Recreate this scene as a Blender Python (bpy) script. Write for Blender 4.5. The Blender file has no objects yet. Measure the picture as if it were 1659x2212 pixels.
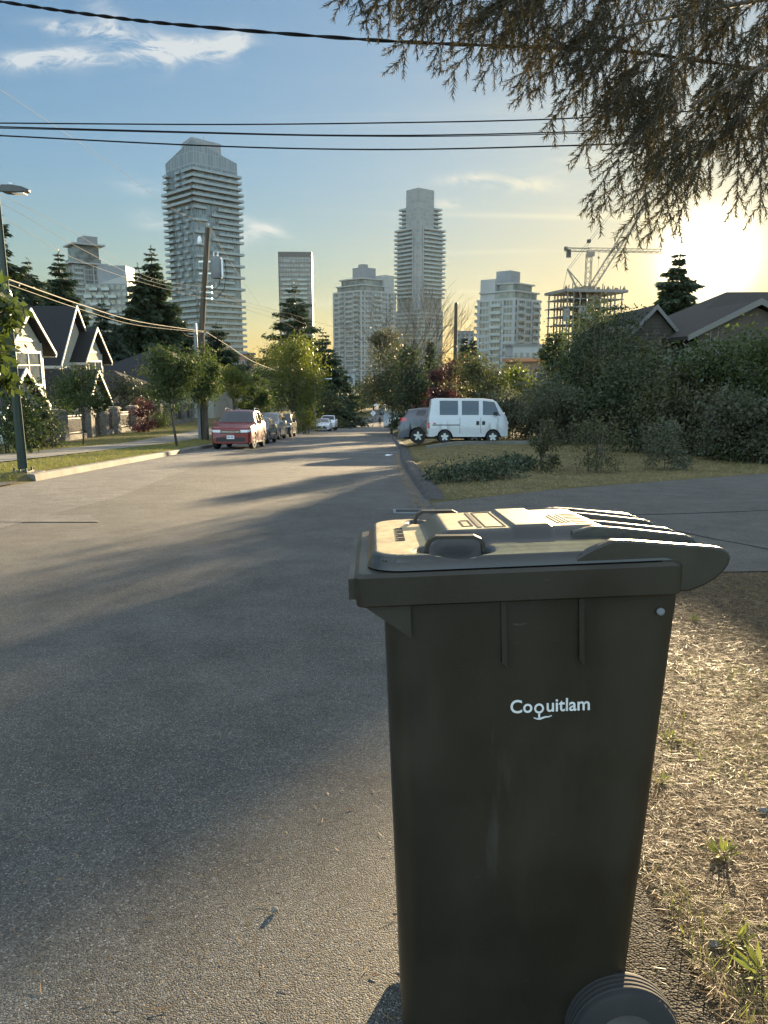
import bpy, bmesh, math, random
import numpy as np
from mathutils import Vector, Matrix

scene = bpy.context.scene
COL = scene.collection
rad = math.radians
rng = np.random.default_rng(11)
random.seed(5)

# ------------------------------------------------------------------ camera
H = 1.30                      # eye height
PITCH = rad(10.9)
cam_d = bpy.data.cameras.new('camera')
cam_d.sensor_fit = 'VERTICAL'
cam_d.sensor_height = 36.0
cam_d.sensor_width = 27.0
cam_d.lens = 36.0 * 1648 / 2212
cam_d.clip_start = 0.05
cam_d.clip_end = 20000
cam = bpy.data.objects.new('camera', cam_d)
COL.objects.link(cam)
cam.location = (0, 0, H)
cam.rotation_euler = (math.pi / 2 - PITCH, 0, 0)
scene.camera = cam

# ------------------------------------------------------------------ sky, sun, exposure
SUN_EL = rad(7.0)
SUN_AZ = rad(22.1)            # to the right of the street direction (+Y)
SDIR = Vector((math.sin(SUN_AZ) * math.cos(SUN_EL), math.cos(SUN_AZ) * math.cos(SUN_EL), math.sin(SUN_EL)))
scene.view_settings.view_transform = 'Standard'
scene.view_settings.look = 'None'
scene.view_settings.gamma = 1
scene.view_settings.exposure = 2.35

world = bpy.data.worlds.new('World')
scene.world = world
world.use_nodes = True
nt = world.node_tree
nt.nodes.clear()
N = nt.nodes.new
L = nt.links.new


def val(x):
    n = N('ShaderNodeValue'); n.outputs[0].default_value = x; return n.outputs[0]


def m_(op, a, b=None, c=None, clamp=False):
    n = N('ShaderNodeMath'); n.operation = op; n.use_clamp = clamp
    for i, q in enumerate((a, b, c)):
        if q is None: continue
        if isinstance(q, (int, float)): n.inputs[i].default_value = q
        else: L(q, n.inputs[i])
    return n.outputs[0]


def vmix(fac, a, b, mode='MIX'):
    n = N('ShaderNodeMix'); n.data_type = 'RGBA'; n.blend_type = mode
    for i, q in ((0, fac), (6, a), (7, b)):
        if isinstance(q, (int, float)): n.inputs[i].default_value = q
        elif isinstance(q, tuple): n.inputs[i].default_value = (*q, 1)
        else: L(q, n.inputs[i])
    return n.outputs[2]


tc = N('ShaderNodeTexCoord')
sky = N('ShaderNodeTexSky')
sky.sky_type = 'NISHITA'
sky.sun_disc = False
sky.sun_elevation = SUN_EL
sky.sun_rotation = SUN_AZ
sky.air_density = 1.0
sky.dust_density = 0.55
sky.ozone_density = 1.8
sep = N('ShaderNodeSeparateXYZ'); L(tc.outputs['Generated'], sep.inputs[0])
dx, dy, dz = sep.outputs
dyc = m_('MAXIMUM', dy, 0.05)
gu = m_('DIVIDE', dx, dyc)
gv = m_('DIVIDE', dz, dyc)
dot = N('ShaderNodeVectorMath'); dot.operation = 'DOT_PRODUCT'
L(tc.outputs['Generated'], dot.inputs[0]); dot.inputs[1].default_value = SDIR
ang = m_('ARCCOSINE', m_('MINIMUM', dot.outputs['Value'], 0.999999))


def gauss(w):
    q = m_('DIVIDE', ang, w)
    return m_('EXPONENT', m_('MULTIPLY', m_('MULTIPLY', q, q), -1.0))


# aureole round the low sun
core = m_('MULTIPLY', gauss(rad(1.95)), 1.4)
halo = m_('MULTIPLY', gauss(rad(4.6)), 0.085)
wide = m_('MULTIPLY', gauss(rad(11)), 0.010)
glow = N('ShaderNodeCombineXYZ')
L(m_('ADD', m_('MULTIPLY', core, 1.0), m_('ADD', m_('MULTIPLY', halo, 1.0), m_('MULTIPLY', wide, 1.0))), glow.inputs[0])
L(m_('ADD', m_('MULTIPLY', core, 0.88), m_('ADD', m_('MULTIPLY', halo, 0.70), m_('MULTIPLY', wide, 0.72))), glow.inputs[1])
L(m_('ADD', m_('MULTIPLY', core, 0.66), m_('ADD', m_('MULTIPLY', halo, 0.22), m_('MULTIPLY', wide, 0.30))), glow.inputs[2])

# thin wispy cloud: patches in direction space broken up by stretched noise
comb = N('ShaderNodeCombineXYZ')
L(gu, comb.inputs[0]); L(m_('MULTIPLY', gv, 2.6), comb.inputs[1])
no1 = N('ShaderNodeTexNoise'); no1.inputs['Scale'].default_value = 14; no1.inputs['Detail'].default_value = 9
no1.inputs['Roughness'].default_value = 0.62; no1.inputs['Distortion'].default_value = 1.6
L(comb.outputs[0], no1.inputs['Vector'])
no2 = N('ShaderNodeTexNoise'); no2.inputs['Scale'].default_value = 3.2; no2.inputs['Detail'].default_value = 6
no2.inputs['Distortion'].default_value = 0.8
cs = N('ShaderNodeVectorMath'); cs.operation = 'MULTIPLY'; cs.inputs[1].default_value = (1.0, 5.5, 1)
L(comb.outputs[0], cs.inputs[0]); L(cs.outputs[0], no2.inputs['Vector'])


def patch(u0, v0, su, sv, tilt=0.0):
    du = m_('SUBTRACT', gu, u0)
    dv = m_('SUBTRACT', m_('SUBTRACT', gv, v0), m_('MULTIPLY', du, tilt))
    a = m_('DIVIDE', du, su); b = m_('DIVIDE', dv, sv)
    return m_('EXPONENT', m_('MULTIPLY', m_('ADD', m_('MULTIPLY', a, a), m_('MULTIPLY', b, b)), -1.0))


def uv_of(px, py):
    a = (px - 829.5) / 1648; b = (1106 - py) / 1648
    y = math.cos(PITCH) + b * math.sin(PITCH); z = -math.sin(PITCH) + b * math.cos(PITCH)
    return a / y, z / y


def msum(items):
    r = items[0]
    for q in items[1:]: r = m_('ADD', r, q)
    return r


wisps = [((120, 130), .062, .011, .04, 1.5), ((60, 128), .03, .007, .1, 1.2), ((185, 122), .03, .008, -.15, 1.2), ((190, 66), .050, .009, -.10, 1.5), ((245, 60), .022, .020, -.6, 1.2), ((120, 56), .02, .004, .2, .8),
         ((400, 106), .060, .012, .06, 2.0), ((330, 112), .022, .017, -.2, 1.6), ((490, 100), .022, .015, .3, 1.9), ((520, 512), .035, .009, .25, 1.4), ((570, 492), .028, .006, -.35, 1.2),
         ((1120, 395), .06, .009, -.05, 1.1), ((1010, 385), .03, .005, .1, .9), ((970, 440), .03, .005, 0, 1.0), ((300, 405), .030, .008, -.15, .7),
         ((330, 480), .022, .012, -.2, .6), ((1290, 345), .05, .010, .1, .9)]
ws = msum([m_('MULTIPLY', patch(*uv_of(*c), su, sv, t), a) for c, su, sv, t, a in wisps])
wn = m_('MULTIPLY', m_('SUBTRACT', no1.outputs[0], 0.37), 3.6, clamp=True)
wisp = m_('MULTIPLY', ws, wn, clamp=True)
# long streaks low over the horizon and a soft veil
streaks = [((1300, 470), .22, .0035, -.02, .7), ((1560, 490), .16, .0045, -.10, 1.3), ((1060, 545), .10, .003, .02, .5),
           ((1060, 632), .10, .0022, -.03, .55), ((1280, 660), .08, .002, -.06, .6), ((700, 655), .3, .006, .0, .4), ((1010, 240), .2, .014, .1, .22)]
ss = msum([m_('MULTIPLY', patch(*uv_of(*c), su, sv, t), a) for c, su, sv, t, a in streaks])
st = m_('MULTIPLY', ss, m_('MULTIPLY', m_('SUBTRACT', no2.outputs[0], .25), 2.2, clamp=True), clamp=True)
veil = m_('MULTIPLY', m_('MULTIPLY', m_('SUBTRACT', no2.outputs[0], .5), 1.6, clamp=True), .12)

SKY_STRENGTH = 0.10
FILL_SKY = 2.5  # boost added to the unseen overhead sky to fill the shade
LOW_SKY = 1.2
# the bright part of the sky towards the sun is rolled off to keep it from clipping
raw = N('ShaderNodeVectorMath'); raw.operation = 'SCALE'; raw.inputs['Scale'].default_value = SKY_STRENGTH
L(sky.outputs[0], raw.inputs[0])
RA, RS = 0.575, 0.185
bw = N('ShaderNodeRGBToBW'); L(raw.outputs[0], bw.inputs[0])
fl = m_('DIVIDE', RA, m_('ADD', 1.0, m_('MULTIPLY', bw.outputs[0], RA / RS)))
byl = N('ShaderNodeVectorMath'); byl.operation = 'SCALE'; L(raw.outputs[0], byl.inputs[0]); L(fl, byl.inputs['Scale'])
den = N('ShaderNodeVectorMath'); den.operation = 'MULTIPLY_ADD'; L(raw.outputs[0], den.inputs[0])
den.inputs[1].default_value = (RA / RS,) * 3; den.inputs[2].default_value = (1, 1, 1)
num = N('ShaderNodeVectorMath'); num.operation = 'SCALE'; num.inputs['Scale'].default_value = RA; L(raw.outputs[0], num.inputs[0])
byc = N('ShaderNodeVectorMath'); byc.operation = 'DIVIDE'; L(num.outputs[0], byc.inputs[0]); L(den.outputs[0], byc.inputs[1])
roll = vmix(.25, byl.outputs[0], byc.outputs[0])
hs = N('ShaderNodeHueSaturation'); hs.inputs['Saturation'].default_value = 1.02
tint = N('ShaderNodeMix'); tint.data_type = 'RGBA'; tint.inputs[6].default_value = (.93, .985, .90, 1); tint.inputs[7].default_value = (.80, .955, 1.08, 1)
eln = N('ShaderNodeMapRange'); eln.inputs['From Min'].default_value = .03; eln.inputs['From Max'].default_value = .22; L(dz, eln.inputs['Value'])
L(eln.outputs[0], tint.inputs[0])
L(vmix(1.0, roll, tint.outputs[2], 'MULTIPLY'), hs.inputs['Color'])


def smooth(x, a, b):
    n = N('ShaderNodeMapRange'); n.interpolation_type = 'SMOOTHSTEP'
    n.inputs['From Min'].default_value = a; n.inputs['From Max'].default_value = b; L(x, n.inputs['Value']); return n.outputs[0]


fill_mask = m_('MAXIMUM', smooth(dz, .50, .78), smooth(m_('MULTIPLY', dy, -1.0), -.30, .30))  # sky overhead and behind, out of view, brightened and warmed as fill
up_ = N('ShaderNodeVectorMath'); up_.operation = 'SCALE'; L(m_('ADD', LOW_SKY, m_('MULTIPLY', smooth(dz, .2, .6), FILL_SKY - LOW_SKY)), up_.inputs['Scale']); L(raw.outputs[0], up_.inputs[0])
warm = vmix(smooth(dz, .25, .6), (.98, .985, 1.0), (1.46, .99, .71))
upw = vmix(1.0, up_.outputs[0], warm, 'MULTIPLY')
both = vmix(fill_mask, hs.outputs[0], upw)
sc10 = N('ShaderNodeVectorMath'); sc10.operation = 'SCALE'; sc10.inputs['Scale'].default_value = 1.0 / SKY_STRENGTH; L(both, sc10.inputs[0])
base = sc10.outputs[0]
lum = N('ShaderNodeRGBToBW'); L(base, lum.inputs[0])
cl_col = N('ShaderNodeMix'); cl_col.data_type = 'RGBA'
cl_col.inputs[6].default_value = (1.62, 1.68, 1.68, 1); cl_col.inputs[7].default_value = (2.2, 1.95, 1.25, 1)
L(m_('MULTIPLY', gauss(rad(24)), 1.0), cl_col.inputs[0])
c1 = vmix(m_('MULTIPLY', wisp, .72), base, cl_col.outputs[2])
c2 = vmix(m_('MULTIPLY', m_('ADD', st, veil), .6), c1, cl_col.outputs[2])
glow10 = N('ShaderNodeVectorMath'); glow10.operation = 'SCALE'
L(glow.outputs[0], glow10.inputs[0]); glow10.inputs['Scale'].default_value = 1.0 / SKY_STRENGTH
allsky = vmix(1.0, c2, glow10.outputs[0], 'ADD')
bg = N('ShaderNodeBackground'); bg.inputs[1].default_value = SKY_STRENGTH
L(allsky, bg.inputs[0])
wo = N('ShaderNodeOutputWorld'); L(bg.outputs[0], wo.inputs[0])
world.cycles.sampling_method = 'MANUAL'
world.cycles.sample_map_resolution = 1024

sd = bpy.data.lights.new('sun', 'SUN')
sd.energy = 4.4
sd.angle = rad(0.5)
sd.color = (1.0, 0.76, 0.45)
sun = bpy.data.objects.new('sun', sd)
COL.objects.link(sun)
sun.rotation_euler = SDIR.to_track_quat('Z', 'Y').to_euler()

scene.cycles.use_denoising = True
scene.cycles.max_bounces = 6
scene.cycles.transparent_max_bounces = 8
scene.cycles.caustics_reflective = False
scene.cycles.caustics_refractive = False
scene.cycles.sample_clamp_indirect = 4.0
scene.cycles.sample_clamp_direct = 8.0


# ------------------------------------------------------------------ places
def ray(px, py):
    a = (px - 829.5) / 1648; b = (1106 - py) / 1648
    return Vector((a, math.cos(PITCH) + b * math.sin(PITCH), -math.sin(PITCH) + b * math.cos(PITCH)))


def at(px, py, d):
    r = ray(px, py)
    return Vector((0, 0, H)) + r * (d / r.y)


def sstep(a, b, x):
    t = min(1, max(0, (x - a) / (b - a))); return t * t * (3 - 2 * t)


def interp(pts, x):
    if x <= pts[0][0]: return pts[0][1]
    for (a, p), (b, q) in zip(pts, pts[1:]):
        if x <= b: return p + (q - p) * (x - a) / (b - a)
    return pts[-1][1]


ROADZ = [(-60, 4.2), (0, 0), (140, -9.8), (165, -11.1), (190, -11.75), (230, -12.1), (330, -12.6), (600, -14), (6000, -16)]
KERBX = [(-60, -7.4), (16, -7.4), (33, -8.0), (50, -8.8), (200, -9.0), (7000, -9.0)]
EDGEX = 0.72


def zr(y): return interp(ROADZ, y)
def kx(y): return interp(KERBX, y)


def G(x, y):
    k = kx(y)
    z = zr(y)
    if x < k:
        fade = 1 - sstep(150, 190, y)
        z += (.14 + .015 * min(8, k - x)) * fade * sstep(15.2, 16.2, y)
        z += sstep(-8.5, -14, x) * .035 * min(40, max(0, y - 36)) * fade
    elif x > EDGEX:
        z += .012 * min(90, max(0, y - 8)) * sstep(EDGEX, 3.2, x) * (1 - sstep(150, 190, y))
        z += .03 * sstep(EDGEX, 1.2, x) * sstep(10, 14, y)
    return z


# ------------------------------------------------------------------ materials
def newmat(name):
    m = bpy.data.materials.new(name); m.use_nodes = True
    t = m.node_tree
    return m, t, t.nodes, t.links, t.nodes['Principled BSDF']


def pm(name, c, c2=None, scale=3.0, rough=.6, metal=0.0, bump=0.0, bscale=None, spec=.5, detail=4, coat=0.0, stretch=None):
    m, t, n, l, p = newmat(name)
    p.inputs['Base Color'].default_value = (*c, 1)
    p.inputs['Roughness'].default_value = rough
    p.inputs['Metallic'].default_value = metal
    p.inputs['Specular IOR Level'].default_value = spec
    p.inputs['Coat Weight'].default_value = coat
    p.inputs['Coat Roughness'].default_value = .05
    if c2 is not None or bump:
        tcn = n.new('ShaderNodeTexCoord')
        src = tcn.outputs['Object']
        if stretch:
            mp = n.new('ShaderNodeMapping'); mp.inputs['Scale'].default_value = stretch
            l.new(src, mp.inputs[0]); src = mp.outputs[0]
    if c2 is not None:
        no = n.new('ShaderNodeTexNoise'); no.inputs['Scale'].default_value = scale; no.inputs['Detail'].default_value = detail
        l.new(src, no.inputs['Vector'])
        cr = n.new('ShaderNodeValToRGB')
        cr.color_ramp.elements[0].position = .35; cr.color_ramp.elements[0].color = (*c, 1)
        cr.color_ramp.elements[1].position = .65; cr.color_ramp.elements[1].color = (*c2, 1)
        l.new(no.outputs[0], cr.inputs[0]); l.new(cr.outputs[0], p.inputs['Base Color'])
    if bump:
        nb = n.new('ShaderNodeTexNoise'); nb.inputs['Scale'].default_value = bscale or scale * 4; nb.inputs['Detail'].default_value = 5
        l.new(src, nb.inputs['Vector'])
        b = n.new('ShaderNodeBump'); b.inputs['Strength'].default_value = 1; b.inputs['Distance'].default_value = bump
        l.new(nb.outputs[0], b.inputs['Height']); l.new(b.outputs[0], p.inputs['Normal'])
    return m


def leafmat(name, ca, cb, trans=.4, rough=.55, dead=None):
    m, t, n, l, p = newmat(name)
    g = n.new('ShaderNodeNewGeometry')
    cr = n.new('ShaderNodeValToRGB')
    e = cr.color_ramp.elements
    e[0].color = (*ca, 1); e[1].color = (*cb, 1)
    if dead:
        q = e.new(.93); q.color = (*cb, 1); e[-1].color = (*dead, 1)
    tcn = n.new('ShaderNodeTexCoord')
    no = n.new('ShaderNodeTexNoise'); no.inputs['Scale'].default_value = .9; no.inputs['Detail'].default_value = 2
    l.new(tcn.outputs['Object'], no.inputs['Vector'])
    mm = n.new('ShaderNodeMath'); mm.operation = 'MULTIPLY_ADD'; mm.inputs[1].default_value = .65; mm.inputs[2].default_value = 0
    ad = n.new('ShaderNodeMath'); ad.operation = 'MULTIPLY_ADD'; ad.inputs[1].default_value = .5
    l.new(g.outputs['Random Per Island'], mm.inputs[0]); l.new(no.outputs[0], ad.inputs[0]); l.new(mm.outputs[0], ad.inputs[2])
    l.new(ad.outputs[0], cr.inputs[0])
    p.inputs['Roughness'].default_value = rough
    l.new(cr.outputs[0], p.inputs['Base Color'])
    tr = n.new('ShaderNodeBsdfTranslucent')
    ht = n.new('ShaderNodeHueSaturation'); ht.inputs['Value'].default_value = 1.5; ht.inputs['Saturation'].default_value = 1.15
    l.new(cr.outputs[0], ht.inputs['Color']); l.new(ht.outputs[0], tr.inputs[0])
    mx = n.new('ShaderNodeMixShader'); mx.inputs[0].default_value = trans
    l.new(p.outputs[0], mx.inputs[1]); l.new(tr.outputs[0], mx.inputs[2])
    l.new(mx.outputs[0], n['Material Output'].inputs[0])
    return m


def asphalt(name, c1, c2, speck=(.3, .29, .27), bump=.007, rough=.75, fine=1.0, spec=.32):
    m, t, n, l, p = newmat(name)
    tcn = n.new('ShaderNodeTexCoord')
    crk = n.new('ShaderNodeTexNoise'); crk.inputs['Scale'].default_value = 2.3; crk.inputs['Detail'].default_value = 9; crk.inputs['Roughness'].default_value = .7
    l.new(tcn.outputs['Object'], crk.inputs['Vector'])
    big = n.new('ShaderNodeTexNoise'); big.inputs['Scale'].default_value = .55; big.inputs['Detail'].default_value = 7
    l.new(tcn.outputs['Object'], big.inputs['Vector'])
    sm = n.new('ShaderNodeTexNoise'); sm.inputs['Scale'].default_value = 45 * fine; sm.inputs['Detail'].default_value = 4
    l.new(tcn.outputs['Object'], sm.inputs['Vector'])
    a = n.new('ShaderNodeMath'); a.operation = 'MULTIPLY_ADD'; a.inputs[1].default_value = .55
    l.new(big.outputs[0], a.inputs[0])
    h = n.new('ShaderNodeMath'); h.operation = 'MULTIPLY'; h.inputs[1].default_value = .45
    l.new(sm.outputs[0], h.inputs[0]); l.new(h.outputs[0], a.inputs[2])
    cr = n.new('ShaderNodeValToRGB')
    cr.color_ramp.elements[0].position = .36; cr.color_ramp.elements[0].color = (*c1, 1)
    cr.color_ramp.elements[1].position = .64; cr.color_ramp.elements[1].color = (*c2, 1)
    l.new(a.outputs[0], cr.inputs[0])
    vo = n.new('ShaderNodeTexVoronoi'); vo.inputs['Scale'].default_value = 240 * fine; vo.inputs['Randomness'].default_value = 1
    l.new(tcn.outputs['Object'], vo.inputs['Vector'])
    sc = n.new('ShaderNodeSeparateColor'); l.new(vo.outputs['Color'], sc.inputs[0])
    gt = n.new('ShaderNodeMath'); gt.operation = 'GREATER_THAN'; gt.inputs[1].default_value = .90
    l.new(sc.outputs[0], gt.inputs[0])
    mx = n.new('ShaderNodeMix'); mx.data_type = 'RGBA'
    l.new(gt.outputs[0], mx.inputs[0]); l.new(cr.outputs[0], mx.inputs[6]); mx.inputs[7].default_value = (*speck, 1)
    st_ = n.new('ShaderNodeMapRange'); st_.inputs['From Min'].default_value = .35; st_.inputs['From Max'].default_value = .7; st_.inputs['To Min'].default_value = .72; st_.inputs['To Max'].default_value = 1.12
    l.new(crk.outputs[0], st_.inputs['Value'])
    sv_ = n.new('ShaderNodeVectorMath'); sv_.operation = 'SCALE'; l.new(mx.outputs[2], sv_.inputs[0]); l.new(st_.outputs[0], sv_.inputs['Scale'])
    ag = n.new('ShaderNodeMapRange'); ag.inputs['To Min'].default_value = .45; ag.inputs['To Max'].default_value = 1.55; l.new(sc.outputs[2], ag.inputs['Value'])
    sw_ = n.new('ShaderNodeVectorMath'); sw_.operation = 'SCALE'; l.new(sv_.outputs[0], sw_.inputs[0]); l.new(ag.outputs[0], sw_.inputs['Scale'])
    v2 = n.new('ShaderNodeTexVoronoi'); v2.inputs['Scale'].default_value = 95 * fine; l.new(tcn.outputs['Object'], v2.inputs['Vector'])
    s2 = n.new('ShaderNodeSeparateColor'); l.new(v2.outputs['Color'], s2.inputs[0])
    g2 = n.new('ShaderNodeMath'); g2.operation = 'GREATER_THAN'; g2.inputs[1].default_value = .955; l.new(s2.outputs[0], g2.inputs[0])
    d2 = n.new('ShaderNodeMath'); d2.operation = 'LESS_THAN'; d2.inputs[1].default_value = .33; l.new(v2.outputs['Distance'], d2.inputs[0])
    gd = n.new('ShaderNodeMath'); gd.operation = 'MULTIPLY'; l.new(g2.outputs[0], gd.inputs[0]); l.new(d2.outputs[0], gd.inputs[1])
    m9 = n.new('ShaderNodeMix'); m9.data_type = 'RGBA'; l.new(gd.outputs[0], m9.inputs[0]); l.new(sw_.outputs[0], m9.inputs[6]); m9.inputs[7].default_value = (speck[0] * 1.2, speck[1] * 1.2, speck[2] * 1.15, 1)
    l.new(m9.outputs[2], p.inputs['Base Color'])
    p.inputs['Roughness'].default_value = rough
    p.inputs['Specular IOR Level'].default_value = spec
    vb = n.new('ShaderNodeMath'); vb.operation = 'MULTIPLY'; vb.inputs[1].default_value = -1
    l.new(vo.outputs['Distance'], vb.inputs[0])
    vh = n.new('ShaderNodeMath'); vh.operation = 'MULTIPLY_ADD'; vh.inputs[1].default_value = .9
    l.new(sc.outputs[1], vh.inputs[0]); l.new(vb.outputs[0], vh.inputs[2])
    b = n.new('ShaderNodeBump'); b.inputs['Strength'].default_value = .9; b.inputs['Distance'].default_value = bump
    l.new(vh.outputs[0], b.inputs['Height'])
    b2 = n.new('ShaderNodeBump'); b2.inputs['Strength'].default_value = .6; b2.inputs['Distance'].default_value = .02
    l.new(big.outputs[0], b2.inputs['Height']); l.new(b2.outputs[0], b.inputs['Normal'])
    l.new(b.outputs[0], p.inputs['Normal'])
    return m


def facade(name, glass, glass2, mullion, bw, bh, mort=.12, rough=.12, zoff=0.0):
    """window wall: panes of slightly different glass in a grid of mullions"""
    m, t, n, l, p = newmat(name)
    tcn = n.new('ShaderNodeTexCoord'); sp = n.new('ShaderNodeSeparateXYZ'); l.new(tcn.outputs['Object'], sp.inputs[0])
    ad = n.new('ShaderNodeMath'); ad.operation = 'ADD'; l.new(sp.outputs[0], ad.inputs[0]); l.new(sp.outputs[1], ad.inputs[1])
    cb = n.new('ShaderNodeCombineXYZ'); l.new(ad.outputs[0], cb.inputs[0]); l.new(sp.outputs[2], cb.inputs[1])
    br = n.new('ShaderNodeTexBrick'); br.offset = 0; br.squash = 1
    br.inputs['Scale'].default_value = 1; br.inputs['Brick Width'].default_value = bw; br.inputs['Row Height'].default_value = bh
    br.inputs['Mortar Size'].default_value = mort; br.inputs['Mortar Smooth'].default_value = 0
    br.inputs['Color1'].default_value = (*glass, 1); br.inputs['Color2'].default_value = (*glass2, 1)
    br.inputs['Mortar'].default_value = (*mullion, 1)
    l.new(cb.outputs[0], br.inputs['Vector']); l.new(br.outputs['Color'], p.inputs['Base Color'])
    mr = n.new('ShaderNodeMath'); mr.operation = 'MULTIPLY_ADD'; mr.inputs[1].default_value = .4; mr.inputs[2].default_value = rough
    l.new(br.outputs['Fac'], mr.inputs[0]); l.new(mr.outputs[0], p.inputs['Roughness'])
    p.inputs['Specular IOR Level'].default_value = .8
    return m


M = {}
M['asphalt'] = asphalt('asphalt', (.092, .089, .081), (.150, .144, .130), speck=(.25, .24, .22))
M['old_asphalt'] = asphalt('old_asphalt', (.13, .125, .12), (.20, .19, .175), speck=(.36, .34, .3))
M['patch_asphalt'] = asphalt('patch_asphalt', (.14, .135, .13), (.19, .185, .17), speck=(.3, .29, .27))
M['dark_asphalt'] = asphalt('dark_asphalt', (.04, .04, .04), (.075, .072, .07))
M['shaded_asphalt'] = asphalt('shaded_asphalt', (.020, .019, .017), (.045, .042, .036), speck=(.12, .11, .09), bump=.012, fine=.6, spec=.06)  # asphalt darkened to paint in the self-shade of its grain
M['drive_asphalt'] = asphalt('drive_asphalt', (.10, .092, .080), (.145, .133, .115))
M['concrete'] = pm('concrete', (.13, .122, .105), (.21, .197, .168), 1.5, .85, bump=.006, bscale=30)
M['pale_concrete'] = pm('pale_concrete', (.42, .42, .42), (.50, .50, .49), .1, .8)
M['soil'] = pm('soil', (.045, .034, .022), (.10, .075, .045), 9, .95, spec=.1, bump=.03, bscale=14)
M['lawn'] = pm('lawn', (.09, .08, .035), (.15, .125, .06), 1.2, .95, spec=.1, bump=.03, bscale=20)
M['land'] = pm('land', (.05, .06, .03), (.09, .09, .05), .02, .95, spec=0)
M['hills'] = pm('hills', (.035, .05, .03), (.06, .075, .045), .03, 1, spec=0)
M['bark'] = pm('bark', (.055, .042, .03), (.12, .095, .07), 9, .9, bump=.02, bscale=25, stretch=(1, 1, .25))
M['grey_bark'] = pm('grey_bark', (.10, .088, .072), (.17, .15, .125), 9, .9, bump=.02, bscale=25, stretch=(1, 1, .25))
M['pole_wood'] = pm('pole_wood', (.05, .038, .028), (.10, .078, .056), 5, .85, bump=.01, bscale=20, stretch=(1, 1, .08))
M['green_metal'] = pm('green_metal', (.012, .028, .022), (.018, .036, .028), 3, .4, spec=.5)
M['dark_metal'] = pm('dark_metal', (.02, .02, .022), rough=.45)
M['grey_metal'] = pm('grey_metal', (.14, .15, .16), (.19, .20, .205), 3, .65, metal=.0)
M['lamp_dark'] = pm('lamp_dark', (.06, .065, .06), rough=.5)
M['steel'] = pm('steel', (.45, .45, .46), rough=.3, metal=1)
M['cable'] = pm('cable', (.012, .012, .013), rough=.9, spec=.1)
M['wire_grey'] = pm('wire_grey', (.10, .095, .09), rough=.7, spec=.2)
M['tele_cable'] = pm('tele_cable', (.17, .15, .125), rough=.7, spec=.2)
M['rubber'] = pm('rubber', (.016, .016, .017), (.026, .025, .024), 8, .8)
M['rim'] = pm('rim', (.5, .5, .52), rough=.3, metal=.9)
M['glass_dark'] = pm('glass_dark', (.012, .015, .018), rough=.05, spec=.8)
M['trim'] = pm('trim', (.014, .014, .015), rough=.5)
M['lamp_clear'] = pm('lamp_clear', (.7, .72, .75), rough=.12, spec=.9)
M['lamp_red'] = pm('lamp_red', (.42, .02, .015), rough=.15, spec=.9)
M['plate'] = pm('plate', (.75, .76, .8), rough=.5)
M['chrome'] = pm('chrome', (.75, .75, .76), rough=.12, metal=1)
M['under'] = pm('under', (.01, .01, .01), rough=.9)




def lid_material():
    m = pm('bin_lid', (.026, .026, .024), (.036, .035, .031), 9, .34, bump=.0006, bscale=120, spec=.6)
    t = m.node_tree; n, l = t.nodes, t.links; p = n['Principled BSDF']
    old = p.inputs['Base Color'].links[0].from_socket
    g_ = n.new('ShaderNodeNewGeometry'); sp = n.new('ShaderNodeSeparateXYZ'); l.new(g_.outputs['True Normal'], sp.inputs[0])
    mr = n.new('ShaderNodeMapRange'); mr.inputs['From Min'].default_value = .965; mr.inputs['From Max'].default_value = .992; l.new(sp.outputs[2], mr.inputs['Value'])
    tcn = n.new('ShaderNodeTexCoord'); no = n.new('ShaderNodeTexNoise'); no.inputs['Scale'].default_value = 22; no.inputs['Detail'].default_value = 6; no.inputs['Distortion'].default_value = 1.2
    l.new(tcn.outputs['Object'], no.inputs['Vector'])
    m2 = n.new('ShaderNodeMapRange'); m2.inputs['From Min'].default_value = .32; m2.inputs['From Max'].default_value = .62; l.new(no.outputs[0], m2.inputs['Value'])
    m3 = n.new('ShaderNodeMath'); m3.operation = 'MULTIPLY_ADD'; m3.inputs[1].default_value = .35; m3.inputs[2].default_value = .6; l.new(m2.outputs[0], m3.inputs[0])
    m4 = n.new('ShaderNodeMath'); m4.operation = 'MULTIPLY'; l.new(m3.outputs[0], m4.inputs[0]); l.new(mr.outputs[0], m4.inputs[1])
    mx = n.new('ShaderNodeMix'); mx.data_type = 'RGBA'; l.new(m4.outputs[0], mx.inputs[0]); l.new(old, mx.inputs[6]); mx.inputs[7].default_value = (.50, .37, .18, 1)  # dust on upward faces, its gold also painting the low sun's glow
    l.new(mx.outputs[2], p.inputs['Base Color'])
    mrr = n.new('ShaderNodeMath'); mrr.operation = 'MULTIPLY_ADD'; mrr.inputs[1].default_value = .28; mrr.inputs[2].default_value = .34; l.new(m4.outputs[0], mrr.inputs[0]); l.new(mrr.outputs[0], p.inputs['Roughness'])
    return m


def paint(name, c, metal=.25, rough=.38):
    m = pm(name, c, rough=rough, metal=metal, coat=.5); return m


# ------------------------------------------------------------------ objects
def link(o, parent=None):
    COL.objects.link(o)
    if parent is not None: o.parent = parent
    return o


def tag(o, label=None, cat=None, group=None, kind=None):
    if label: o['label'] = label
    if cat: o['category'] = cat
    if group: o['group'] = group
    if kind: o['kind'] = kind
    return o


def thing(name, label, cat, loc=(0, 0, 0), rot=(0, 0, 0), group=None):
    o = bpy.data.objects.new(name, None)
    o.empty_display_size = .3
    o.location = loc; o.rotation_euler = rot
    link(o)
    return tag(o, label, cat, group)


def copy_tree(o, parent=None):
    c = o.copy(); link(c, parent)
    for ch in [q for q in bpy.data.objects if q.parent == o]:
        copy_tree(ch, c)
    return c


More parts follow.
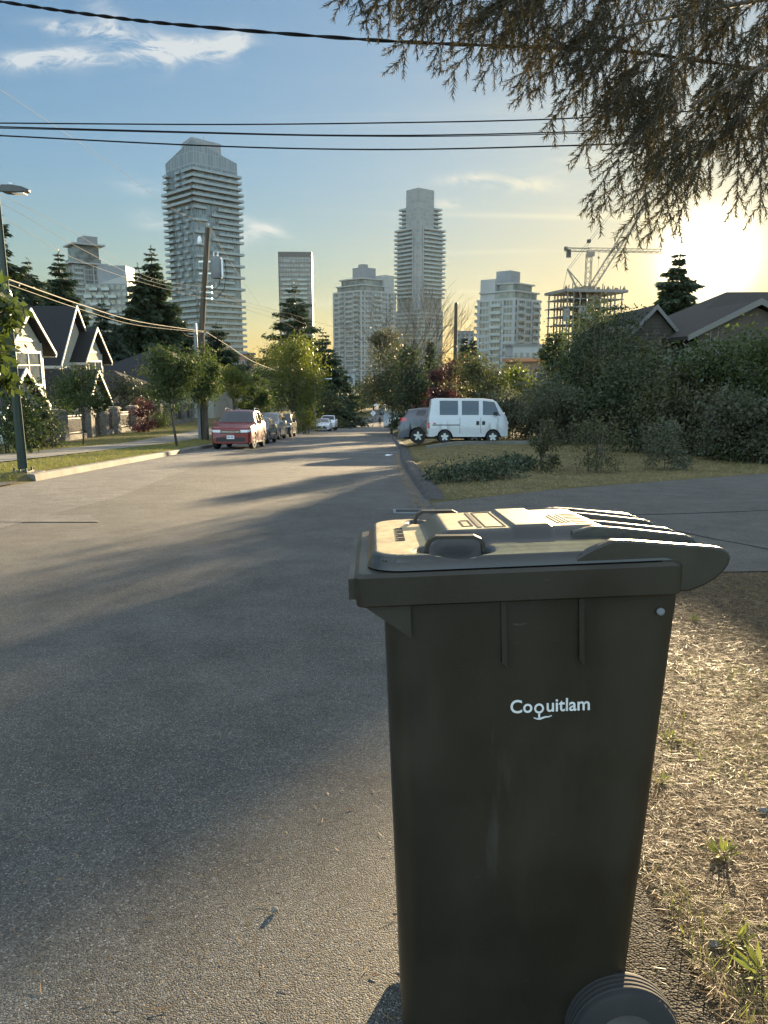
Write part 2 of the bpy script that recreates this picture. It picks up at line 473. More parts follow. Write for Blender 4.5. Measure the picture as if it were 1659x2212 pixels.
def mesh_np(name, V, F, mats, parent=None, smooth=False, mi=None):
    me = bpy.data.meshes.new(name)
    V = np.asarray(V, dtype=np.float32); F = np.asarray(F, dtype=np.int32)
    k = F.shape[1]
    me.vertices.add(len(V)); me.vertices.foreach_set('co', V.ravel())
    me.loops.add(F.size); me.loops.foreach_set('vertex_index', F.ravel())
    me.polygons.add(len(F)); me.polygons.foreach_set('loop_start', np.arange(0, F.size, k, dtype=np.int32))
    for q in (mats if isinstance(mats, (list, tuple)) else [mats]): me.materials.append(q)
    if mi is not None: me.polygons.foreach_set('material_index', np.asarray(mi, dtype=np.int32))
    if smooth: me.polygons.foreach_set('use_smooth', np.ones(len(F), dtype=bool))
    me.update(calc_edges=True)
    return link(bpy.data.objects.new(name, me), parent)


class MB:
    def __init__(s): s.v = []; s.f = []; s.m = []

    def add(s, vs, fs, mi=0):
        o = len(s.v); s.v += [tuple(q) for q in vs]
        for f in fs: s.f.append(tuple(i + o for i in f)); s.m.append(mi)
        return s

    def box(s, x0, x1, y0, y1, z0, z1, mi=0):
        return s.add([(x0, y0, z0), (x1, y0, z0), (x1, y1, z0), (x0, y1, z0), (x0, y0, z1), (x1, y0, z1), (x1, y1, z1), (x0, y1, z1)],
                     [(0, 3, 2, 1), (4, 5, 6, 7), (0, 1, 5, 4), (1, 2, 6, 5), (2, 3, 7, 6), (3, 0, 4, 7)], mi)

    def bar(s, a, b, w, h=None, mi=0, up=(0, 0, 1)):
        a = Vector(a); b = Vector(b); h = h or w
        d = (b - a).normalized(); u = Vector(up)
        if abs(d.dot(u)) > .97: u = Vector((1, 0, 0))
        r = d.cross(u).normalized() * w / 2; t = r.cross(d).normalized() * h / 2
        vs = [p + i * r + j * t for p in (a, b) for i, j in ((-1, -1), (1, -1), (1, 1), (-1, 1))]
        return s.add(vs, [(0, 3, 2, 1), (4, 5, 6, 7), (0, 1, 5, 4), (1, 2, 6, 5), (2, 3, 7, 6), (3, 0, 4, 7)], mi)

    def tube(s, pts, r, n=6, mi=0, caps=True):
        pts = [Vector(p) for p in pts]
        rs = r if isinstance(r, (list, tuple)) else [r] * len(pts)
        o = len(s.v); up = Vector((0, 0, 1))
        for i, p in enumerate(pts):
            d = (pts[min(i + 1, len(pts) - 1)] - pts[max(i - 1, 0)])
            d = d.normalized() if d.length > 1e-9 else Vector((0, 0, 1))
            u = up if abs(d.dot(up)) < .95 else Vector((1, 0, 0))
            a = d.cross(u).normalized(); b = a.cross(d)
            for k in range(n):
                q = 2 * math.pi * k / n
                s.v.append(tuple(p + (a * math.cos(q) + b * math.sin(q)) * rs[i]))
        for i in range(len(pts) - 1):
            for k in range(n):
                s.f.append((o + i * n + k, o + i * n + (k + 1) % n, o + (i + 1) * n + (k + 1) % n, o + (i + 1) * n + k)); s.m.append(mi)
        if caps:
            s.f.append(tuple(o + k for k in reversed(range(n)))); s.m.append(mi)
            e = o + (len(pts) - 1) * n
            s.f.append(tuple(e + k for k in range(n))); s.m.append(mi)
        return s

    def lathe(s, prof, n=20, c=(0, 0, 0), axis='Z', mi=0, caps=True):
        """prof: (radius, height) along the axis"""
        o = len(s.v); c = Vector(c)
        for r, h in prof:
            for k in range(n):
                q = 2 * math.pi * k / n; a, b = r * math.cos(q), r * math.sin(q)
                p = {'Z': (a, b, h), 'Y': (a, h, b), 'X': (h, a, b)}[axis]
                s.v.append(tuple(c + Vector(p)))
        for i in range(len(prof) - 1):
            for k in range(n):
                s.f.append((o + i * n + k, o + i * n + (k + 1) % n, o + (i + 1) * n + (k + 1) % n, o + (i + 1) * n + k)); s.m.append(mi)
        for i, rev in ((0, True), (len(prof) - 1, False)):
            if caps and prof[i][0] > 1e-6:
                q = [o + i * n + k for k in range(n)]
                s.f.append(tuple(reversed(q) if rev else q)); s.m.append(mi)
        return s

    def prism(s, poly, axis, a, b, mi=0):
        """extrude a 2-D outline along axis from a to b; poly in the other two axes in xyz order"""
        def P(u, v, w): return {'X': (w, u, v), 'Y': (u, w, v), 'Z': (u, v, w)}[axis]
        n = len(poly)
        vs = [P(u, v, a) for u, v in poly] + [P(u, v, b) for u, v in poly]
        fs = [tuple(range(n)), tuple(reversed(range(n, 2 * n)))] + [(i, i + n, (i + 1) % n + n, (i + 1) % n) for i in range(n)]
        return s.add(vs, fs, mi)

    def build(s, name, mats, parent=None, smooth=False, bevel=0.0, autosmooth=None):
        me = bpy.data.meshes.new(name)
        me.from_pydata(s.v, [], s.f)
        for q in (mats if isinstance(mats, (list, tuple)) else [mats]): me.materials.append(q)
        me.polygons.foreach_set('material_index', s.m)
        bm = bmesh.new(); bm.from_mesh(me)
        bmesh.ops.recalc_face_normals(bm, faces=bm.faces)
        if bevel:
            bmesh.ops.bevel(bm, geom=list(bm.edges), offset=bevel, segments=2, affect='EDGES', profile=.5)
        bm.to_mesh(me); bm.free()
        if smooth: me.polygons.foreach_set('use_smooth', np.ones(len(me.polygons), dtype=bool))
        me.update()
        o = link(bpy.data.objects.new(name, me), parent)
        if autosmooth:
            me.polygons.foreach_set('use_smooth', np.ones(len(me.polygons), dtype=bool))
            bm = bmesh.new(); bm.from_mesh(me)
            for e in bm.edges:
                if len(e.link_faces) == 2 and e.calc_face_angle(0) > autosmooth: e.smooth = False
            bm.to_mesh(me); bm.free()
        return o


def build_each(mb, name, mats, parent=None, **kw):
    """one object for every connected piece of the builder's shape"""
    par = list(range(len(mb.v)))

    def find(i):
        while par[i] != i: par[i] = par[par[i]]; i = par[i]
        return i
    for f in mb.f:
        for q in f[1:]: par[find(q)] = find(f[0])
    gr = {}
    for f, m in zip(mb.f, mb.m): gr.setdefault(find(f[0]), []).append((f, m))
    out = []
    for fs in gr.values():
        ids = sorted({i for f, _ in fs for i in f}); mp = {i: k for k, i in enumerate(ids)}
        q = MB(); q.v = [mb.v[i] for i in ids]; q.f = [tuple(mp[i] for i in f) for f, _ in fs]; q.m = [m for _, m in fs]
        out.append(q.build(name, mats, parent, **kw))
    return out


def rand_unit(n):
    v = rng.normal(size=(n, 3)); return v / np.linalg.norm(v, axis=1)[:, None]


def leaves(c, d, nrm, ln, wd):
    """diamond leaves: base at c, along d, n x 4 verts"""
    s = np.cross(d, nrm); s /= (np.linalg.norm(s, axis=1)[:, None] + 1e-9)
    ln = np.asarray(ln).reshape(-1, 1); wd = np.asarray(wd).reshape(-1, 1)
    mid = c + d * ln * .45
    V = np.stack([c, mid + s * wd * .5, c + d * ln, mid - s * wd * .5], 1).reshape(-1, 3)
    F = np.arange(len(V)).reshape(-1, 4)
    return V, F


def broadleaf(name, label, cat, base, height, radius, n=5000, leaf=.12, mat=None, trunk_r=.07, bare=.35, lobes=14, flat=1.0,
              bark=None, group=None, seed=0, stems=1, squash=.75, upright=False):
    """tree or bush: trunk with limbs reaching into lobes of foliage"""
    global rng
    rng = np.random.default_rng(100 + seed)
    r_ = random.Random(seed)
    t = thing(name, label, cat, base, group=group)
    z0 = height * bare
    ch = height - z0
    cz = z0 + ch * .5
    cs = []
    for i in range(lobes):
        for _ in range(30):
            u = rand_unit(1)[0] * (rng.random() ** .4)
            p = np.array([u[0] * radius * .72, u[1] * radius * .72, cz + u[2] * ch * .42])
            if upright:
                k = (p[2] - z0) / ch
                p[:2] *= max(.25, 1.15 - 1.0 * abs(k - .35))
            break
        cs.append(p)
    if bare < .13 and height < 9:      # bushes are leafy down to the ground
        for i in range(max(5, lobes // 3)):
            a_ = rng.random() * 6.283; q_ = radius * (.35 + .4 * rng.random())
            cs.append(np.array([q_ * math.cos(a_), q_ * math.sin(a_), height * (.08 + .16 * rng.random())]))
    lobes = len(cs)
    lr = radius * (.50 if lobes > 6 else .7)
    V = []
    per = n // lobes
    for p in cs:
        R = lr * (.45 + .85 * rng.random())
        u = rand_unit(per); rr = R * (rng.random(per) ** .45) * (1 + .55 * np.sin(u[:, 0] * 5 + R * 40) * np.sin(u[:, 1] * 4 + R * 90) * np.cos(u[:, 2] * 6))
        c = p + u * rr[:, None] * np.array([1, 1, squash])
        d = rand_unit(per) * .8 + u * .6 + np.array([0, 0, -.35])
        d /= np.linalg.norm(d, axis=1)[:, None]
        nr = rand_unit(per) + np.array([0, 0, .8])
        ln = leaf * rng.uniform(.65, 1.35) * (.45 + 1.1 * rng.random(per))
        v, _ = leaves(c, d, nr, ln, ln * .55)
        V.append(v)
    V = np.concatenate(V)
    V[:, 2] = np.maximum(V[:, 2], .02)
    mesh_np('crown', V, np.arange(len(V)).reshape(-1, 4), mat, t)
    mb = MB()
    for sidx in range(stems):
        off = Vector((r_.uniform(-1, 1), r_.uniform(-1, 1), 0)) * (radius * .25 if stems > 1 else 0)
        lean = Vector((r_.uniform(-.08, .08), r_.uniform(-.08, .08), 0)) * height + off * .8
        pts = [off + Vector((0, 0, -.15)), off + lean * .3 + Vector((0, 0, z0 * .6)), off + lean * .7 + Vector((0, 0, z0 + ch * .25)), off + lean + Vector((0, 0, z0 + ch * .85))]
        mb.tube(pts, [trunk_r * 1.2, trunk_r, trunk_r * .75, trunk_r * .2], 7)
        for i, p in enumerate(cs):
            if stems > 1 and i % stems != sidx: continue
            k = r_.uniform(.15, .6)
            a = pts[1].lerp(pts[3], k)
            e = Vector(p)
            mid = a.lerp(e, .5) + Vector((0, 0, .06 * height * r_.random()))
            mb.tube([a, mid, e], [trunk_r * .45, trunk_r * .28, trunk_r * .1], 5)
    mb.build('trunk', bark or M['bark'], t, smooth=True)
    return t


def conifer(name, label, base, height, radius, mat, seed=0, bare=.06, n=26, droop=.35, dens=1.0, group=None, ragged=.25, leaf=.55, top=1.0):
    global rng
    rng = np.random.default_rng(300 + seed)
    t = thing(name, label, 'conifer', base, group=group)
    C_, D_, L_ = [], [], []
    br = MB()
    br.tube([(0, 0, -.3), (0, 0, height * .5), (0, 0, height * .985)], [height * .016, height * .009, .02], 7)
    z0 = height * bare
    for w in range(n):
        k = (w + rng.random() * .6) / n
        z = z0 + (height - z0) * k
        ln0 = radius * (1 - k) ** .85 * top + .18
        nb = int(5 + 4 * (1 - k))
        ph = rng.random() * 6.28
        for b in range(nb):
            a = ph + 6.283 * b / nb + rng.normal() * .25
            ln = ln0 * (1 + ragged * rng.normal()); ln = max(.15, ln)
            dr = droop * (1 - k * .9) + rng.normal() * .08
            z = z0 + (height - z0) * k + rng.normal() * (height - z0) / n * .45 * (1 - k)
            m = max(3, int(ln / leaf * 5.0 * dens))
            s = np.linspace(.12, 1, m)
            ca, sa = math.cos(a), math.sin(a)
            px = ca * ln * s; py = sa * ln * s
            pz = z - dr * ln * s + .22 * ln * s * s * dr * 2
            if ln > .8:
                br.tube([(0, 0, z), (px[m // 2], py[m // 2], pz[m // 2]), (px[-1], py[-1], pz[-1])], [.012 * ln + .015, .01 * ln, .008], 4, caps=False)
            for side in (-1, 1, 0):
                sp = (1 - s * .65) * min(1.0, .42 * ln) * (.7 + .6 * rng.random(m))
                dirx = ca * .75 - sa * side * .8; diry = sa * .75 + ca * side * .8
                d = np.stack([np.full(m, dirx), np.full(m, diry), -.28 - .5 * rng.random(m)], 1) + rng.normal(size=(m, 3)) * .22
                d /= np.linalg.norm(d, axis=1)[:, None]
                C_.append(np.stack([px, py, pz], 1) + rng.normal(size=(m, 3)) * .05 * ln0); D_.append(d); L_.append(np.maximum(.16, np.minimum(leaf * 1.7, sp + .18)))
    # leader
    m = 14
    C_.append(np.stack([np.zeros(m), np.zeros(m), np.linspace(height * .92, height, m)], 1))
    d = rand_unit(m) * .6 + np.array([0, 0, .8]); D_.append(d / np.linalg.norm(d, axis=1)[:, None]); L_.append(np.full(m, .3))
    c = np.concatenate(C_); d = np.concatenate(D_); l = np.concatenate(L_)
    nr = rand_unit(len(c)) + np.array([0, 0, .25])
    V, F = leaves(c, d, nr, l * 1.15, l * .36)
    mesh_np('crown', V, F, mat, t)
    br.build('trunk', M['bark'], t, smooth=True)
    return t


LM = {
    'conifer': leafmat('conifer_needles', (.018, .034, .018), (.040, .062, .026), trans=.15),
    'conifer_blue': leafmat('blue_conifer_needles', (.022, .040, .028), (.045, .066, .040), trans=.15),
    'street': leafmat('street_tree_leaf', (.022, .040, .011), (.062, .084, .022), trans=.36, rough=.7),
    'lime': leafmat('lime_leaf', (.05, .072, .015), (.12, .135, .03), trans=.45),
    'poplar': leafmat('poplar_leaf', (.05, .074, .016), (.145, .16, .035), trans=.46, rough=.5),
    'dark': leafmat('dark_leaf', (.020, .032, .014), (.055, .07, .025), trans=.3),
    'olive': leafmat('olive_leaf', (.035, .042, .018), (.085, .085, .035), trans=.35, dead=(.2, .12, .04)),
    'plum': leafmat('plum_leaf', (.025, .012, .014), (.06, .022, .02), trans=.3),
    'redbush': leafmat('red_leaf', (.045, .012, .014), (.095, .022, .02), trans=.3),
    'berry': leafmat('berry_leaf', (.03, .045, .018), (.075, .08, .03), trans=.35, dead=(.20, .025, .02)),
    'grey': leafmat('grey_leaf', (.05, .058, .035), (.10, .105, .06), trans=.35),
    'glossy': leafmat('glossy_leaf', (.025, .042, .016), (.07, .09, .028), trans=.3, rough=.22),
    'juniper': leafmat('juniper_leaf', (.025, .04, .022), (.05, .068, .03), trans=.2),
    'cedar': leafmat('cedar_needle', (.022, .019, .008), (.050, .040, .015), trans=.24, dead=(.11, .065, .025), rough=.85),
    'straw': leafmat('straw_blade', (.075, .049, .025), (.235, .17, .09), trans=.3, rough=.6),
    'needle': leafmat('fallen_needle', (.12, .062, .028), (.34, .24, .11), trans=.25, rough=.5),
    'grass': leafmat('grass_blade', (.09, .12, .025), (.24, .25, .06), trans=.4),
    'drygrass': leafmat('dry_lawn_blade', (.16, .13, .06), (.33, .27, .12), trans=.35),
    'cherry': leafmat('cherry_leaf', (.02, .036, .012), (.06, .08, .022), trans=.36, rough=.3),
}

# ================================================================== THE SETTING
# ground: one sheet out to the horizon; a step down under the carriageway
ys = sorted(set([-45, -30, -20, -12, -6, -3, -1.5] + [round(q, 3) for q in np.arange(0, 20, .5)] + list(range(20, 60, 2)) + list(range(60, 260, 6)) +
                [280, 320, 380, 450, 520, 600, 700, 850, 1000, 1400, 2000, 3100]))
NX = 0
rows = []
for y in ys:
    k = kx(y)
    far = min(4.5, max(1.0, y / 160))
    xs = [-900 * far, -300 * far, -120, -70, -45, -34, -26, -20, -17, -15, -13.5, -12, -11, -10, k - 1.0, k - .35, k - .18, k, k + .001, k + 2, -3, EDGEX - .05, EDGEX, EDGEX + .25, EDGEX + .6,
          1.8, 2.4, 3.2, 4.5, 6, 8, 11, 15, 20, 30, 45, 80, 140, 320 * far, 900 * far]
    row = []
    for i, x in enumerate(xs):
        if 18 <= i <= 21: z = zr(y) - .03
        else: z = G(x, y)
        row.append((x, y, z))
    rows.append(row); NX = len(xs)
V = np.array(rows).reshape(-1, 3)
F = []; MI = []
for j in range(len(rows) - 1):
    for i in range(NX - 1):
        a = j * NX + i
        F.append((a, a + 1, a + NX + 1, a + NX))
        y = rows[j][0][1]
        MI.append(1 if y > 240 else (0 if (i >= 22 and y < 9) else 2))
g = mesh_np('ground', V, F, [M['soil'], M['land'], M['lawn']], smooth=True, mi=MI)
tag(g, kind='structure')


def sheet(name, pts_fn, y0, y1, mat, off, step=1.0, nx=2, kind='structure'):
    yy = list(np.arange(y0, y1, step)) + [y1]
    V, F = [], []
    for y in yy:
        a, b = pts_fn(y)
        for i in range(nx + 1):
            x = a + (b - a) * i / nx
            V.append((x, y, (zr(y) if (kx(y) - .01 <= x <= EDGEX + .02) else G(x, y)) + off))
    for j in range(len(yy) - 1):
        for i in range(nx):
            q = j * (nx + 1) + i
            F.append((q, q + 1, q + nx + 2, q + nx + 1))
    o = mesh_np(name, V, F, mat, smooth=True)
    return tag(o, kind=kind)


sheet('road', lambda y: (kx(y), EDGEX), -40, 196, M['asphalt'], 0.0, 1.0)
# crossing street at the bottom of the hill, and the street going on
cross = sheet('road', lambda y: (-60, 60), 176, 190, M['asphalt'], .05, 2.0, 8)
sheet('road', lambda y: (-3.0, 4.0), 190, 320, M['asphalt'], .03, 5.0)
# old paler lane along the parked cars, and trench patches
LANE = [(-40, -5.0), (9, -4.6), (13, -4.5), (17, -4.9), (30, -6.0), (42, -6.7), (60, -7.2), (110, -7.4)]
sheet('road_lane', lambda y: (kx(y) + .02, interp(LANE, y)), -40, 110, M['old_asphalt'], .004)
sheet('road_patch', lambda y: (-6.3 + .1 * (y - 36), -1.8 + .04 * (y - 36)), 35.6, 38.3, M['patch_asphalt'], .008, .45)
sheet('road_patch', lambda y: (-4.4, .55), 29.2, 31.2, M['patch_asphalt'], .008, .4)
sheet('road_patch', lambda y: (-6.4, .4), 66, 70, M['patch_asphalt'], .008, .5)
sheet('road_patch', lambda y: (-6.4, .4), 104, 112, M['patch_asphalt'], .008, 1)
sheet('road_patch', lambda y: (-5.0 - .2 * (y - 9.5), -3.6 - .6 * (y - 9.5)), 9.5, 10.2, M['old_asphalt'], .008, .3)
# pavement beyond the left verge
sheet('pavement', lambda y: (-11.9 - .012 * (y - 16), -10.0 - .01 * (y - 16)), 10, 95, M['concrete'], .03, 1.0, 3)
sheet('road_edge_shade', lambda y: (EDGEX - .22 + .05 * math.sin(y * 5.1) + .03 * math.sin(y * 13), EDGEX), .6, 6.4, M['shaded_asphalt'], .004, .1, 3)  # dark sheet: shade between the stones put into the colour
# side apron at the near left corner
sheet('side_road', lambda y: (-30, kx(y) - .02), -40, 15.4, M['dark_asphalt'], .03, 1.0, 3)
# driveway crossing the right verge
dv = []
VV, FF = [], []
for j in range(13):
    t = j / 12
    for i in range(9):
        s = i / 8
        x = EDGEX + .02 + s * 17
        yn = 6.2 + .05 * (x - EDGEX); yf = 11.7 + .62 * (x - EDGEX)
        y = yn + (yf - yn) * t
        VV.append((x, y, G(x, y) + .008))
for j in range(12):
    for i in range(8):
        q = j * 9 + i
        FF.append((q, q + 1, q + 10, q + 9))
tag(mesh_np('driveway', VV, FF, M['drive_asphalt'], smooth=True), kind='structure')
mb = MB()
for a_, b_ in (((1.5, 9.6), (15, 12.6)), ((4.2, 6.5), (2.9, 9.9))):
    prev = None
    for i in range(25):
        t = i / 24
        x = a_[0] + (b_[0] - a_[0]) * t; y = a_[1] + (b_[1] - a_[1]) * t + .03 * math.sin(t * 23)
        p = Vector((x, y, G(x, y) + .011))
        if prev is not None:
            mb.bar(prev, p, .02 + .015 * random.random(), .003)
        prev = p
tag(mb.build('driveway_cracks', M['under']), kind='structure')
# kerb on the left: 0.14 m step
mb = MB()
prev = None
for y in list(np.arange(16.0, 100, 2.0)):
    x = kx(y); z = zr(y)
    sec = [(x + .03, y, z - .05), (x + .015, y, z + .125), (x - .01, y, z + .15), (x - .17, y, z + .155), (x - .17, y, z - .05)]
    if prev: mb.add(prev + sec, [(0, 1, 6, 5), (1, 2, 7, 6), (2, 3, 8, 7), (3, 4, 9, 8)])
    else: mb.add(sec, [(0, 1, 2, 3, 4)])
    prev = sec
tag(mb.build('kerb', M['concrete']), kind='structure')
# asphalt lip on the right edge
mb = MB(); prev = None
for y in list(np.arange(12.2, 70, .7)):
    x = EDGEX + .08 * math.sin(y * .21); z = zr(y); h = .10 * min(1, (y - 12) / 1.5)
    sec = [(x - .12, y, z - .03), (x - .03, y, z + h * .8), (x + .08, y, z + h), (x + .22, y, z + h * .8), (x + .34, y, z - .02)]
    if prev: mb.add(prev + sec, [(i, i + 1, i + 6, i + 5) for i in range(4)])
    prev = sec
tag(mb.build('kerb', M['dark_asphalt'], smooth=True), kind='structure')

# far hills
VV = []; FF = []
prof = [(-4000, -6), (-2200, 2), (-1200, -14), (-700, -8), (-200, 4), (200, 12), (500, 40), (900, 70), (1500, 105), (2400, 120), (4000, 90)]
nseg = 160
for i in range(nseg + 1):
    x = -4000 + 8000 * i / nseg
    h = interp(prof, x) + 3 * math.sin(i * 1.7) + 2 * math.sin(i * 4.1)
    VV += [(x, 2300, -22), (x, 2500, h), (x, 3000, -22)]
for i in range(nseg):
    q = i * 3
    FF += [(q, q + 3, q + 4, q + 1), (q + 1, q + 4, q + 5, q + 2)]
tag(mesh_np('hills', VV, FF, M['hills'], smooth=True), kind='structure')

# ================================================================== WHEELED BIN
M['bin_body'] = pm('bin_body', (.015, .0125, .0075), (.022, .018, .0105), 5, .40, bump=.00025, bscale=260, spec=.5)
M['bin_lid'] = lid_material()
def scuffs(m):
    """scratches, dried splashes and dust on the plastic"""
    t = m.node_tree; n, l = t.nodes, t.links; p = n['Principled BSDF']
    old = p.inputs['Base Color'].links[0].from_socket
    tcn = n.new('ShaderNodeTexCoord')
    prev = old
    for sc, stx, thr, col, k in ((9, (1, 1, .12), .70, (.10, .095, .08), .35), (60, (.25, 1, 1), .74, (.16, .15, .13), .5), (140, (1, 1, 1), .765, (.3, .29, .26), .8), (3.0, (1, 1, .35), .56, (.034, .030, .020), .6)):
        mp = n.new('ShaderNodeMapping'); mp.inputs['Scale'].default_value = stx; mp.inputs['Rotation'].default_value = (0, .12 * sc % 1, 0); l.new(tcn.outputs['Object'], mp.inputs[0])
        no = n.new('ShaderNodeTexNoise'); no.inputs['Scale'].default_value = sc; no.inputs['Detail'].default_value = 6; no.inputs['Roughness'].default_value = .6; l.new(mp.outputs[0], no.inputs['Vector'])
        mr = n.new('ShaderNodeMapRange'); mr.inputs['From Min'].default_value = thr - .04; mr.inputs['From Max'].default_value = thr + .06; mr.inputs['To Max'].default_value = k; l.new(no.outputs[0], mr.inputs['Value'])
        mx = n.new('ShaderNodeMix'); mx.data_type = 'RGBA'; l.new(mr.outputs[0], mx.inputs[0]); l.new(prev, mx.inputs[6]); mx.inputs[7].default_value = (*col, 1); prev = mx.outputs[2]
    l.new(prev, p.inputs['Base Color'])
    nr = n.new('ShaderNodeTexNoise'); nr.inputs['Scale'].default_value = 5; nr.inputs['Detail'].default_value = 5; l.new(tcn.outputs['Object'], nr.inputs['Vector'])
    ma = n.new('ShaderNodeMath'); ma.operation = 'MULTIPLY_ADD'; ma.inputs[1].default_value = .35; ma.inputs[2].default_value = .22; l.new(nr.outputs[0], ma.inputs[0]); l.new(ma.outputs[0], p.inputs['Roughness'])


scuffs(M['bin_body'])
M['bin_label'] = pm('bin_label', (.20, .18, .14), (.28, .25, .2), 14, .5)
M['white_print'] = pm('white_print', (.72, .72, .70), (.6, .6, .58), 60, .5)


def rrect(x0, x1, y0, y1, r, z, n=6):
    out = []
    for cx, cy, a0 in ((x1 - r, y1 - r, 0), (x0 + r, y1 - r, 90), (x0 + r, y0 + r, 180), (x1 - r, y0 + r, 270)):
        for i in range(n + 1):
            a = rad(a0 + 90 * i / n); out.append((cx + r * math.cos(a), cy + r * math.sin(a), z))
    return out


def loft(mb, secs, mi=0, cap0=True, cap1=True):
    n = len(secs[0]); vs = [p for s in secs for p in s]; fs = []
    for i in range(len(secs) - 1):
        for k in range(n): fs.append((i * n + k, i * n + (k + 1) % n, (i + 1) * n + (k + 1) % n, (i + 1) * n + k))
    if cap0: fs.append(tuple(reversed(range(n))))
    if cap1: fs.append(tuple((len(secs) - 1) * n + k for k in range(n)))
    return mb.add(vs, fs, mi)


BIN_Y = 1.22
bin_ = thing('wheeled_bin', 'black wheeled refuse bin with white lettering standing at the road edge', 'bin', (.04, BIN_Y, -.0965), (rad(-4), rad(-2.2), rad(1)))
mb = MB()
secs = []
for t in np.linspace(0, 1, 13):
    z = .03 + t * .955
    secs.append(rrect(.002 - .002 * t, .436 + .097 * t, .050 - .048 * t, .415 + .045 * t, .045 + .012 * (1 - t), z))
loft(mb, secs)
body = mb.build('body', M['bin_body'], bin_, autosmooth=rad(35))
# stiffening ribs and front gussets under the rim
for poly, v0, v1 in [([(x, .985), (x + .009, .985), (x + .009, .86), (x, .87)], -.0018, .03) for x in (.205, .343)] + [
        ([(-.035, .985), (.045, .985), (.045, .925)], -.010, .0), ([(.50, .985), (.548, .985), (.530, .92), (.52, .89)], .44, .462)]:
    mb = MB(); mb.prism(poly, 'Y', v0, v1); mb.build('rib', M['bin_body'], bin_)
# rim
mb = MB()
loft(mb, [rrect(-.046, .514, -.028, .488, .016, .988), rrect(-.049, .517, -.031, .491, .018, .991), rrect(-.051, .519, -.0335, .493, .018, 1.040), rrect(-.043, .513, -.026, .486, .016, 1.046)])
mb.box(-.062, -.046, .0, .46, .997, 1.034)
mb.build('rim', M['bin_body'], bin_, autosmooth=rad(22), bevel=.0)
# lid: height field with a raised middle panel, side channels and a dished grip under each handle
nx, ny = 150, 110
S0, S1, V0, V1 = -.022, .436, -.016, .476


def lid_h(s, v):
    e = min(s - S0, v - V0, V1 - v)
    ds = min(s - S0, .07); dvv = min(v - V0, V1 - v, .07)
    if ds < .07 and dvv < .07:
        e = min(e, .07 - math.hypot(.07 - ds, .07 - dvv))
    h = 1.074
    pl = sstep(.082, .128, s) * sstep(.062, .108, v) * sstep(.062, .108, V1 + V0 - v)
    h += pl * .024
    ch = sstep(.10, .16, s) * (1 - sstep(.045, .075, min(v - V0, V1 - v)))
    h -= ch * .005
    for vc in (.040, V1 + V0 - .040):
        q = ((s - .128) / .060) ** 2 + ((v - vc) / .046) ** 2
        h -= .030 * math.exp(-q * q * q)
    h -= sstep(.395, .46, s) * (.008 + .012 * pl)
    if e < .014: h -= (.014 - math.sqrt(max(0, .014 ** 2 - (.014 - max(e, 0)) ** 2))) * 1.0
    h += sstep(.245, .252, s) * (1 - sstep(.315, .322, s)) * pl * .005
    return h, e


V = []; F = []
for j in range(ny + 1):
    for i in range(nx + 1):
        s = S0 + (S1 - S0) * i / nx; v = V0 + (V1 - V0) * j / ny
        # rounded front corners in plan
        h, e = lid_h(s, v)
        if e < 0:
            cs_, cv_ = S0 + .07, (V0 + .07 if v < .2 else V1 - .07)
            dd = Vector((s - cs_, v - cv_)); dd = dd.normalized() * .07
            s, v = cs_ + dd.x, cv_ + dd.y; h = 1.074 - .014
        V.append((s, v, h))
for j in range(ny):
    for i in range(nx):
        q = j * (nx + 1) + i; F.append((q, q + 1, q + nx + 2, q + nx + 1))
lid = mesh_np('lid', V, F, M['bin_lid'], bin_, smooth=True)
mb = MB()
sk = []
for z, off in ((1.062, 0), (1.056, .004), (1.0485, .006), (1.0485, -.02)):
    sk.append(rrect(S0 - off,   .555 + off, V0 - off, V1 + off, .07, z, 8))
loft(mb, sk, cap0=False, cap1=False)
mb.build('lid_skirt', M['bin_lid'], lid, autosmooth=rad(40))
# tail: side cheeks and ribs running back to the grab edge
tail = [(x - .033, z) for x, z in [(.365, 1.058), (.395, 1.074), (.43, 1.087), (.47, 1.084), (.545, 1.075), (.60, 1.069), (.622, 1.065), (.633, 1.057), (.636, 1.048), (.633, 1.036), (.624, 1.024), (.608, 1.010), (.588, .999), (.565, .991), (.515, .990), (.515, 1.049), (.365, 1.049)]]
cheek = []
mb = MB()
for v0, v1 in ((-.021, .002), (.464, .484)):
    mb = MB(); mb.prism(tail, 'Y', v0, v1)
    mb.build('tail_cheek', M['bin_body'], lid, bevel=.004)
for k, v in enumerate((.085, .17, .30, .385)):
    mb = MB()
    mb.prism([(x - .028, z) for x, z in [(.38, 1.090), (.42, 1.098), (.46, 1.094), (.53, 1.084), (.59, 1.075), (.608, 1.068), (.614, 1.058), (.606, 1.049), (.38, 1.049)]], 'Y', v - .008, v + .008)
    mb.build('lid_rib', M['bin_lid'], lid, bevel=.003)
mb = MB(); mb.tube([(.579, .0, 1.045), (.579, .47, 1.045)], .013, 12); mb.build('grab_bar', M['bin_body'], bin_, smooth=True)
# handles on the lid
for vc in (.040, .420):
    mb = MB()
    pts = [(.074, 1.046), (.077, 1.080), (.083, 1.092), (.096, 1.099), (.166, 1.097), (.178, 1.091), (.184, 1.081), (.187, 1.050)]
    inn = [(.180, 1.050), (.178, 1.079), (.173, 1.087), (.164, 1.091), (.099, 1.093), (.089, 1.088), (.084, 1.078), (.081, 1.046)]
    for a in range(len(pts) - 1):
        p = pts + inn; n = len(p)
        mb.prism([pts[a], pts[a + 1], inn[len(pts) - 2 - a], inn[len(pts) - 1 - a]], 'Y', vc - .011, vc + .011)
    mb.build('handle', M['bin_body'], lid)
# moulded panel with sticker outlines and a striped notice on the raised part
mb = MB()
z = 1.0982


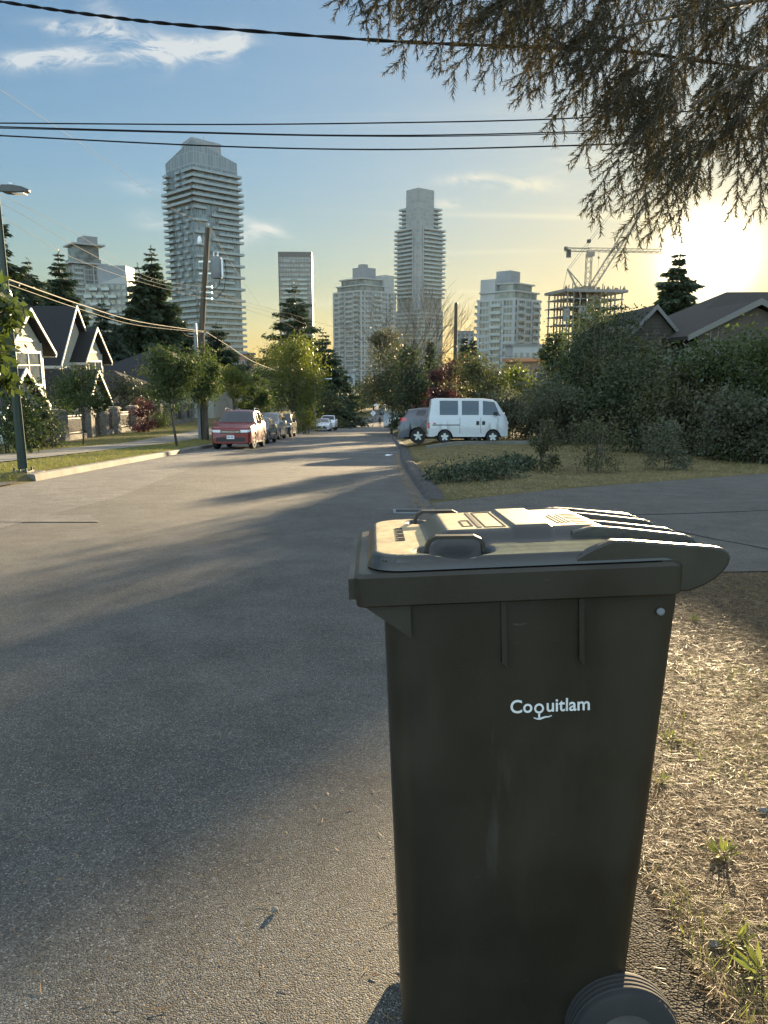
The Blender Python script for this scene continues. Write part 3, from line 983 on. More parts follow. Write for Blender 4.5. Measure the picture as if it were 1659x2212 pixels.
def outline(x0, x1, y0, y1, w=.0022, z=z):
    mb.box(x0, x1, y0, y0 + w, z, z + .0012); mb.box(x0, x1, y1 - w, y1, z, z + .0012)
    mb.box(x0, x0 + w, y0 + w, y1 - w, z, z + .0012); mb.box(x1 - w, x1, y0 + w, y1 - w, z, z + .0012)


outline(.158, .178, .14, .22); outline(.198, .238, .12, .34)
mb.box(.184, .192, .12, .34, z, z + .0012)
for i in range(7): mb.box(.372, .400, .12 + .022 * i, .128 + .022 * i, z - .0004, z + .0008)
for i in range(4): mb.box(.340 + .008 * i, .3445 + .008 * i, .14, .24 + .02 * (i % 2), z, z + .0010)
mb.build('moulded_notice', M['trim'], lid)
mb = MB(); zf = 1.0744
for i in range(7): # row of embossed letters across the front of the lid
    y0 = .15 + i * .025
    mb.box(.030, .046, y0, y0 + .004, zf - .001, zf + .0012); mb.box(.030, .033, y0 + .004, y0 + .016, zf - .001, zf + .0012)
    if i % 2: mb.box(.043, .046, y0 + .004, y0 + .016, zf - .001, zf + .0012)
    else: mb.box(.033, .046, y0 + .013, y0 + .016, zf - .001, zf + .0012)
mb.build('embossed_mark', M['trim'], lid)
# wheels
for v in (-.008, .412):
    mb = MB()
    prof = [(.03, 0), (.108, 0), (.119, .004), (.1225, .010)]
    for i in range(4): prof += [(.1225, .013 + i * .011), (.1255, .015 + i * .011), (.1255, .020 + i * .011), (.1225, .022 + i * .011)]
    prof += [(.119, .064), (.108, .066), (.03, .066)]
    prof = [(r_0 * .84, h_0) for r_0, h_0 in prof]
    mb.lathe(prof, 48, (.425, v, .118), 'Y')
    wheel = mb.build('wheel', M['rubber'], bin_, autosmooth=rad(30))
    mb = MB(); mb.lathe([(.060, -.001), (.060, .001), (.053, .006), (.022, .004), (.019, -.006), (.001, -.006)], 32, (.425, v, .118), 'Y')
    mb.build('hub', M['bin_body'], wheel, smooth=True)
mb = MB(); mb.tube([(.425, .0, .118), (.425, .45, .118)], .010, 10); mb.build('axle', M['steel'], bin_, smooth=True)
mb = MB(); mb.lathe([(.007, .004), (.007, -.002), (.004, -.003), (.001, -.003)], 16, (.488, -.001, .952), 'Y'); mb.build('bolt', M['grey_metal'], bin_, smooth=True)


# lettering on the side
def text_mesh(s, size, ext=.0006):
    cu = bpy.data.curves.new('lettering', 'FONT'); cu.body = s; cu.size = size; cu.extrude = ext
    cu.resolution_u = 6; cu.offset = size * .012
    o = bpy.data.objects.new('lettering', cu); COL.objects.link(o)
    bpy.context.view_layer.update()
    dg = bpy.context.evaluated_depsgraph_get()
    me = bpy.data.meshes.new_from_object(o.evaluated_get(dg))
    bpy.data.objects.remove(o)
    v = [tuple(q.co) for q in me.vertices]; f = [tuple(p.vertices) for p in me.polygons]
    return v, f


mb = MB()
sz = .040
x = 0.0
parts_ = []
for s, dz, k in (('Co', 0, 1.0), ('Q', -.003, .0), ('uitlam', 0, 1.0)):
    if s == 'Q':
        r, w = .0108, .0042
        vs = []; fs = []
        n = 28
        cx = x + r + .003; cz = .0105
        for i in range(n):
            a = 2 * math.pi * i / n
            for rr in (r, r - w):
                for e in (-.0006, .0006): vs.append((cx + rr * math.cos(a), cz + rr * math.sin(a) - .003, e))
        for i in range(n):
            p = i * 4; q = ((i + 1) % n) * 4
            fs += [(p, q, q + 1, p + 1), (p + 2, p + 3, q + 3, q + 2), (p + 1, q + 1, q + 3, p + 3), (p, p + 2, q + 2, q)]
        parts_.append((vs, fs))
        # flowing tail
        vs = []; fs = []; m = 26
        for i in range(m):
            t = i / (m - 1); xx = cx - .012 + .040 * t
            zz = -.0125 - .0028 * math.sin(t * 5.6) - (.003 if t > .5 else 0) * sstep(.5, 1, t) + .004 * sstep(.8, 1, t)
            ww = .0042 * (1 - .55 * abs(t - .45) * 2)
            for e in (-.0006, .0006): vs += [(xx, zz - ww / 2, e), (xx, zz + ww / 2, e)]
        for i in range(m - 1):
            p = i * 4; q = p + 4
            fs += [(p, q, q + 1, p + 1), (p + 2, p + 3, q + 3, q + 2), (p + 1, q + 1, q + 3, p + 3), (p, p + 2, q + 2, q)]
        parts_.append((vs, fs))
        parts_.append(([(cx - .002, -.013, -.0006), (cx + .0022, -.013, -.0006), (cx + .0022, -.002, -.0006), (cx - .002, -.002, -.0006),
                        (cx - .002, -.013, .0006), (cx + .0022, -.013, .0006), (cx + .0022, -.002, .0006), (cx - .002, -.002, .0006)],
                       [(0, 3, 2, 1), (4, 5, 6, 7), (0, 1, 5, 4), (1, 2, 6, 5), (2, 3, 7, 6), (3, 0, 4, 7)]))
        x = cx + r + .004
    else:
        v, f = text_mesh(s, sz)
        x1 = max(q[0] for q in v)
        parts_.append(([(q[0] + x, q[1], q[2]) for q in v], f))
        x = x + x1 + .001
tot = x
sx = .146 / tot
zt = (.772 - .03) / .955
for v, f in parts_:
    vs = []
    for a, b, c in v:
        hz = .772 + b * sx * 1.06
        t = (hz - .03) / .955
        vs.append((  .219 + a * sx, .050 - .048 * t - .0012 - c, hz))
    mb.add(vs, f)
mb.build('lettering', M['white_print'], bin_)

# ================================================================== CEDAR OVERHEAD
cedar = thing('cedar_tree', 'cedar hanging its needled branches over the top right of the street', 'conifer', (3.4, 3.3, G(3.4, 3.3)))
cb = Vector(cedar.location)
rng = np.random.default_rng(21)
r_ = random.Random(8)
mbr = MB(); ND = []
mtr = MB()
mtr.tube([Vector((0, 0, -.2)), Vector((.05, .02, 2.5)), Vector((0, .05, 6)), Vector((0, 0, 11))], [.26, .22, .16, .05], 12)
mtr.build('trunk', M['bark'], cedar, smooth=True)


def needles_on(pts, spacing=.0045, ln=.033):
    """bottle-brush of needles round a twig, pointing half forward"""
    spacing *= .5
    P = np.array([tuple(p) for p in pts]); seg = np.linalg.norm(np.diff(P, axis=0), axis=1); tot = seg.sum()
    n = max(3, int(tot / spacing))
    tt = (np.arange(n) + rng.random(n)) / n * tot
    cum = np.concatenate([[0], np.cumsum(seg)])
    idx = np.clip(np.searchsorted(cum, tt) - 1, 0, len(seg) - 1)
    fr = (tt - cum[idx]) / seg[idx]
    base = P[idx] + (P[idx + 1] - P[idx]) * fr[:, None]
    d0 = (P[idx + 1] - P[idx]) / seg[idx][:, None]
    rnd = rand_unit(n)
    rnd -= d0 * (rnd * d0).sum(1)[:, None]; rnd /= np.linalg.norm(rnd, axis=1)[:, None] + 1e-9
    d = d0 * (.75 + .35 * rng.random(n))[:, None] + rnd * .85 + np.array([0, 0, -.12])
    d /= np.linalg.norm(d, axis=1)[:, None]
    l = ln * (.65 + .45 * rng.random(n)) * (1 - .3 * (tt / tot))
    s = np.cross(d, rand_unit(n)); s /= np.linalg.norm(s, axis=1)[:, None]
    w = .0017
    ND.append(np.stack([base - s * w, base + s * w, base + d * l[:, None]], 1).reshape(-1, 3))


def curve(a, b, sag=.1, n=8, wob=.01):
    out = []
    w1 = Vector(rand_unit(1)[0]) * wob; ph = r_.random() * 6
    for i in range(n + 1):
        t = i / n
        p = a.lerp(b, t); p.z += sag * 4 * t * (1 - t) * .5
        out.append(p + w1 * math.sin(ph + t * 5))
    return out


def spray(A, B, dense=1.0, tw=.16):
    """a drooping branchlet from A to B: feathered twigs in two ranks, each hanging towards its tip"""
    ln = (B - A).length
    main = curve(A, B, .10 * ln, 9, .008)
    mbr.tube([p - cb for p in main], [.0036 * (1 - .8 * i / 9) for i in range(10)], 4, caps=False)
    needles_on([p - cb for p in main[1:]], .0042)
    n = max(4, int(ln / .042 * dense))
    dirm = (B - A).normalized()
    view = ((A + B) / 2 - Vector((0, 0, H))).normalized()
    sidev = (dirm.cross(view) + Vector(rand_unit(1)[0]) * .35).normalized()
    for i in range(n):
        t = .06 + .90 * (i + r_.random() * .5) / n
        k = min(8, int(t * 9)); a = main[k].lerp(main[k + 1], t * 9 - k)
        sg = 1 if i % 2 else -1
        l = tw * (1 - .75 * t) * r_.uniform(.6, 1.25) + .022
        d = (dirm * .95 + sidev * sg * .62 + Vector((0, 0, -.30)) + Vector(rand_unit(1)[0]) * .10).normalized()
        e = a + d * l + Vector((0, 0, -.10 * l))
        tp = curve(a, e, .10 * l, 3, .002)
        mbr.tube([p - cb for p in tp], [.0013, .0011, .0008, .0005], 3, caps=False)
        needles_on([p - cb for p in tp], .0044, .030)
        if l > .10:
            for sg2 in (-1, 1):
                if r_.random() < .35: continue
                q = tp[1].lerp(tp[2], r_.random())
                d2 = (d + sidev * sg2 * .55 + Vector((0, 0, -.25)) + Vector(rand_unit(1)[0]) * .1).normalized()
                needles_on([q - cb, q + d2 * l * .45 - cb], .0050, .025)


SP = [((1010, -60), (700, 14), 2.7), ((980, -40), (850, 160), 2.7), ((900, -60), (800, 60), 2.9), ((1060, -60), (925, 150), 2.8), ((1180, -60), (962, 178), 2.5), ((1010, -40), (905, 80), 3.0),
      ((1250, -40), (1010, 60), 2.8), ((1230, -40), (1050, 110), 2.9), ((1280, 0), (1110, 235), 2.6), ((1330, 10), (1150, 215), 2.7), ((1310, 70), (1180, 300), 2.5), ((1350, 80), (1130, 130), 2.9),
      ((1400, 120), (1235, 365), 2.6), ((1390, 60), (1215, 250), 2.9), ((1440, 170), (1275, 300), 2.8), ((1480, 200), (1253, 460), 2.5), ((1470, 240), (1275, 490), 2.7), ((1500, 250), (1330, 575), 2.4),
      ((1520, 260), (1340, 470), 2.6), ((1520, 280), (1395, 530), 2.6), ((1560, 260), (1450, 510), 2.5), ((1560, 300), (1420, 440), 2.8), ((1600, 230), (1590, 465), 2.7), ((1610, 240), (1540, 330), 2.9),
      ((1650, 240), (1640, 482), 2.6), ((1700, 260), (1660, 420), 2.8), ((1640, 150), (1560, 350), 3.0), ((1700, 150), (1625, 390), 2.7), ((1500, 120), (1370, 330), 2.9), ((1560, 130), (1460, 380), 3.0)]
for a, b, d in SP:
    spray(at(*a, d + .25), at(*b, d), 1.0, .17)
for i in range(34):     # the thick part of the crown, top right
    x0 = r_.uniform(1120, 1760); y0 = r_.uniform(-160, 170)
    if y0 > (x0 - 1050) * .55: y0 = r_.uniform(-160, 0)
    dxp = r_.uniform(-170, -20); dyp = r_.uniform(110, 240)
    d = r_.uniform(2.5, 3.9)
    spray(at(x0, y0, d + .2), at(x0 + dxp, y0 + dyp, d), .95, .19)
for i in range(12):
    x0 = r_.uniform(1330, 1720); y0 = r_.uniform(60, 300)
    d = r_.uniform(2.7, 3.8)
    spray(at(x0, y0, d + .2), at(x0 + r_.uniform(-130, 10), y0 + r_.uniform(100, 190), d), .9, .17)
for i in range(11):
    x0 = r_.uniform(820, 1250); y0 = r_.uniform(-110, -30)
    d = r_.uniform(2.6, 3.4)
    spray(at(x0, y0, d + .2), at(x0 + r_.uniform(-140, -30), y0 + r_.uniform(80, 150), d), .9, .15)
# limbs carrying the sprays
for a, m, d in (((880, -70), (1350, -130), 2.9), ((1200, -30), (1600, -100), 2.9), ((1330, 60), (1640, 0), 2.8), ((1490, 230), (1690, 120), 2.7), ((1640, 220), (1760, 120), 2.8), ((1250, -20), (1560, -130), 3.4)):
    tip = at(*a, d + .2); mid = at(*m, d + .4)
    root = cb + Vector((0, 0, max(2.6, mid.z + .25 - cb.z)))
    pts = [root - cb, mid.lerp(root, .5) + Vector((0, 0, .12)) - cb, mid - cb, tip - cb]
    mbr.tube(pts, [.040, .022, .010, .004], 6)
    for q0, q1 in zip(pts[1:], pts[2:]):
        for i in range(3):
            a_ = q0.lerp(q1, (i + r_.random()) / 10) + cb
            spray(a_, a_ + Vector((r_.uniform(-.25, .15), r_.uniform(-.15, .15), -r_.uniform(.18, .42))), .9, .15)
mbr.build('branch', M['bark'], cedar)
nd = np.concatenate(ND)
mesh_np('needles', nd, np.arange(len(nd)).reshape(-1, 3), LM['cedar'], cedar)


# ================================================================== LITTER AND GRASS
def blades(name, n, xy_fn, mat, ln, w, flat, label=None, zoff=.004, h=None):
    xs, ys_ = xy_fn(n)
    n = len(xs)
    z = np.array([h(x, y) if h else G(x, y) for x, y in zip(xs, ys_)]) + zoff
    a = rng.random(n) * 6.283
    fl = flat if np.isscalar(flat) else flat
    up = np.abs(rng.normal(size=n)) * (1 - fl)
    d = np.stack([np.cos(a), np.sin(a), up + .02], 1); d /= np.linalg.norm(d, axis=1)[:, None]
    l = ln * (.5 + rng.random(n))
    s = np.stack([-np.sin(a), np.cos(a), np.zeros(n)], 1) + rng.normal(size=(n, 3)) * .3
    s /= np.linalg.norm(s, axis=1)[:, None]
    b = np.stack([xs, ys_, z], 1)
    bend = np.stack([np.zeros(n), np.zeros(n), -.25 * l * (1 - fl) * rng.random(n)], 1)
    m = b + d * (l * .55)[:, None]
    e = b + d * l[:, None] + bend
    e[:, 2] = np.maximum(e[:, 2], z - .0)
    W = w * (.6 + .8 * rng.random(n))
    V = np.stack([b - s * W[:, None] / 2, b + s * W[:, None] / 2, m + s * W[:, None] * .4, e, m - s * W[:, None] * .4], 1).reshape(-1, 3)
    q = np.arange(n)[:, None] * 5
    F = np.concatenate([q + np.array([0, 1, 2, 4]), ], 0)
    T = q + np.array([4, 2, 3, 3])
    # triangles as degenerate-free: build two face sets
    me = mesh_np(name, V, F, mat)
    bm_v = V
    o2 = None
    tri = (np.arange(n)[:, None] * 5 + np.array([4, 2, 3]))
    md = me.data
    F4 = F.ravel(); F3 = tri.ravel()
    md2 = bpy.data.meshes.new(name)
    md2.vertices.add(len(V)); md2.vertices.foreach_set('co', np.asarray(V, np.float32).ravel())
    md2.loops.add(len(F4) + len(F3)); md2.loops.foreach_set('vertex_index', np.concatenate([F4, F3]).astype(np.int32))
    md2.polygons.add(2 * n)
    md2.polygons.foreach_set('loop_start', np.concatenate([np.arange(n) * 4, n * 4 + np.arange(n) * 3]).astype(np.int32))
    md2.materials.append(mat); md2.update(calc_edges=True)
    me.data = md2
    return tag(me, kind='stuff')


rng = np.random.default_rng(77)


def near_verge(n):
    x = EDGEX + .03 + rng.random(n) ** 1.4 * 6.5
    y = .8 + rng.random(n) ** 1.9 * 6.2
    edge = EDGEX + .04 + .08 * np.sin(y * 2.3) + .05 * np.sin(y * 7.1) + .14 * rng.random(n)
    k = (x > edge) & (y < 6.15 + .05 * (x - EDGEX)) & (np.abs(x) < y * .62 + 1.2)
    return x[k], y[k]


def clump(fn, f1, thr, seed):
    def g_(n):
        x, y = fn(n)
        v = np.sin(x * f1 + seed) * np.sin(y * f1 * .9 + seed * 2) + .5 * np.sin(x * f1 * 2.3 + y * f1 * 1.7 + seed)
        k = v + rng.normal(size=len(x)) * .25 > thr
        return x[k], y[k]
    return g_


blades('dry_grass', 420000, near_verge, LM['straw'], .042, .0018, .82)
blades('dry_grass', 60000, clump(near_verge, 3.1, .35, 1.3), LM['straw'], .06, .0019, .5)
blades('grass', 60000, clump(near_verge, 2.2, .5, 4.0), LM['grass'], .05, .0024, .5)
blades('fallen_needles', 60000, clump(near_verge, 1.7, .1, 2.0), LM['needle'], .05, .0021, .95, zoff=.014)


def on_road(n):
    x = EDGEX + .1 - rng.random(n) ** 2.2 * 3.4
    y = .9 + rng.random(n) ** 1.6 * 5
    k = rng.random(n) < (.25 + .75 * np.exp(-(EDGEX - x) * 1.1))
    return x[k], y[k]


blades('fallen_needles', 6500, on_road, LM['needle'], .032, .0024, .97, zoff=.003, h=lambda x, y: zr(y))


def gutter(n):
    y = 6.5 + rng.random(n) * 22; x = EDGEX - .16 - np.abs(rng.normal(size=n)) * .09 + .08 * np.sin(y * .21)
    return x, y


blades('fallen_needles', 3200, gutter, LM['needle'], .06, .005, .9, zoff=.006, h=lambda x, y: zr(y))


def lawn_right(n):
    x = EDGEX + .35 + rng.random(n) * 16; y = 11.8 + rng.random(n) ** 1.3 * 22
    k = (y > 11.75 + .62 * (x - EDGEX)) & (x > EDGEX + .3)
    return x[k], y[k]


blades('dry_grass', 60000, lawn_right, LM['drygrass'], .10, .008, .6)


def verge_left(n):
    y = 15.3 + rng.random(n) ** 1.3 * 40
    kk = np.interp(y, [q[0] for q in KERBX], [q[1] for q in KERBX])
    x = kk - .2 - rng.random(n) * 2.0
    return x, y


blades('grass', 34000, verge_left, LM['grass'], .09, .008, .5, zoff=.015)
blades('dry_grass', 16000, verge_left, LM['drygrass'], .09, .008, .6, zoff=.015)


def behind_walk(n):
    y = 20 + rng.random(n) * 36
    x = -12.1 - rng.random(n) * 2.6
    return x, y


blades('grass', 12000, behind_walk, LM['grass'], .11, .010, .5, zoff=.015)

# weeds in the near verge
def weed(label, loc, r, n, seed):
    global rng
    rng = np.random.default_rng(seed)
    a = rng.random(n) * 6.283; tilt = .25 + rng.random(n) * .8
    d = np.stack([np.cos(a) * np.sin(tilt + .4), np.sin(a) * np.sin(tilt + .4), np.cos(tilt + .4) * .8], 1)
    c = np.stack([np.cos(a), np.sin(a), np.zeros(n)], 1) * .012 + np.array([0, 0, .005])
    V, F = leaves(c, d, np.tile([0, 0, 1.0], (n, 1)) + rng.normal(size=(n, 3)) * .3, r * (.6 + .6 * rng.random(n)), r * .13 * np.ones(n))
    o = mesh_np('weed', V, F, LM['grass'])
    o.location = loc
    return tag(o, label, 'weed', 'green weeds in the dry verge')


for i, (px, py, r, lab) in enumerate([(1560, 1850, .10, 'low green weed rosette standing alone in the dry needles'), (1450, 1600, .08, 'green weed tuft close beside the middle of the bin'),
                                      (1425, 1690, .07, 'small green weed half hidden by the bin edge, below another tuft'), (1650, 2110, .12, 'long-bladed grass tuft cut by the lower right edge'),
                                      (1500, 1340, .09, 'pale green weed tuft under the bin tail near the driveway'), (1590, 2040, .09, 'dull green weed tuft in brown needles above the lowest one')]):
    r0 = ray(px, py); t = 1.3 / (-r0.z - .07 * 0 + 1e-6)
    y = 1.3 / (-r0.z / r0.y - .07)
    x = r0.x / r0.y * y
    weed(lab, (x, y, G(x, y)), r * .62, 30, 40 + i)
# pebbles
for i, (px, py, lab) in enumerate([(1647, 1755, 'pale stone in the dry grass by the right edge'), (1540, 2045, 'grey stone in brown needles right of the bin wheel'), (595, 1970, 'pale crushed stone chip on the asphalt left of the bin')]):
    r0 = ray(px, py); y = 1.3 / (-r0.z / r0.y - .07); x = r0.x / r0.y * y
    bm = bmesh.new(); bmesh.ops.create_icosphere(bm, subdivisions=2, radius=.009 if i == 2 else .016)
    for v in bm.verts: v.co *= 1 + .25 * math.sin(v.co.x * 190 + i) * math.cos(v.co.y * 150); v.co.z *= .6
    me = bpy.data.meshes.new('stone'); bm.to_mesh(me); bm.free(); me.materials.append(M['concrete'])
    o = link(bpy.data.objects.new('stone', me)); o.location = (x, y, (G(x, y) if x > EDGEX else zr(y)) + .008)
    tag(o, lab, 'stone', 'loose stones')
# drain grate behind the far handle of the bin lid
gx, gy = at(895, 1107, 10.6).x, 10.6
dg_ = thing('storm_drain', 'iron storm drain grate at the road edge behind the bin lid', 'drain', (gx, gy, zr(gy)), (-math.atan(.07), 0, 0))
mb = MB()
mb.box(-.30, -.26, -.22, .22, .004, .02); mb.box(.26, .30, -.22, .22, .004, .02); mb.box(-.26, .26, -.22, -.18, .004, .02); mb.box(-.26, .26, .18, .22, .004, .02)
mb.build('frame', M['grey_metal'], dg_)
mb = MB()
for i in range(8): mb.box(-.25, .25, -.165 + i * .044, -.145 + i * .044, .004, .018)
mb.build('grate', M['dark_metal'], dg_)

# ================================================================== TOWERS
M['glass_a'] = facade('glass_a', (.06, .085, .10), (.17, .215, .24), (.14, .155, .165), 1.25, 2.95, .10)
M['glass_f'] = facade('glass_f', (.045, .06, .07), (.13, .165, .18), (.17, .18, .19), 1.5, 2.95, .12)
M['glass_e'] = facade('glass_e', (.030, .042, .05), (.13, .165, .19), (.24, .25, .255), 1.5, 2.9, .14)
M['glass_slab'] = facade('glass_slab', (.08, .09, .10), (.16, .18, .19), (.12, .12, .12), 1.8, 3.0, .25)
M['slab'] = pm('slab', (.24, .262, .275), (.28, .30, .31), .3, .8)
M['guard'] = pm('guard', (.20, .25, .275), (.26, .31, .33), .2, .15, spec=.7)
M['tower_panel'] = pm('tower_panel', (.18, .20, .22), (.21, .23, .25), .4, .6)
M['tower_white'] = pm('tower_white', (.29, .305, .315), (.33, .345, .35), .2, .7)
M['tower_grey'] = pm('tower_grey', (.16, .165, .17), (.20, .205, .21), .3, .7)
M['tower_dark'] = pm('tower_dark', (.07, .075, .08), rough=.5)
M['win_dark'] = pm('win_dark', (.06, .075, .085), (.14, .17, .18), .35, .12, spec=.8, detail=1)
M['timber_form'] = pm('timber_form', (.16, .13, .09), (.24, .2, .15), .8, .85)
M['crane_paint'] = pm('crane_paint', (.22, .20, .17), rough=.6)

GZ = -15.0


def place(px, py_top, d, base=GZ):
    p = at(px, py_top, d)
    return (p.x, d, base), p.z - base


def ring(mb, a, b, z0, z1, w, mi=0):
    """rectangular ring of outer half-size (a, b) and thickness w"""
    mb.box(-a, a, -b, -b + w, z0, z1, mi); mb.box(-a, a, b - w, b, z0, z1, mi)
    mb.box(-a, -a + w, -b + w, b - w, z0, z1, mi); mb.box(a - w, a, -b + w, b - w, z0, z1, mi)


class Balconies:
    def __init__(s): s.q = []

    def build(s, T, mats, n=96):
        s.q.sort(key=lambda e: -e[0])
        for w, m in s.q[:n]: m.build('balcony', mats, T)
        if len(s.q) > n:
            r = MB()
            for w, m in s.q[n:]:
                o = len(r.v); r.v += m.v; r.f += [tuple(i + o for i in f) for f in m.f]; r.m += m.m
            r.build('balcony', mats, T)['kind'] = 'stuff'


def balc(mb, a, b, z, face, u0, u1, dep, guard=1.05):
    if isinstance(mb, Balconies):
        q = MB(); balc(q, a, b, z, face, u0, u1, dep, guard)
        mb.q.append(((u1 - u0) * (1 if face in (0, 2) else .3), q)); return
    """balcony slab + glass guard on a face of the box (a, b): 0:-y 1:+x 2:-x 3:+y, span u0..u1"""
    t = .05
    if face == 0:
        mb.box(u0, u1, -b - dep, -b, z, z + .28, 0)
        mb.box(u0, u1, -b - dep, -b - dep + t, z + .28, z + guard + .2, 1)
        mb.box(u0, u0 + t, -b - dep + t, -b, z + .28, z + guard + .2, 1); mb.box(u1 - t, u1, -b - dep + t, -b, z + .28, z + guard + .2, 1)
    elif face == 1:
        mb.box(a, a + dep, u0, u1, z, z + .28, 0)
        mb.box(a + dep - t, a + dep, u0, u1, z + .28, z + guard + .2, 1)
        mb.box(a, a + dep - t, u0, u0 + t, z + .28, z + guard + .2, 1); mb.box(a, a + dep - t, u1 - t, u1, z + .28, z + guard + .2, 1)
    elif face == 2:
        mb.box(-a - dep, -a, u0, u1, z, z + .28, 0)
        mb.box(-a - dep, -a - dep + t, u0, u1, z + .28, z + guard + .2, 1)
    else:
        mb.box(u0, u1, b, b + dep, z, z + .28, 0)
        mb.box(u0, u1, b + dep - t, b + dep, z + .28, z + guard + .2, 1)


# --- A: tall dark glass tower with staggered balconies, seen on its corner
loc, hA = place(434, 345, 425)
A = thing('residential_tower', 'tallest glass tower on the left with stacked staggered balconies and a sloping crown', 'tower', loc, (0, 0, rad(45)))
a = 13.2; fl = 2.98; ztop = hA - 1.5
crown_z = ztop - 5
mb = MB(); mb.box(-a, a, -a, a, 0, crown_z); mb.build('body', M['glass_a'], A)
# crown: glass screen rising to the near corner (-a,-a)
mb = MB()
zc = lambda x, y: ztop + 5.5 - (x + a + y + a) / (4 * a) * 21
vs = [(-a, -a, crown_z), (a, -a, crown_z), (a, a, crown_z), (-a, a, crown_z), (-a, -a, ztop + 6.5), (a, -a, ztop - .5), (a, a, ztop - 3), (-a, a, ztop - .5)]
mb.add(vs, [(0, 1, 5, 4), (1, 2, 6, 5), (2, 3, 7, 6), (3, 0, 4, 7), (4, 5, 6, 7)])
mb.build('crown_screen', facade('crown_glass', (.13, .16, .18), (.19, .225, .24), (.21, .235, .25), 1.6, 5.5, .10), A)
mb = MB(); mb.add([(-3.5, 3, crown_z), (8.5, -6, crown_z), (9, 6.5, crown_z), (-3.5, 12.5, crown_z), (-3.5, 3, ztop + 12.5), (8.5, -6, ztop + 9.5), (9, 6.5, ztop + 9.5), (-3.5, 12.5, ztop + 11)],
                  [(0, 1, 5, 4), (1, 2, 6, 5), (2, 3, 7, 6), (3, 0, 4, 7), (4, 5, 6, 7)])
build_each(mb, 'machine_room', M['tower_panel'], A)
mb = MB(); mb.tube([(3, 1, ztop + 10), (3, 1, ztop + 14)], .12, 6); mb.build('antenna', M['dark_metal'], A)
nf = int(crown_z / fl)
BQ = Balconies()
for f in range(4, nf):
    z = crown_z - (nf - f) * fl
    fromtop = nf - f
    mb = BQ
    if fromtop <= 3:
        balc(mb, a, a, z, 0, -a - 1.6, a + 1.6, 1.7); balc(mb, a, a, z, 2, -a - 1.6, -a + 8, 1.7); balc(mb, a, a, z, 2, -a + 11, -a + 15.5, 1.5)
        balc(mb, a, a, z, 2, a - 5, a, 2.2); balc(mb, a, a, z, 1, -a, -a + 6, 1.9)
    elif fromtop <= 6 or f < 10 or (f < 17):
        dd = 2.2 if fromtop <= 6 else 1.6
        balc(mb, a, a, z, 0, -a - dd, a + dd, dd); balc(mb, a, a, z, 2, -a - dd, a + dd, dd); balc(mb, a, a, z, 1, -a, a, dd); balc(mb, a, a, z, 3, -a, a, dd)
    else:
        k = f % 2
        # left face (local -x): corner block at the far end, loose ones between
        balc(mb, a, a, z, 2, a - 7.5, a + 1.6, 2.0); balc(mb, a, a, z, 3, -a - 1.9, -a + 4, 1.6)
        balc(mb, a, a, z, 2, a - 13 - 2.4 * k, a - 9.6 - 2.4 * k, 1.5)
        balc(mb, a, a, z, 2, -a + 3.4 + 2.3 * (1 - k), -a + 6.8 + 2.3 * (1 - k), 1.5)
        if k: balc(mb, a, a, z, 0, -a - .9, -a + 6.2, 1.6); balc(mb, a, a, z, 2, -a - 1.5, -a + .6, .9)
        # right face (local -y)
        balc(mb, a, a, z, 0, a - 13.5 - 4 * (k ^ 1), a - (5.0 if fromtop > 12 and k else -1.7), 1.7)
        if fromtop <= 12 or k == 0: balc(mb, a, a, z, 1, -a, -a + 7, 1.8)
BQ.build(A, [M['slab'], M['guard']])

# --- B: pale tower far left with a curved penthouse
loc, hB = place(176, 512, 470)
B = thing('residential_tower', 'small pale tower at far left with a flat overhanging penthouse roof', 'tower', loc, (0, 0, rad(38)))
a = 8.8; top = hB - 17
mb = MB(); mb.box(-a, a, -a, a, 0, top); mb.build('body', M['glass_f'], B)
mb = MB(); mb.box(-a + 1, a - 1, -a + 1, a - 1, top, top + 4); mb.box(-a + 2.5, a - 1.5, -a + 2.5, a - 1.5, top + 4.4, top + 11.5); build_each(mb, 'penthouse', M['win_dark'], B)
mb = MB(); mb.box(-a + .5, a + 1.5, -a - .8, a + .8, top + 11.5, top + 12.4); mb.build('roof', M['tower_white'], B)
mb = MB(); mb.box(-1, a - 1.5, -a + 3, a - 3, top + 12.4, top + 17); build_each(mb, 'machine_room', M['tower_panel'], B)
mb = MB()
for k in (-a, -a + 6.2, -a + 11.5, a): mb.box(k - .3, k + .3, -a - .35, -a + .1, 0, top); mb.box(-a - .35, -a + .1, k - .3, k + .3, 0, top)
build_each(mb, 'pilaster', M['tower_white'], B)
BQ = Balconies()
for f in range(14, int(top / 2.95) + 2):
    z = f * 2.95
    mb = MB()
    if z > top - 1: ring(mb, a + 2.2, a + 2.2, z, z + .8, 2.4)
    else:
        balc(BQ, a, a, z, 2, a - 5, a + 1.5, 1.9); balc(BQ, a, a, z, 1, -a, -a + 5, 1.9); balc(BQ, a, a, z, 0, -a + .5, -a + 5.5, .9); mb.box(-a - .25, a + .25, -a - .25, -a + .05, z, z + .3, 0)
        mb.box(-a - .25, -a + .05, -a + .05, a, z, z + .3, 0)
    mb.build('floor_band', [M['tower_white'], M['guard']], B)
BQ.build(B, [M['tower_white'], M['guard']], 70)

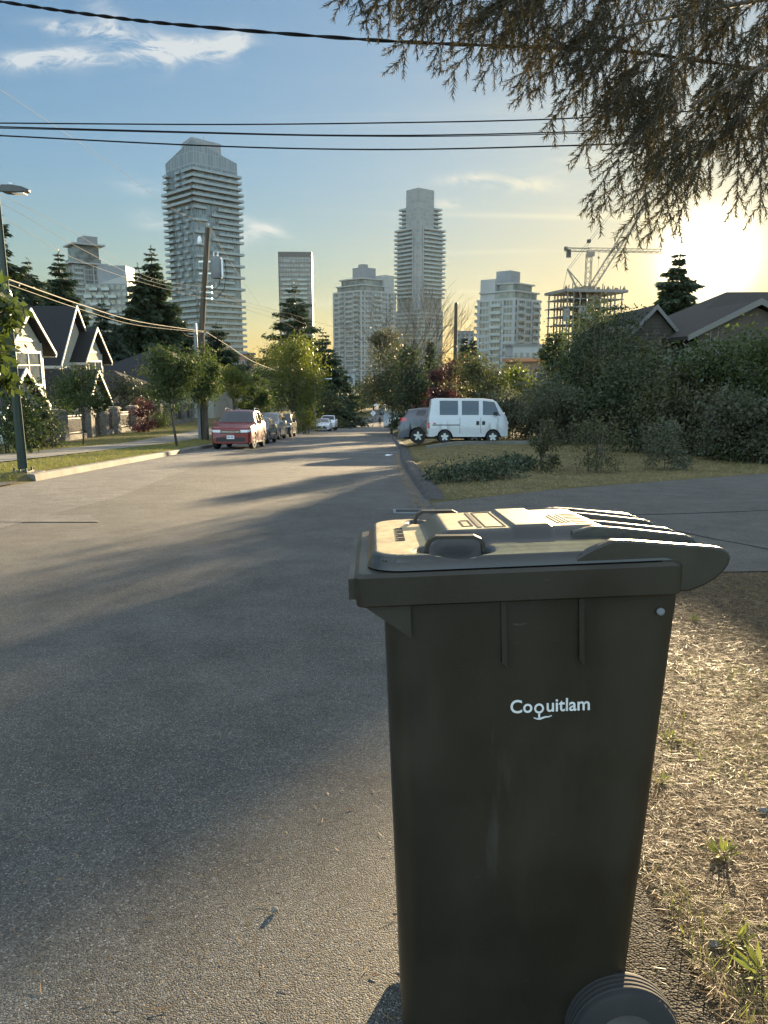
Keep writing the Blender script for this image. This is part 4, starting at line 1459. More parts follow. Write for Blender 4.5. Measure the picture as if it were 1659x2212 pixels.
# --- C: white mid-rise block with a slanted top, its end face in the sun
loc, hC = place(240, 578, 330)
Cb = thing('apartment_block', 'white mid-rise block with a slanted roof and one sunlit end behind the conifers', 'apartment block', loc, (0, 0, rad(2)))
a, b = 8.6, 8.5; top = hC - 8
mb = MB(); mb.add([(-a, -b, 0), (a, -b, 0), (a, b, 0), (-a, b, 0), (-a, -b, top - 1.0), (a, -b, top + 4.2), (a, b, top - .5), (-a, b, top - 3.5)],
                  [(0, 1, 5, 4), (1, 2, 6, 5), (2, 3, 7, 6), (3, 0, 4, 7), (4, 5, 6, 7)])
mb.build('body', M['tower_white'], Cb)
mb = MB(); mb.box(-3.6, a - .6, -b + 1.5, b - 3, top - 4, top + 8); build_each(mb, 'machine_room', M['tower_panel'], Cb)
BQ = Balconies()
for f in range(11, 20):
    z = top - (19 - f) * 2.95 - 1.5
    if z > top - 1: continue
    dark = f > 15
    mb = MB()
    if dark:
        m9 = MB(); m9.box(-a + .4, a - .2, -b - .12, -b - .05, z - .7, z + 2.25); m9.build('grey_band', M['tower_grey'], Cb)
    xs_ = [-7.2, -4.8, -2.4, 0, 2.6, 5.0, 7.2] if dark else [-6.4, -3.4, .3, 3.6, 6.6]
    for i, x in enumerate(xs_):
        w = 1.7 if dark else 1.9
        mb.box(x - w / 2, x + w / 2, -b - .22, -b - .14, z, z + 1.75, 0)
    for y in (-6, -3.4, -.8, 1.8, 4.4, 6.8):
        mb.box(a + .06, a + .14, y - .65, y + .65, z, z + 1.75, 0)
    build_each(mb, 'window', [M['win_dark'], M['tower_grey']], Cb)
    for i, x in enumerate(xs_[:5]):
        if (f + i) % 2 == 0: balc(BQ, a, b, z - .6, 0, x - 1.6, x + 1.6, 1.3)
    if f % 2: balc(BQ, a, b, z - .6, 1, -b, -b + 6, 1.4)
BQ.build(Cb, [M['slab'], M['guard']])

# --- D: flat-topped slab tower behind the tall conifer
loc, hD = place(638.5, 548, 550)
D = thing('residential_tower', 'plain grey slab tower with a dark flat top behind the open-crowned conifer', 'tower', loc, (0, 0, rad(3)))
a, b = 11.1, 9; mb = MB(); mb.box(-a, a, -b, b, 0, hD - 3.4); mb.build('body', M['glass_slab'], D)
mb = MB(); mb.box(-a - .2, a + .2, -b - .2, b + .2, hD - 3.4, hD); mb.build('roof', M['tower_dark'], D)
mb = MB(); mb.box(-a - .25, -a + .3, -b - .25, b, 0, hD - 3.4); mb.box(a - .3, a + .25, -b - .25, b, 0, hD - 3.4); build_each(mb, 'edge_fin', M['tower_dark'], D)
BQ = Balconies()
for f in range(6, int((hD - 4) / 3.0)):
    z = hD - 4 - (int((hD - 4) / 3.0) - f) * 3.0
    mb = MB(); mb.box(-a + .3, a - .3, -b - .45, -b - .0, z, z + .32, 0)
    if f < int((hD - 4) / 3.0) - 4:
        for u0 in (-9.5, 1.5): balc(BQ, a, b, z, 0, u0 + (f % 2) * 1.2, u0 + 6.5, 1.1)
    mb.build('floor_band', [M['tower_grey'], M['guard']], D)
BQ.build(D, [M['tower_grey'], M['guard']])


def framed_tower(label, px, ptop, d, a, b, rot, nvis, steps, cols_l, cols_r, balcl, balcr):
    loc, h = place(px, ptop, d)
    T = thing('residential_tower', label, 'tower', loc, (0, 0, rad(rot)))
    fl = 2.95
    top = h - steps
    mb = MB(); mb.box(-a, a, -b, b, 0, top); mb.build('body', M['glass_e'], T)
    mb = MB()
    for u in cols_r: mb.box(u - .55, u + .55, -b - .45, -b + .2, 0, top)
    for u in cols_l: mb.box(-a - .45, -a + .2, u - .55, u + .55, 0, top)
    build_each(mb, 'column', M['tower_white'], T)
    BQ = Balconies()
    n = int(top / fl)
    for f in range(max(0, n - nvis), n + 1):
        z = top - (n - f) * fl
        mb = MB()
        ring(mb, a + .3, b + .3, z - .55, z + .45, .5, 0)
        if f < n:
            for u0, u1 in balcr: balc(BQ, a, b, z, 0, u0, u1, 1.2)
            for u0, u1 in balcl: balc(BQ, a, b, z, 2, u0, u1, 1.2)
            balc(BQ, a, b, z, 1, -b + 1, -b + 5, 1.5); balc(BQ, a, b, z, 3, -a, -a + 4, 1.5)
        mb.build('floor_band', [M['tower_white'], M['guard']], T)
    BQ.build(T, [M['tower_white'], M['guard']])
    return T, top


# --- E: pale framed tower left of centre
T, top = framed_tower('broad pale-framed tower in the centre with bay windows and stepped penthouse floors', 788, 571, 495, 14.2, 13.2, 42, 34, 17.5,
                      (-13.0, -6.2, 2.2, 8, 13.4), (-12, -5.5, 1.5, 7, 12), [(-11.5, -6.2), (2.5, 6.5)], [(-5.5, 1.5), (8.6, 12.8)])
mb = MB(); mb.box(-12.6, 11.5, -11.8, 11.8, top, top + 3.2); mb.box(-10.8, 9.0, -10.2, 10, top + 3.9, top + 7.2); build_each(mb, 'penthouse', M['win_dark'], T)
mb = MB(); mb.box(-13.5, 12.4, -12.8, 12.6, top + 3.2, top + 3.9); mb.box(-12.0, 10, -11.3, 11, top + 7.2, top + 8.0); mb.box(5, 13, -12.6, -3, top + .5, top + 10.5); build_each(mb, 'terrace', M['tower_white'], T)
mb = MB(); mb.box(-5, 6, -3.5, 6, top + 8, top + 15.2); mb.box(-4.5, 0, -3, 1, top + 15.2, top + 17.0); build_each(mb, 'machine_room', M['tower_panel'], T)
# --- G: lower framed tower right of centre
T, top = framed_tower('low pale-framed tower right of the bare utility pole with a stepped roof', 1102, 586, 340, 9.9, 9.6, 48, 22, 12.5,
                      (-9.0, -3.5, 2.5, 8.6), (-8.5, -3, 2.4, 8.2), [(-3, 2.4)], [(-8.4, -4.2), (2.6, 8)])
mb = MB(); mb.box(-8.8, 8.5, -8.4, 8.6, top, top + 3.0); mb.box(-7.0, 7.5, -6.4, 7.6, top + 3.6, top + 6.4); build_each(mb, 'penthouse', M['win_dark'], T)
mb = MB(); mb.box(-9.6, 9.6, -9.2, 9.2, top + 3.0, top + 3.6); mb.box(-7.9, 8.4, -7.4, 8.2, top + 6.4, top + 7.0); mb.box(-8.9, -1.5, 1.5, 9, top + .5, top + 8.8); build_each(mb, 'terrace', M['tower_white'], T)
mb = MB(); mb.box(-4.2, 3.6, -2.8, 4.2, top + 7, top + 12.3); build_each(mb, 'machine_room', M['tower_panel'], T)

# --- F: slim tower with a tall central fin
loc, hF = place(908, 416, 590)
F_ = thing('residential_tower', 'slim glass tower with long side balconies and a tall core rising above its roof', 'tower', loc, (0, 0, rad(40)))
a, b = 13.0, 12.0
low = hF * .40; up = hF - 27
mb = MB(); mb.box(-a, a, -b, b, 0, low); mb.box(-a + .8, a - .8, -b + .8, b - .8, low, up); mb.box(-a + 3.5, a - 3.0, -b + 3.5, b - 3, up, up + 16); mb.build('body', M['glass_f'], F_)
mb = MB(); mb.box(-a - .2, -a + 4.2, -b - .2, -b + 4.2, low, hF - 14); mb.box(-a + 1, a - 9.5, -b + 1, b - 10, hF - 27, hF); build_each(mb, 'core', facade('core_panels', (.15, .175, .195), (.22, .24, .255), (.24, .26, .27), 2.6, 2.95, .22, rough=.3), F_)
mb = MB()
mb.box(-a + 4.6, -a + 5.4, -b - .5, -b + 1, low + 8, up + .5); mb.box(-a - .5, -a + 1, -b + 4.6, -b + 5.4, low + 8, up + .5)
build_each(mb, 'fin', M['tower_white'], F_)
BQ = Balconies()
nF = int(hF / 2.95)
for f in range(12, nF):
    z = f * 2.95
    mb = MB()
    if z < low: ring(mb, a + .25, b + .25, z, z + .55, .4); mb.box(-a + 2, a - 1, -b - .30, -b - .26, z + .6, z + 1.4, 1); mb.box(-a - .30, -a - .26, -b + 4, b - 1, z + .6, z + 1.4, 1)
    elif z < low + 7: continue
    elif z < up:
        balc(BQ, a - .8, b - .8, z, 0, -a + 5.6, a + .8, 1.6); balc(BQ, a - .8, b - .8, z, 2, -b + 5.6, b + .8, 1.6)
        balc(BQ, a - .8, b - .8, z, 1, -b, -b + 7, 2.4 if f % 3 else 3.2); balc(BQ, a - .8, b - .8, z, 3, -a, -a + 7, 2.4 if f % 3 else 3.2)
    elif z < up + 15:
        balc(BQ, a - 3, b - 3, z, 0, -a + 6, a - 1, 1.8); balc(BQ, a - 3, b - 3, z, 1, -b + 2, -b + 9, 2.0); balc(BQ, a - 3.5, b - 3, z, 2, -b + 10, b - 1, 1.8); balc(BQ, a - 3, b - 3, z, 3, -a + 2, -a + 9, 2.0)
    else: continue
    if mb.v: mb.build('floor_band', [M['slab'], M['guard']], F_)
BQ.build(F_, [M['slab'], M['guard']])
mb = MB(); ring(mb, a - 2.4, b - 2.4, hF - 12, hF - 11.6, .12); mb.tube([(-2, -2, hF), (-2, -2, hF + 2.5)], .1, 5); mb.build('roof_rail', M['grey_metal'], F_)

# --- concrete frame under construction, with two cranes
loc, hU = place(1264, 630, 300)
U = thing('construction_frame', 'unfinished concrete building frame with open floors under two cranes', 'building site', loc, (0, 0, rad(12)))
a, b = 11.8, 9
mb = MB()
nfl = 9
for i in range(nfl):
    z = hU - i * 3.1
    ov = 1.3 if i == 0 else (.9 if i in (2,) else -.6)
    mb.box(-a - ov * .6, a + ov * .3, -b - ov, b, z - .32 - (.7 if i == 0 else 0), z)
build_each(mb, 'floor_slab', M['tower_grey'], U)
mb = MB()
for i in range(1, nfl):
    z = hU - i * 3.1
    for x in (-11, -8.6, -6, -3.2, -.5, 2.2, 5, 8, 10.8):
        for y in (0, 8): mb.box(x - .22, x + .22, y - .22, y + .22, z, z + 2.75)
mb.build('column', M['tower_grey'], U)['kind'] = 'stuff'
mb = MB()
for i in range(1, nfl):
    z = hU - i * 3.1
    for x in (-11, -8.6, -6, -3.2, -.5, 2.2, 5, 8, 10.8): mb.box(x - .22, x + .22, -8.62, -8.18, z, z + 2.75)
build_each(mb, 'column', M['tower_grey'], U)
mb = MB(); mb.box(-2, 5.5, -2, 6, hU - 30, hU - .4); mb.build('core', M['tower_grey'], U)
mb = MB()
for i in range(22):
    x = -11.5 + i * 1.08 + random.uniform(-.3, .3); h = random.choice([.6, 1, 1.4, 2.2])
    mb.box(x - .12, x + .12, -8.6, -8.2, hU, hU + h)
    if i % 3 == 0: mb.box(x - .4, x + .4, -8.8, -8, hU, hU + .8)
mb.box(-1.8, 2.6, -3, 3, hU, hU + 1.8); build_each(mb, 'formwork', M['timber_form'], U)
mb = MB(); mb.box(-a - 1.2, -a + 1.2, -9.9, -9.5, hU - 11.6, hU - 7); mb.box(-7, -3, -9.6, -9.4, hU - 9, hU - 6); mb.box(-5.4, -1.6, -9.9, -9.7, hU - 10.6, hU - 8.2)
build_each(mb, 'debris_net', M['tower_grey'], U)


def lattice(mb, p, q, w, n, ch=.12, br=.07, up=(0, 1, 0), tri=False):
    p = Vector(p); q = Vector(q); d = (q - p).normalized(); s = d.cross(Vector(up)).normalized() * w / 2; t = s.cross(d).normalized() * w / 2
    cor = [s + t, s - t, -s - t, -s + t] if not tri else [s - t, -s - t, t]
    k = len(cor)
    for c in cor: mb.bar(p + c, q + c, ch)
    for i in range(n):
        a0 = p.lerp(q, i / n); a1 = p.lerp(q, (i + 1) / n)
        for j in range(k):
            c0, c1 = cor[j], cor[(j + 1) % k]
            mb.bar(a0 + (c0 if i % 2 else c1), a1 + (c1 if i % 2 else c0), br)


pc = at(1269, 625, 312)
cr = thing('tower_crane', 'hammerhead tower crane with a level jib above the unfinished frame', 'crane', (pc.x, 312, GZ))
jz = at(1269, 540, 312).z - GZ
mb = MB(); lattice(mb, (0, 0, 0), (0, 0, jz - 1.6), 2.0, 30, .22, .13); mb.build('mast', M['crane_paint'], cr)
mb = MB(); lattice(mb, (-1, 0, jz), (at(1430, 542, 312).x - pc.x, 0, jz - .6), 1.5, 26, .2, .1, tri=True); mb.build('jib', M['crane_paint'], cr)
xl = at(1221, 540, 312).x - pc.x
mb = MB(); lattice(mb, (0, 0, jz), (xl, 0, jz + .2), 1.2, 8, .2, .1); mb.build('counter_jib', M['crane_paint'], cr)
mb = MB(); mb.box(xl + .6, xl + 2.2, -.7, .7, jz - 2.8, jz + .2); mb.box(xl - .4, xl + .8, -.5, .5, jz - .2, jz + 1.2); build_each(mb, 'counterweight', M['dark_metal'], cr)
mb = MB(); mb.box(-.9, .9, -.9, .9, jz - 2.6, jz - .6); mb.box(.8, 2.0, -.8, .4, jz - 2.4, jz - .8); mb.build('cab', M['crane_paint'], cr)
xh = at(1294, 540, 312).x - pc.x
mb = MB(); mb.bar((xh, 0, jz - .5), (xh, 0, jz - 8), .07); mb.build('hook_line', M['dark_metal'], cr)
mb = MB(); mb.box(xh - .3, xh + .3, -.3, .3, jz - 3.2, jz - 2.5); mb.build('hook', M['dark_metal'], cr)
pl = at(1277, 622, 296)
lc = thing('luffing_crane', 'luffing crane with a steep lattice boom and rear mast over the unfinished frame', 'crane', (pl.x, 296, GZ))
def lp(px, py): p = at(px, py, 296); return Vector((p.x - pl.x, 0, p.z - GZ))
mb = MB(); lattice(mb, lp(1278, 620), lp(1392, 440), 2.0, 22, .24, .13); mb.build('boom', M['crane_paint'], lc)
mb = MB(); mb.bar(lp(1226, 581), lp(1258, 648), .55); mb.bar(lp(1228, 583), lp(1252, 632) + Vector((1.6, 0, 1.5)), .35)
for i in range(6):
    t = i / 6; mb.bar(lp(1226, 581).lerp(lp(1258, 648), t), lp(1228, 583).lerp(lp(1252, 632) + Vector((1.6, 0, 1.5)), min(1, t + .1)), .16)
mb.build('rear_mast', M['crane_paint'], lc)
mb = MB()
for dxx in (0, .9): mb.bar(lp(1226, 580) + Vector((dxx, 0, 0)), lp(1334, 438) + Vector((dxx, 0, 0)), .10)
mb.bar(lp(1226, 580), lp(1215, 632), .12); build_each(mb, 'pendant_line', M['dark_metal'], lc)
mb = MB(); q = lp(1272, 521); mb.box(q.x - .6, q.x + .6, -.6, .6, q.z - .6, q.z + .6); mb.build('pulley', M['dark_metal'], lc)
mb = MB(); mb.box(-1.2, 1.2, -1.2, 1.2, 0, at(1277, 640, 296).z - GZ); mb.build('mast', M['crane_paint'], lc)

# --- small far buildings
def small_block(name, label, px0, px1, ptop, d, dep, mat, rows_=2, cols=4, roof=None, base=GZ, wm='win_dark', wh=1.4):
    p0 = at(px0, ptop, d); p1 = at(px1, ptop, d)
    t = thing(name, label, 'building', ((p0.x + p1.x) / 2, d, base))
    w = (p1.x - p0.x) / 2; h = p0.z - base
    mb = MB(); mb.box(-w, w, 0, dep, 0, h); mb.build('wall', mat, t)
    mb = MB(); mb.box(-w - .3, w + .3, -.3, dep + .3, h, h + .35); mb.build('roof', roof or M['tower_grey'], t)
    for r in range(rows_):
        for c in range(cols):
            x = -w + (c + .5) * 2 * w / cols; z = h - 2.6 - r * 3.0
            f = MB(); ww = min(.8, w / cols * .6)
            f.box(x - ww, x + ww, -.08, -.01, z, z + wh); fo = f.build('window', M['tower_white'], t)
            g2 = MB(); g2.box(x - ww + .12, x + ww - .12, -.12, -.085, z + .12, z + wh - .12); g2.build('pane', M[wm], fo)
    return t


small_block('apartment_block', 'distant pale block with a pitched glass top between the bare pole and cedars', 986, 1024, 716, 420, 14, M['tower_panel'], 4, 4)
small_block('apartment_block', 'small white house block at the foot of the broad central tower', 734, 766, 806, 210, 9, M['tower_white'], 2, 2)
small_block('low_building', 'low white commercial building with a flat roof below the stepped right tower', 1108, 1186, 747, 175, 10, M['tower_white'], 2, 6, wh=1.2)
small_block('low_building', 'brown walled outbuilding with an orange flat roof beside the dark bush', 1116, 1186, 781, 84, 8, pm('brown_wall', (.20, .13, .09), (.26, .18, .12), 2, .8), 1, 2, roof=pm('orange_roof', (.45, .20, .09), rough=.7))
small_block('apartment_block', 'reddish brick block half hidden at the foot of the tallest tower', 497, 530, 765, 150, 10, pm('brick_block', (.22, .12, .08), (.30, .18, .12), 1, .8), 3, 3)

# ================================================================== HOUSES
M['siding'] = pm('siding', (.44, .41, .32), (.48, .445, .355), .8, .8, bump=.0)
M['siding_b'] = pm('siding_b', (.30, .28, .24), (.34, .32, .27), .8, .8)
M['white_trim'] = pm('white_trim', (.52, .50, .44), rough=.6)
M['shingle'] = pm('shingle', (.010, .0105, .012), (.022, .023, .025), 14, .9, bump=.02, bscale=9, stretch=(1, 1, 3))
M['brown_shingle'] = pm('brown_shingle', (.018, .015, .012), (.035, .028, .022), 10, .9, bump=.02, bscale=9)
M['dull_trim'] = pm('dull_trim', (.13, .125, .12), rough=.6)
M['house_glass'] = pm('house_glass', (.06, .08, .10), (.12, .14, .15), 2, .06, spec=.9)
M['stone'] = pm('stone', (.10, .095, .085), (.24, .22, .19), 7, .9, bump=.02, bscale=9)
M['brick_wall'] = pm('house_siding', (.05, .042, .035), (.075, .062, .05), 2, .85)


def boards(mb, x, y0, y1, z0, z1f, step=.16, mi=0):
    """lap boards on a wall facing +X; z1f(y) gives the top"""
    z = z0
    while True:
        # clip y-range where top >= z+step
        yy = np.linspace(y0, y1, 60); ok = [q for q in yy if z1f(q) >= z + step * .5]
        if len(ok) < 2: break
        a_, b_ = ok[0], ok[-1]
        mb.add([(x, a_, z), (x + .03, a_, z), (x + .03, b_, z), (x, b_, z), (x, a_, z + step), (x + .006, a_, z + step), (x + .006, b_, z + step), (x, b_, z + step)],
               [(0, 3, 2, 1), (4, 5, 6, 7), (0, 1, 5, 4), (1, 2, 6, 5), (2, 3, 7, 6), (3, 0, 4, 7)], mi)
        z += step


def gable(parent, xf, xb, yc, hw, zpk, zev, over, th=.16, mat=None, trim=True):
    """roof with its ridge along X, gable to +X; returns nothing"""
    sl = (zpk - zev) / hw
    mb = MB()
    e = over * .6
    for sg in (-1, 1):
        a0 = (yc, zpk); b0 = (yc + sg * (hw + e), zev - e * sl)
        nrm = Vector((sg * sl, 1)).normalized() * th
        poly = [a0, b0, (b0[0], b0[1] - th * 1.2), (yc, zpk - th * 1.2)]
        mb.prism(poly, 'X', xb, xf + over)
    r = mb.build('roof', mat or M['shingle'], parent)
    if trim:
        mb = MB()
        for sg in (-1, 1):
            a_ = Vector((xf + over + .03, yc, zpk - .02)); b_ = Vector((xf + over + .03, yc + sg * (hw + e), zev - e * sl - .02))
            mb.bar(a_ + Vector((0, sg * .0, 0)), b_, .06, .26, up=(0, -sg * sl, 1)) if False else None
            poly = [(yc, zpk + .04), (yc + sg * (hw + e + .03), zev - e * sl + .02), (yc + sg * (hw + e + .03), zev - e * sl - .15), (yc, zpk - .17)]
            mb.prism(poly, 'X', xf + over + .002, xf + over + .06)
        build_each(mb, 'barge_board', M['white_trim'], parent)
        mb = MB()
        for sg in (-1, 1):
            y = yc + sg * (hw + e); z = zev - e * sl
            y0_, y1_ = sorted((y, y + sg * .10))
            mb.box(xb, xf + over, y0_, y1_, z - .22, z - .05)
        build_each(mb, 'gutter', M['white_trim'], parent)


def window(parent, x, y0, y1, z0, z1, bars=1, mat='house_glass', grid=0):
    mb = MB(); t = .09
    mb.box(x, x + .09, y0 - t, y1 + t, z1, z1 + t * 1.3); mb.box(x, x + .11, y0 - t, y1 + t, z0 - t, z0); mb.box(x, x + .09, y0 - t, y0, z0, z1); mb.box(x, x + .09, y1, y1 + t, z0, z1)
    for i in range(bars): yb = y0 + (y1 - y0) * (i + 1) / (bars + 1); mb.box(x + .01, x + .07, yb - .03, yb + .03, z0, z1)
    zb = z0 + (z1 - z0) * .62
    for ya, yb_ in [(y0 + (y1 - y0) * i / (bars + 1) + (.03 if i else 0), y0 + (y1 - y0) * (i + 1) / (bars + 1) - (.03 if i < bars else 0)) for i in range(bars + 1)]:
        mb.box(x + .01, x + .065, ya, yb_, zb - .025, zb + .025)
    f = mb.build('window', M['white_trim'], parent)
    g_ = MB(); g_.box(x + .004, x + .03, y0, y1, z0, z1); g_.build('pane', M[mat], f)
    return f


def townhouse(label, yc, gz, xm, bay, porch, main_pk, main_ev):
    t = thing('townhouse', label, 'house', (0, 0, 0))
    hw = 2.9
    # main volume
    mb = MB(); zev, zpk = main_ev, main_pk
    mb.add([(xm - 13, yc - hw + .3, gz - 1), (xm, yc - hw + .3, gz - 1), (xm, yc + hw - .3, gz - 1), (xm - 13, yc + hw - .3, gz - 1),
            (xm - 13, yc - hw + .3, zev), (xm, yc - hw + .3, zev), (xm, yc + hw - .3, zev), (xm - 13, yc + hw - .3, zev), (xm - 13, yc, zpk - .25), (xm, yc, zpk - .25)],
           [(0, 1, 5, 4), (1, 2, 6, 9, 5), (2, 3, 7, 6), (3, 0, 4, 8, 7), (4, 5, 9, 8), (6, 7, 8, 9)])
    sl = (zpk - zev) / hw
    boards(mb, xm + .002, yc - hw + .35, yc + hw - .35, gz, lambda y: zpk - .35 - abs(y - yc) * sl)
    mb.build('wall', M['siding'], t)
    gable(t, xm, xm - 13, yc, hw, zpk, zev, .40)
    window(t, xm + .03, yc - 2.2, yc - 1.1, zev - 1.3, zev - .45, 1)
    mb = MB(); mb.box(xm + .01, xm + .07, yc - hw + .3, yc - hw + .46, gz, zev - .1); build_each(mb, 'corner_board', M['white_trim'], t)
    mb = MB(); mb.tube([(xm - .9, yc - hw + .24, zev - .3), (xm - .9, yc - hw + .2, zev - .9), (xm - .5, yc - hw + .2, zev - 1.6), (xm - .45, yc - hw + .2, zev - 3.4), (xm - .1, yc - hw + .2, zev - 3.9)], .06, 6)
    mb.build('downpipe', M['white_trim'], t)
    # bay with its own gable
    bx, by, bw, bpk, bev = bay
    mb = MB()
    w2 = bw - .75
    mb.add([(xm - .5, by - w2, gz - 1), (bx, by - w2, gz - 1), (bx, by + w2, gz - 1), (xm - .5, by + w2, gz - 1),
            (xm - .5, by - w2, bev + .35), (bx, by - w2, bev + .35), (bx, by + w2, bev + .35), (xm - .5, by + w2, bev + .35), (xm - .5, by, bpk - .3), (bx, by, bpk - .3)],
           [(0, 1, 5, 4), (1, 2, 6, 9, 5), (2, 3, 7, 6), (3, 0, 4, 8, 7), (4, 5, 9, 8), (6, 7, 8, 9)])
    bsl = (bpk - bev) / bw
    boards(mb, bx + .002, by - w2 + .06, by + w2 - .06, gz, lambda y: min(bpk - .4 - abs(y - by) * bsl, 99))
    mb.build('bay', M['siding'], t)
    gable(t, bx, xm - 1.5, by, bw, bpk, bev, .40)
    window(t, bx + .03, by - w2 + .3, by + w2 - .3, bev - 1.85, bev - .25, 1)
    mb = MB()
    for sg in (-1, 1):
        y = by + sg * (w2 + .02); ya, yb = sorted((y, y + sg * .12))
        mb.box(bx - .08, bx + .06, ya, yb, gz, bev + .3)
    mb.box(bx + .035, bx + .075, by - w2 * .7, by + w2 * .7, bev + .35, bev + .5)
    build_each(mb, 'corner_board', M['white_trim'], t)
    window(t, bx + .03, by - w2 + .35, by + w2 - .35, gz + .5, gz + 1.7, 1)
    # porch
    qx, qy, qw, qpk, qev = porch
    gable(t, qx, xm - .5, qy, qw, qpk, qev, .35)
    mb = MB()
    mb.add([(qx, qy - qw + .2, qev - .1), (qx, qy + qw - .2, qev - .1), (qx, qy, qpk - .25), (qx - .1, qy - qw + .2, qev - .1), (qx - .1, qy + qw - .2, qev - .1), (qx - .1, qy, qpk - .25)],
           [(0, 1, 2), (3, 5, 4), (0, 3, 4, 1), (1, 4, 5, 2), (2, 5, 3, 0)])
    mb.box(qx - .12, qx + .04, qy - qw + .1, qy + qw - .1, qev - .35, qev - .1)
    for k in (-.75, -.2, .2, .75):
        zz = qpk - .4 - abs(k) * (qpk - qev) * .8
        mb.box(qx + .002, qx + .05, qy + k * qw - .05, qy + k * qw + .05, qev - .1, zz)
    mb.build('porch_gable', M['siding'], t)
    for sg in (-1, 1):
        mb = MB(); y = qy + sg * (qw - .35)
        mb.box(qx - .22, qx + .02, y - .16, y + .16, gz - .5, qev - .35); mb.build('porch_post', M['white_trim'], t)
    mb = MB(); mb.box(xm + .02, xm + .08, qy - .5, qy + .5, gz, gz + 2.1); mb.build('door', M['siding_b'], t)
    return t


townhouse('cream gabled townhouse with a steep dark roof, second from the left edge', 51.5, -3.0, -20.5, (-19.8, 53.0, 2.15, 3.8, 1.75), (-17.8, 47.4, 1.85, 1.05, -.9), 5.1, 1.6)
townhouse('cream gabled townhouse behind the street lamp at the left edge', 38.8, -2.3, -20.3, (-18.5, 40.3, 2.4, 4.15, 2.15), (-16.6, 35.2, 2.0, 1.15, -.45), 5.9, 2.3)


def hip_house(label, x0, x1, y0, y1, gz, zev, zrd, wall, roof, cat='house'):
    t = thing('house', label, cat, ((x0 + x1) / 2, (y0 + y1) / 2, gz))
    w, dpt = (x1 - x0) / 2, (y1 - y0) / 2; ze, zr_ = zev - gz, zrd - gz
    mb = MB(); mb.box(-w, w, -dpt, dpt, -1, ze); mb.build('wall', wall, t)
    o = .5; rl = max(.2, w - dpt)
    mb = MB(); mb.add([(-w - o, -dpt - o, ze - .1), (w + o, -dpt - o, ze - .1), (w + o, dpt + o, ze - .1), (-w - o, dpt + o, ze - .1), (-rl, 0, zr_), (rl, 0, zr_)],
                      [(0, 1, 5, 4), (1, 2, 5), (2, 3, 4, 5), (3, 0, 4), (3, 2, 1, 0)])
    mb.build('roof', roof, t)
    for x in (-w * .55, w * .5):
        f = MB(); f.box(x - .8, x + .8, -dpt - .07, -dpt - .005, ze - 2.3, ze - .8); fo = f.build('window', M['white_trim'], t)
        g_ = MB(); g_.box(x - .68, x + .68, -dpt - .10, -dpt - .075, ze - 2.18, ze - .92); g_.build('pane', M['house_glass'], fo)
    mb = MB(); mb.box(w + .005, w + .06, -1.2, 1.2, 0, 2.2); mb.build('door', M['siding_b'], t)
    return t


hip_house('low house with a wide dark hipped roof behind the stone pillars', -29, -15.5, 70, 84, -4.2, -.3, 3.0, M['siding_b'], M['shingle'])
hip_house('house with a brown shingle roof tucked behind the second gable', -24, -18.2, 57, 63, -3.4, -.55, .9, M['siding_b'], M['brown_shingle'])
hip_house('small house with a dark roof far down the left side of the street', -15.5, -8.8, 168, 178, -11.4, -6.8, -3.0, M['siding_b'], M['shingle'])
# garage front by the pole
gb = at(418, 890, 74)
t = thing('garage', 'grey garage with a pale framed door left of the utility pole', 'garage', (gb.x, 72, G(gb.x, 72)))
mb = MB(); mb.box(-2.6, 2.6, 0, 5, -.3, 2.7); mb.build('wall', M['siding_b'], t)
mb = MB(); mb.box(-1.3, 1.5, -.06, -.005, 0, 2.2); fo = mb.build('door', M['white_trim'], t)
mb = MB(); mb.box(-1.1, .2, -.10, -.065, .0, 1.9); mb.build('panel', M['under'], fo)
mb = MB(); mb.prism([(-3.0, 2.6), (3.0, 2.6), (3.0, 2.8), (0, 4.0), (-3.0, 2.8)], 'Y', -.4, 5.4); mb.build('roof', M['shingle'], t)

# --- house on the right, gable towards the street, in shade
hx = at(1415, 660, 36)
t = thing('house', 'brown house with a peaked gable and long dark roof below the sun', 'house', (hx.x, 36, G(hx.x, 36)))
zb = G(hx.x, 36); PZ = lambda py, d: at(829.5, py, d).z - zb
zpk, zev = PZ(660, 36), PZ(727, 36)
hw = 1.25
mb = MB()
mb.add([(-hw, 0, -1), (hw, 0, -1), (hw, 8, -1), (-hw, 8, -1), (-hw, 0, zev + .1), (hw, 0, zev + .1), (hw, 8, zev + .1), (-hw, 8, zev + .1), (0, 0, zpk - .12), (0, 8, zpk - .12)],
       [(0, 1, 5, 8, 4), (1, 2, 6, 5), (2, 3, 7, 9, 6), (3, 0, 4, 7), (4, 8, 9, 7), (8, 5, 6, 9)])
z = 0
while z < zpk - .3:
    w_ = hw if z < zev else hw * (zpk - z - .2) / (zpk - zev)
    mb.box(-w_, w_, -.028, -.002, z, z + .10); z += .16
mb.box(hw, 9.5, .9, 9, -1, zev - .15)
mb.build('wall', M['brick_wall'], t)
mb = MB()
for sg in (-1, 1):
    sl = (zpk - zev) / hw
    mb.prism([(0, zpk), (sg * (hw + .22), zev - .22 * sl), (sg * (hw + .22), zev - .22 * sl - .14), (0, zpk - .14)], 'Y', -.3, 8)
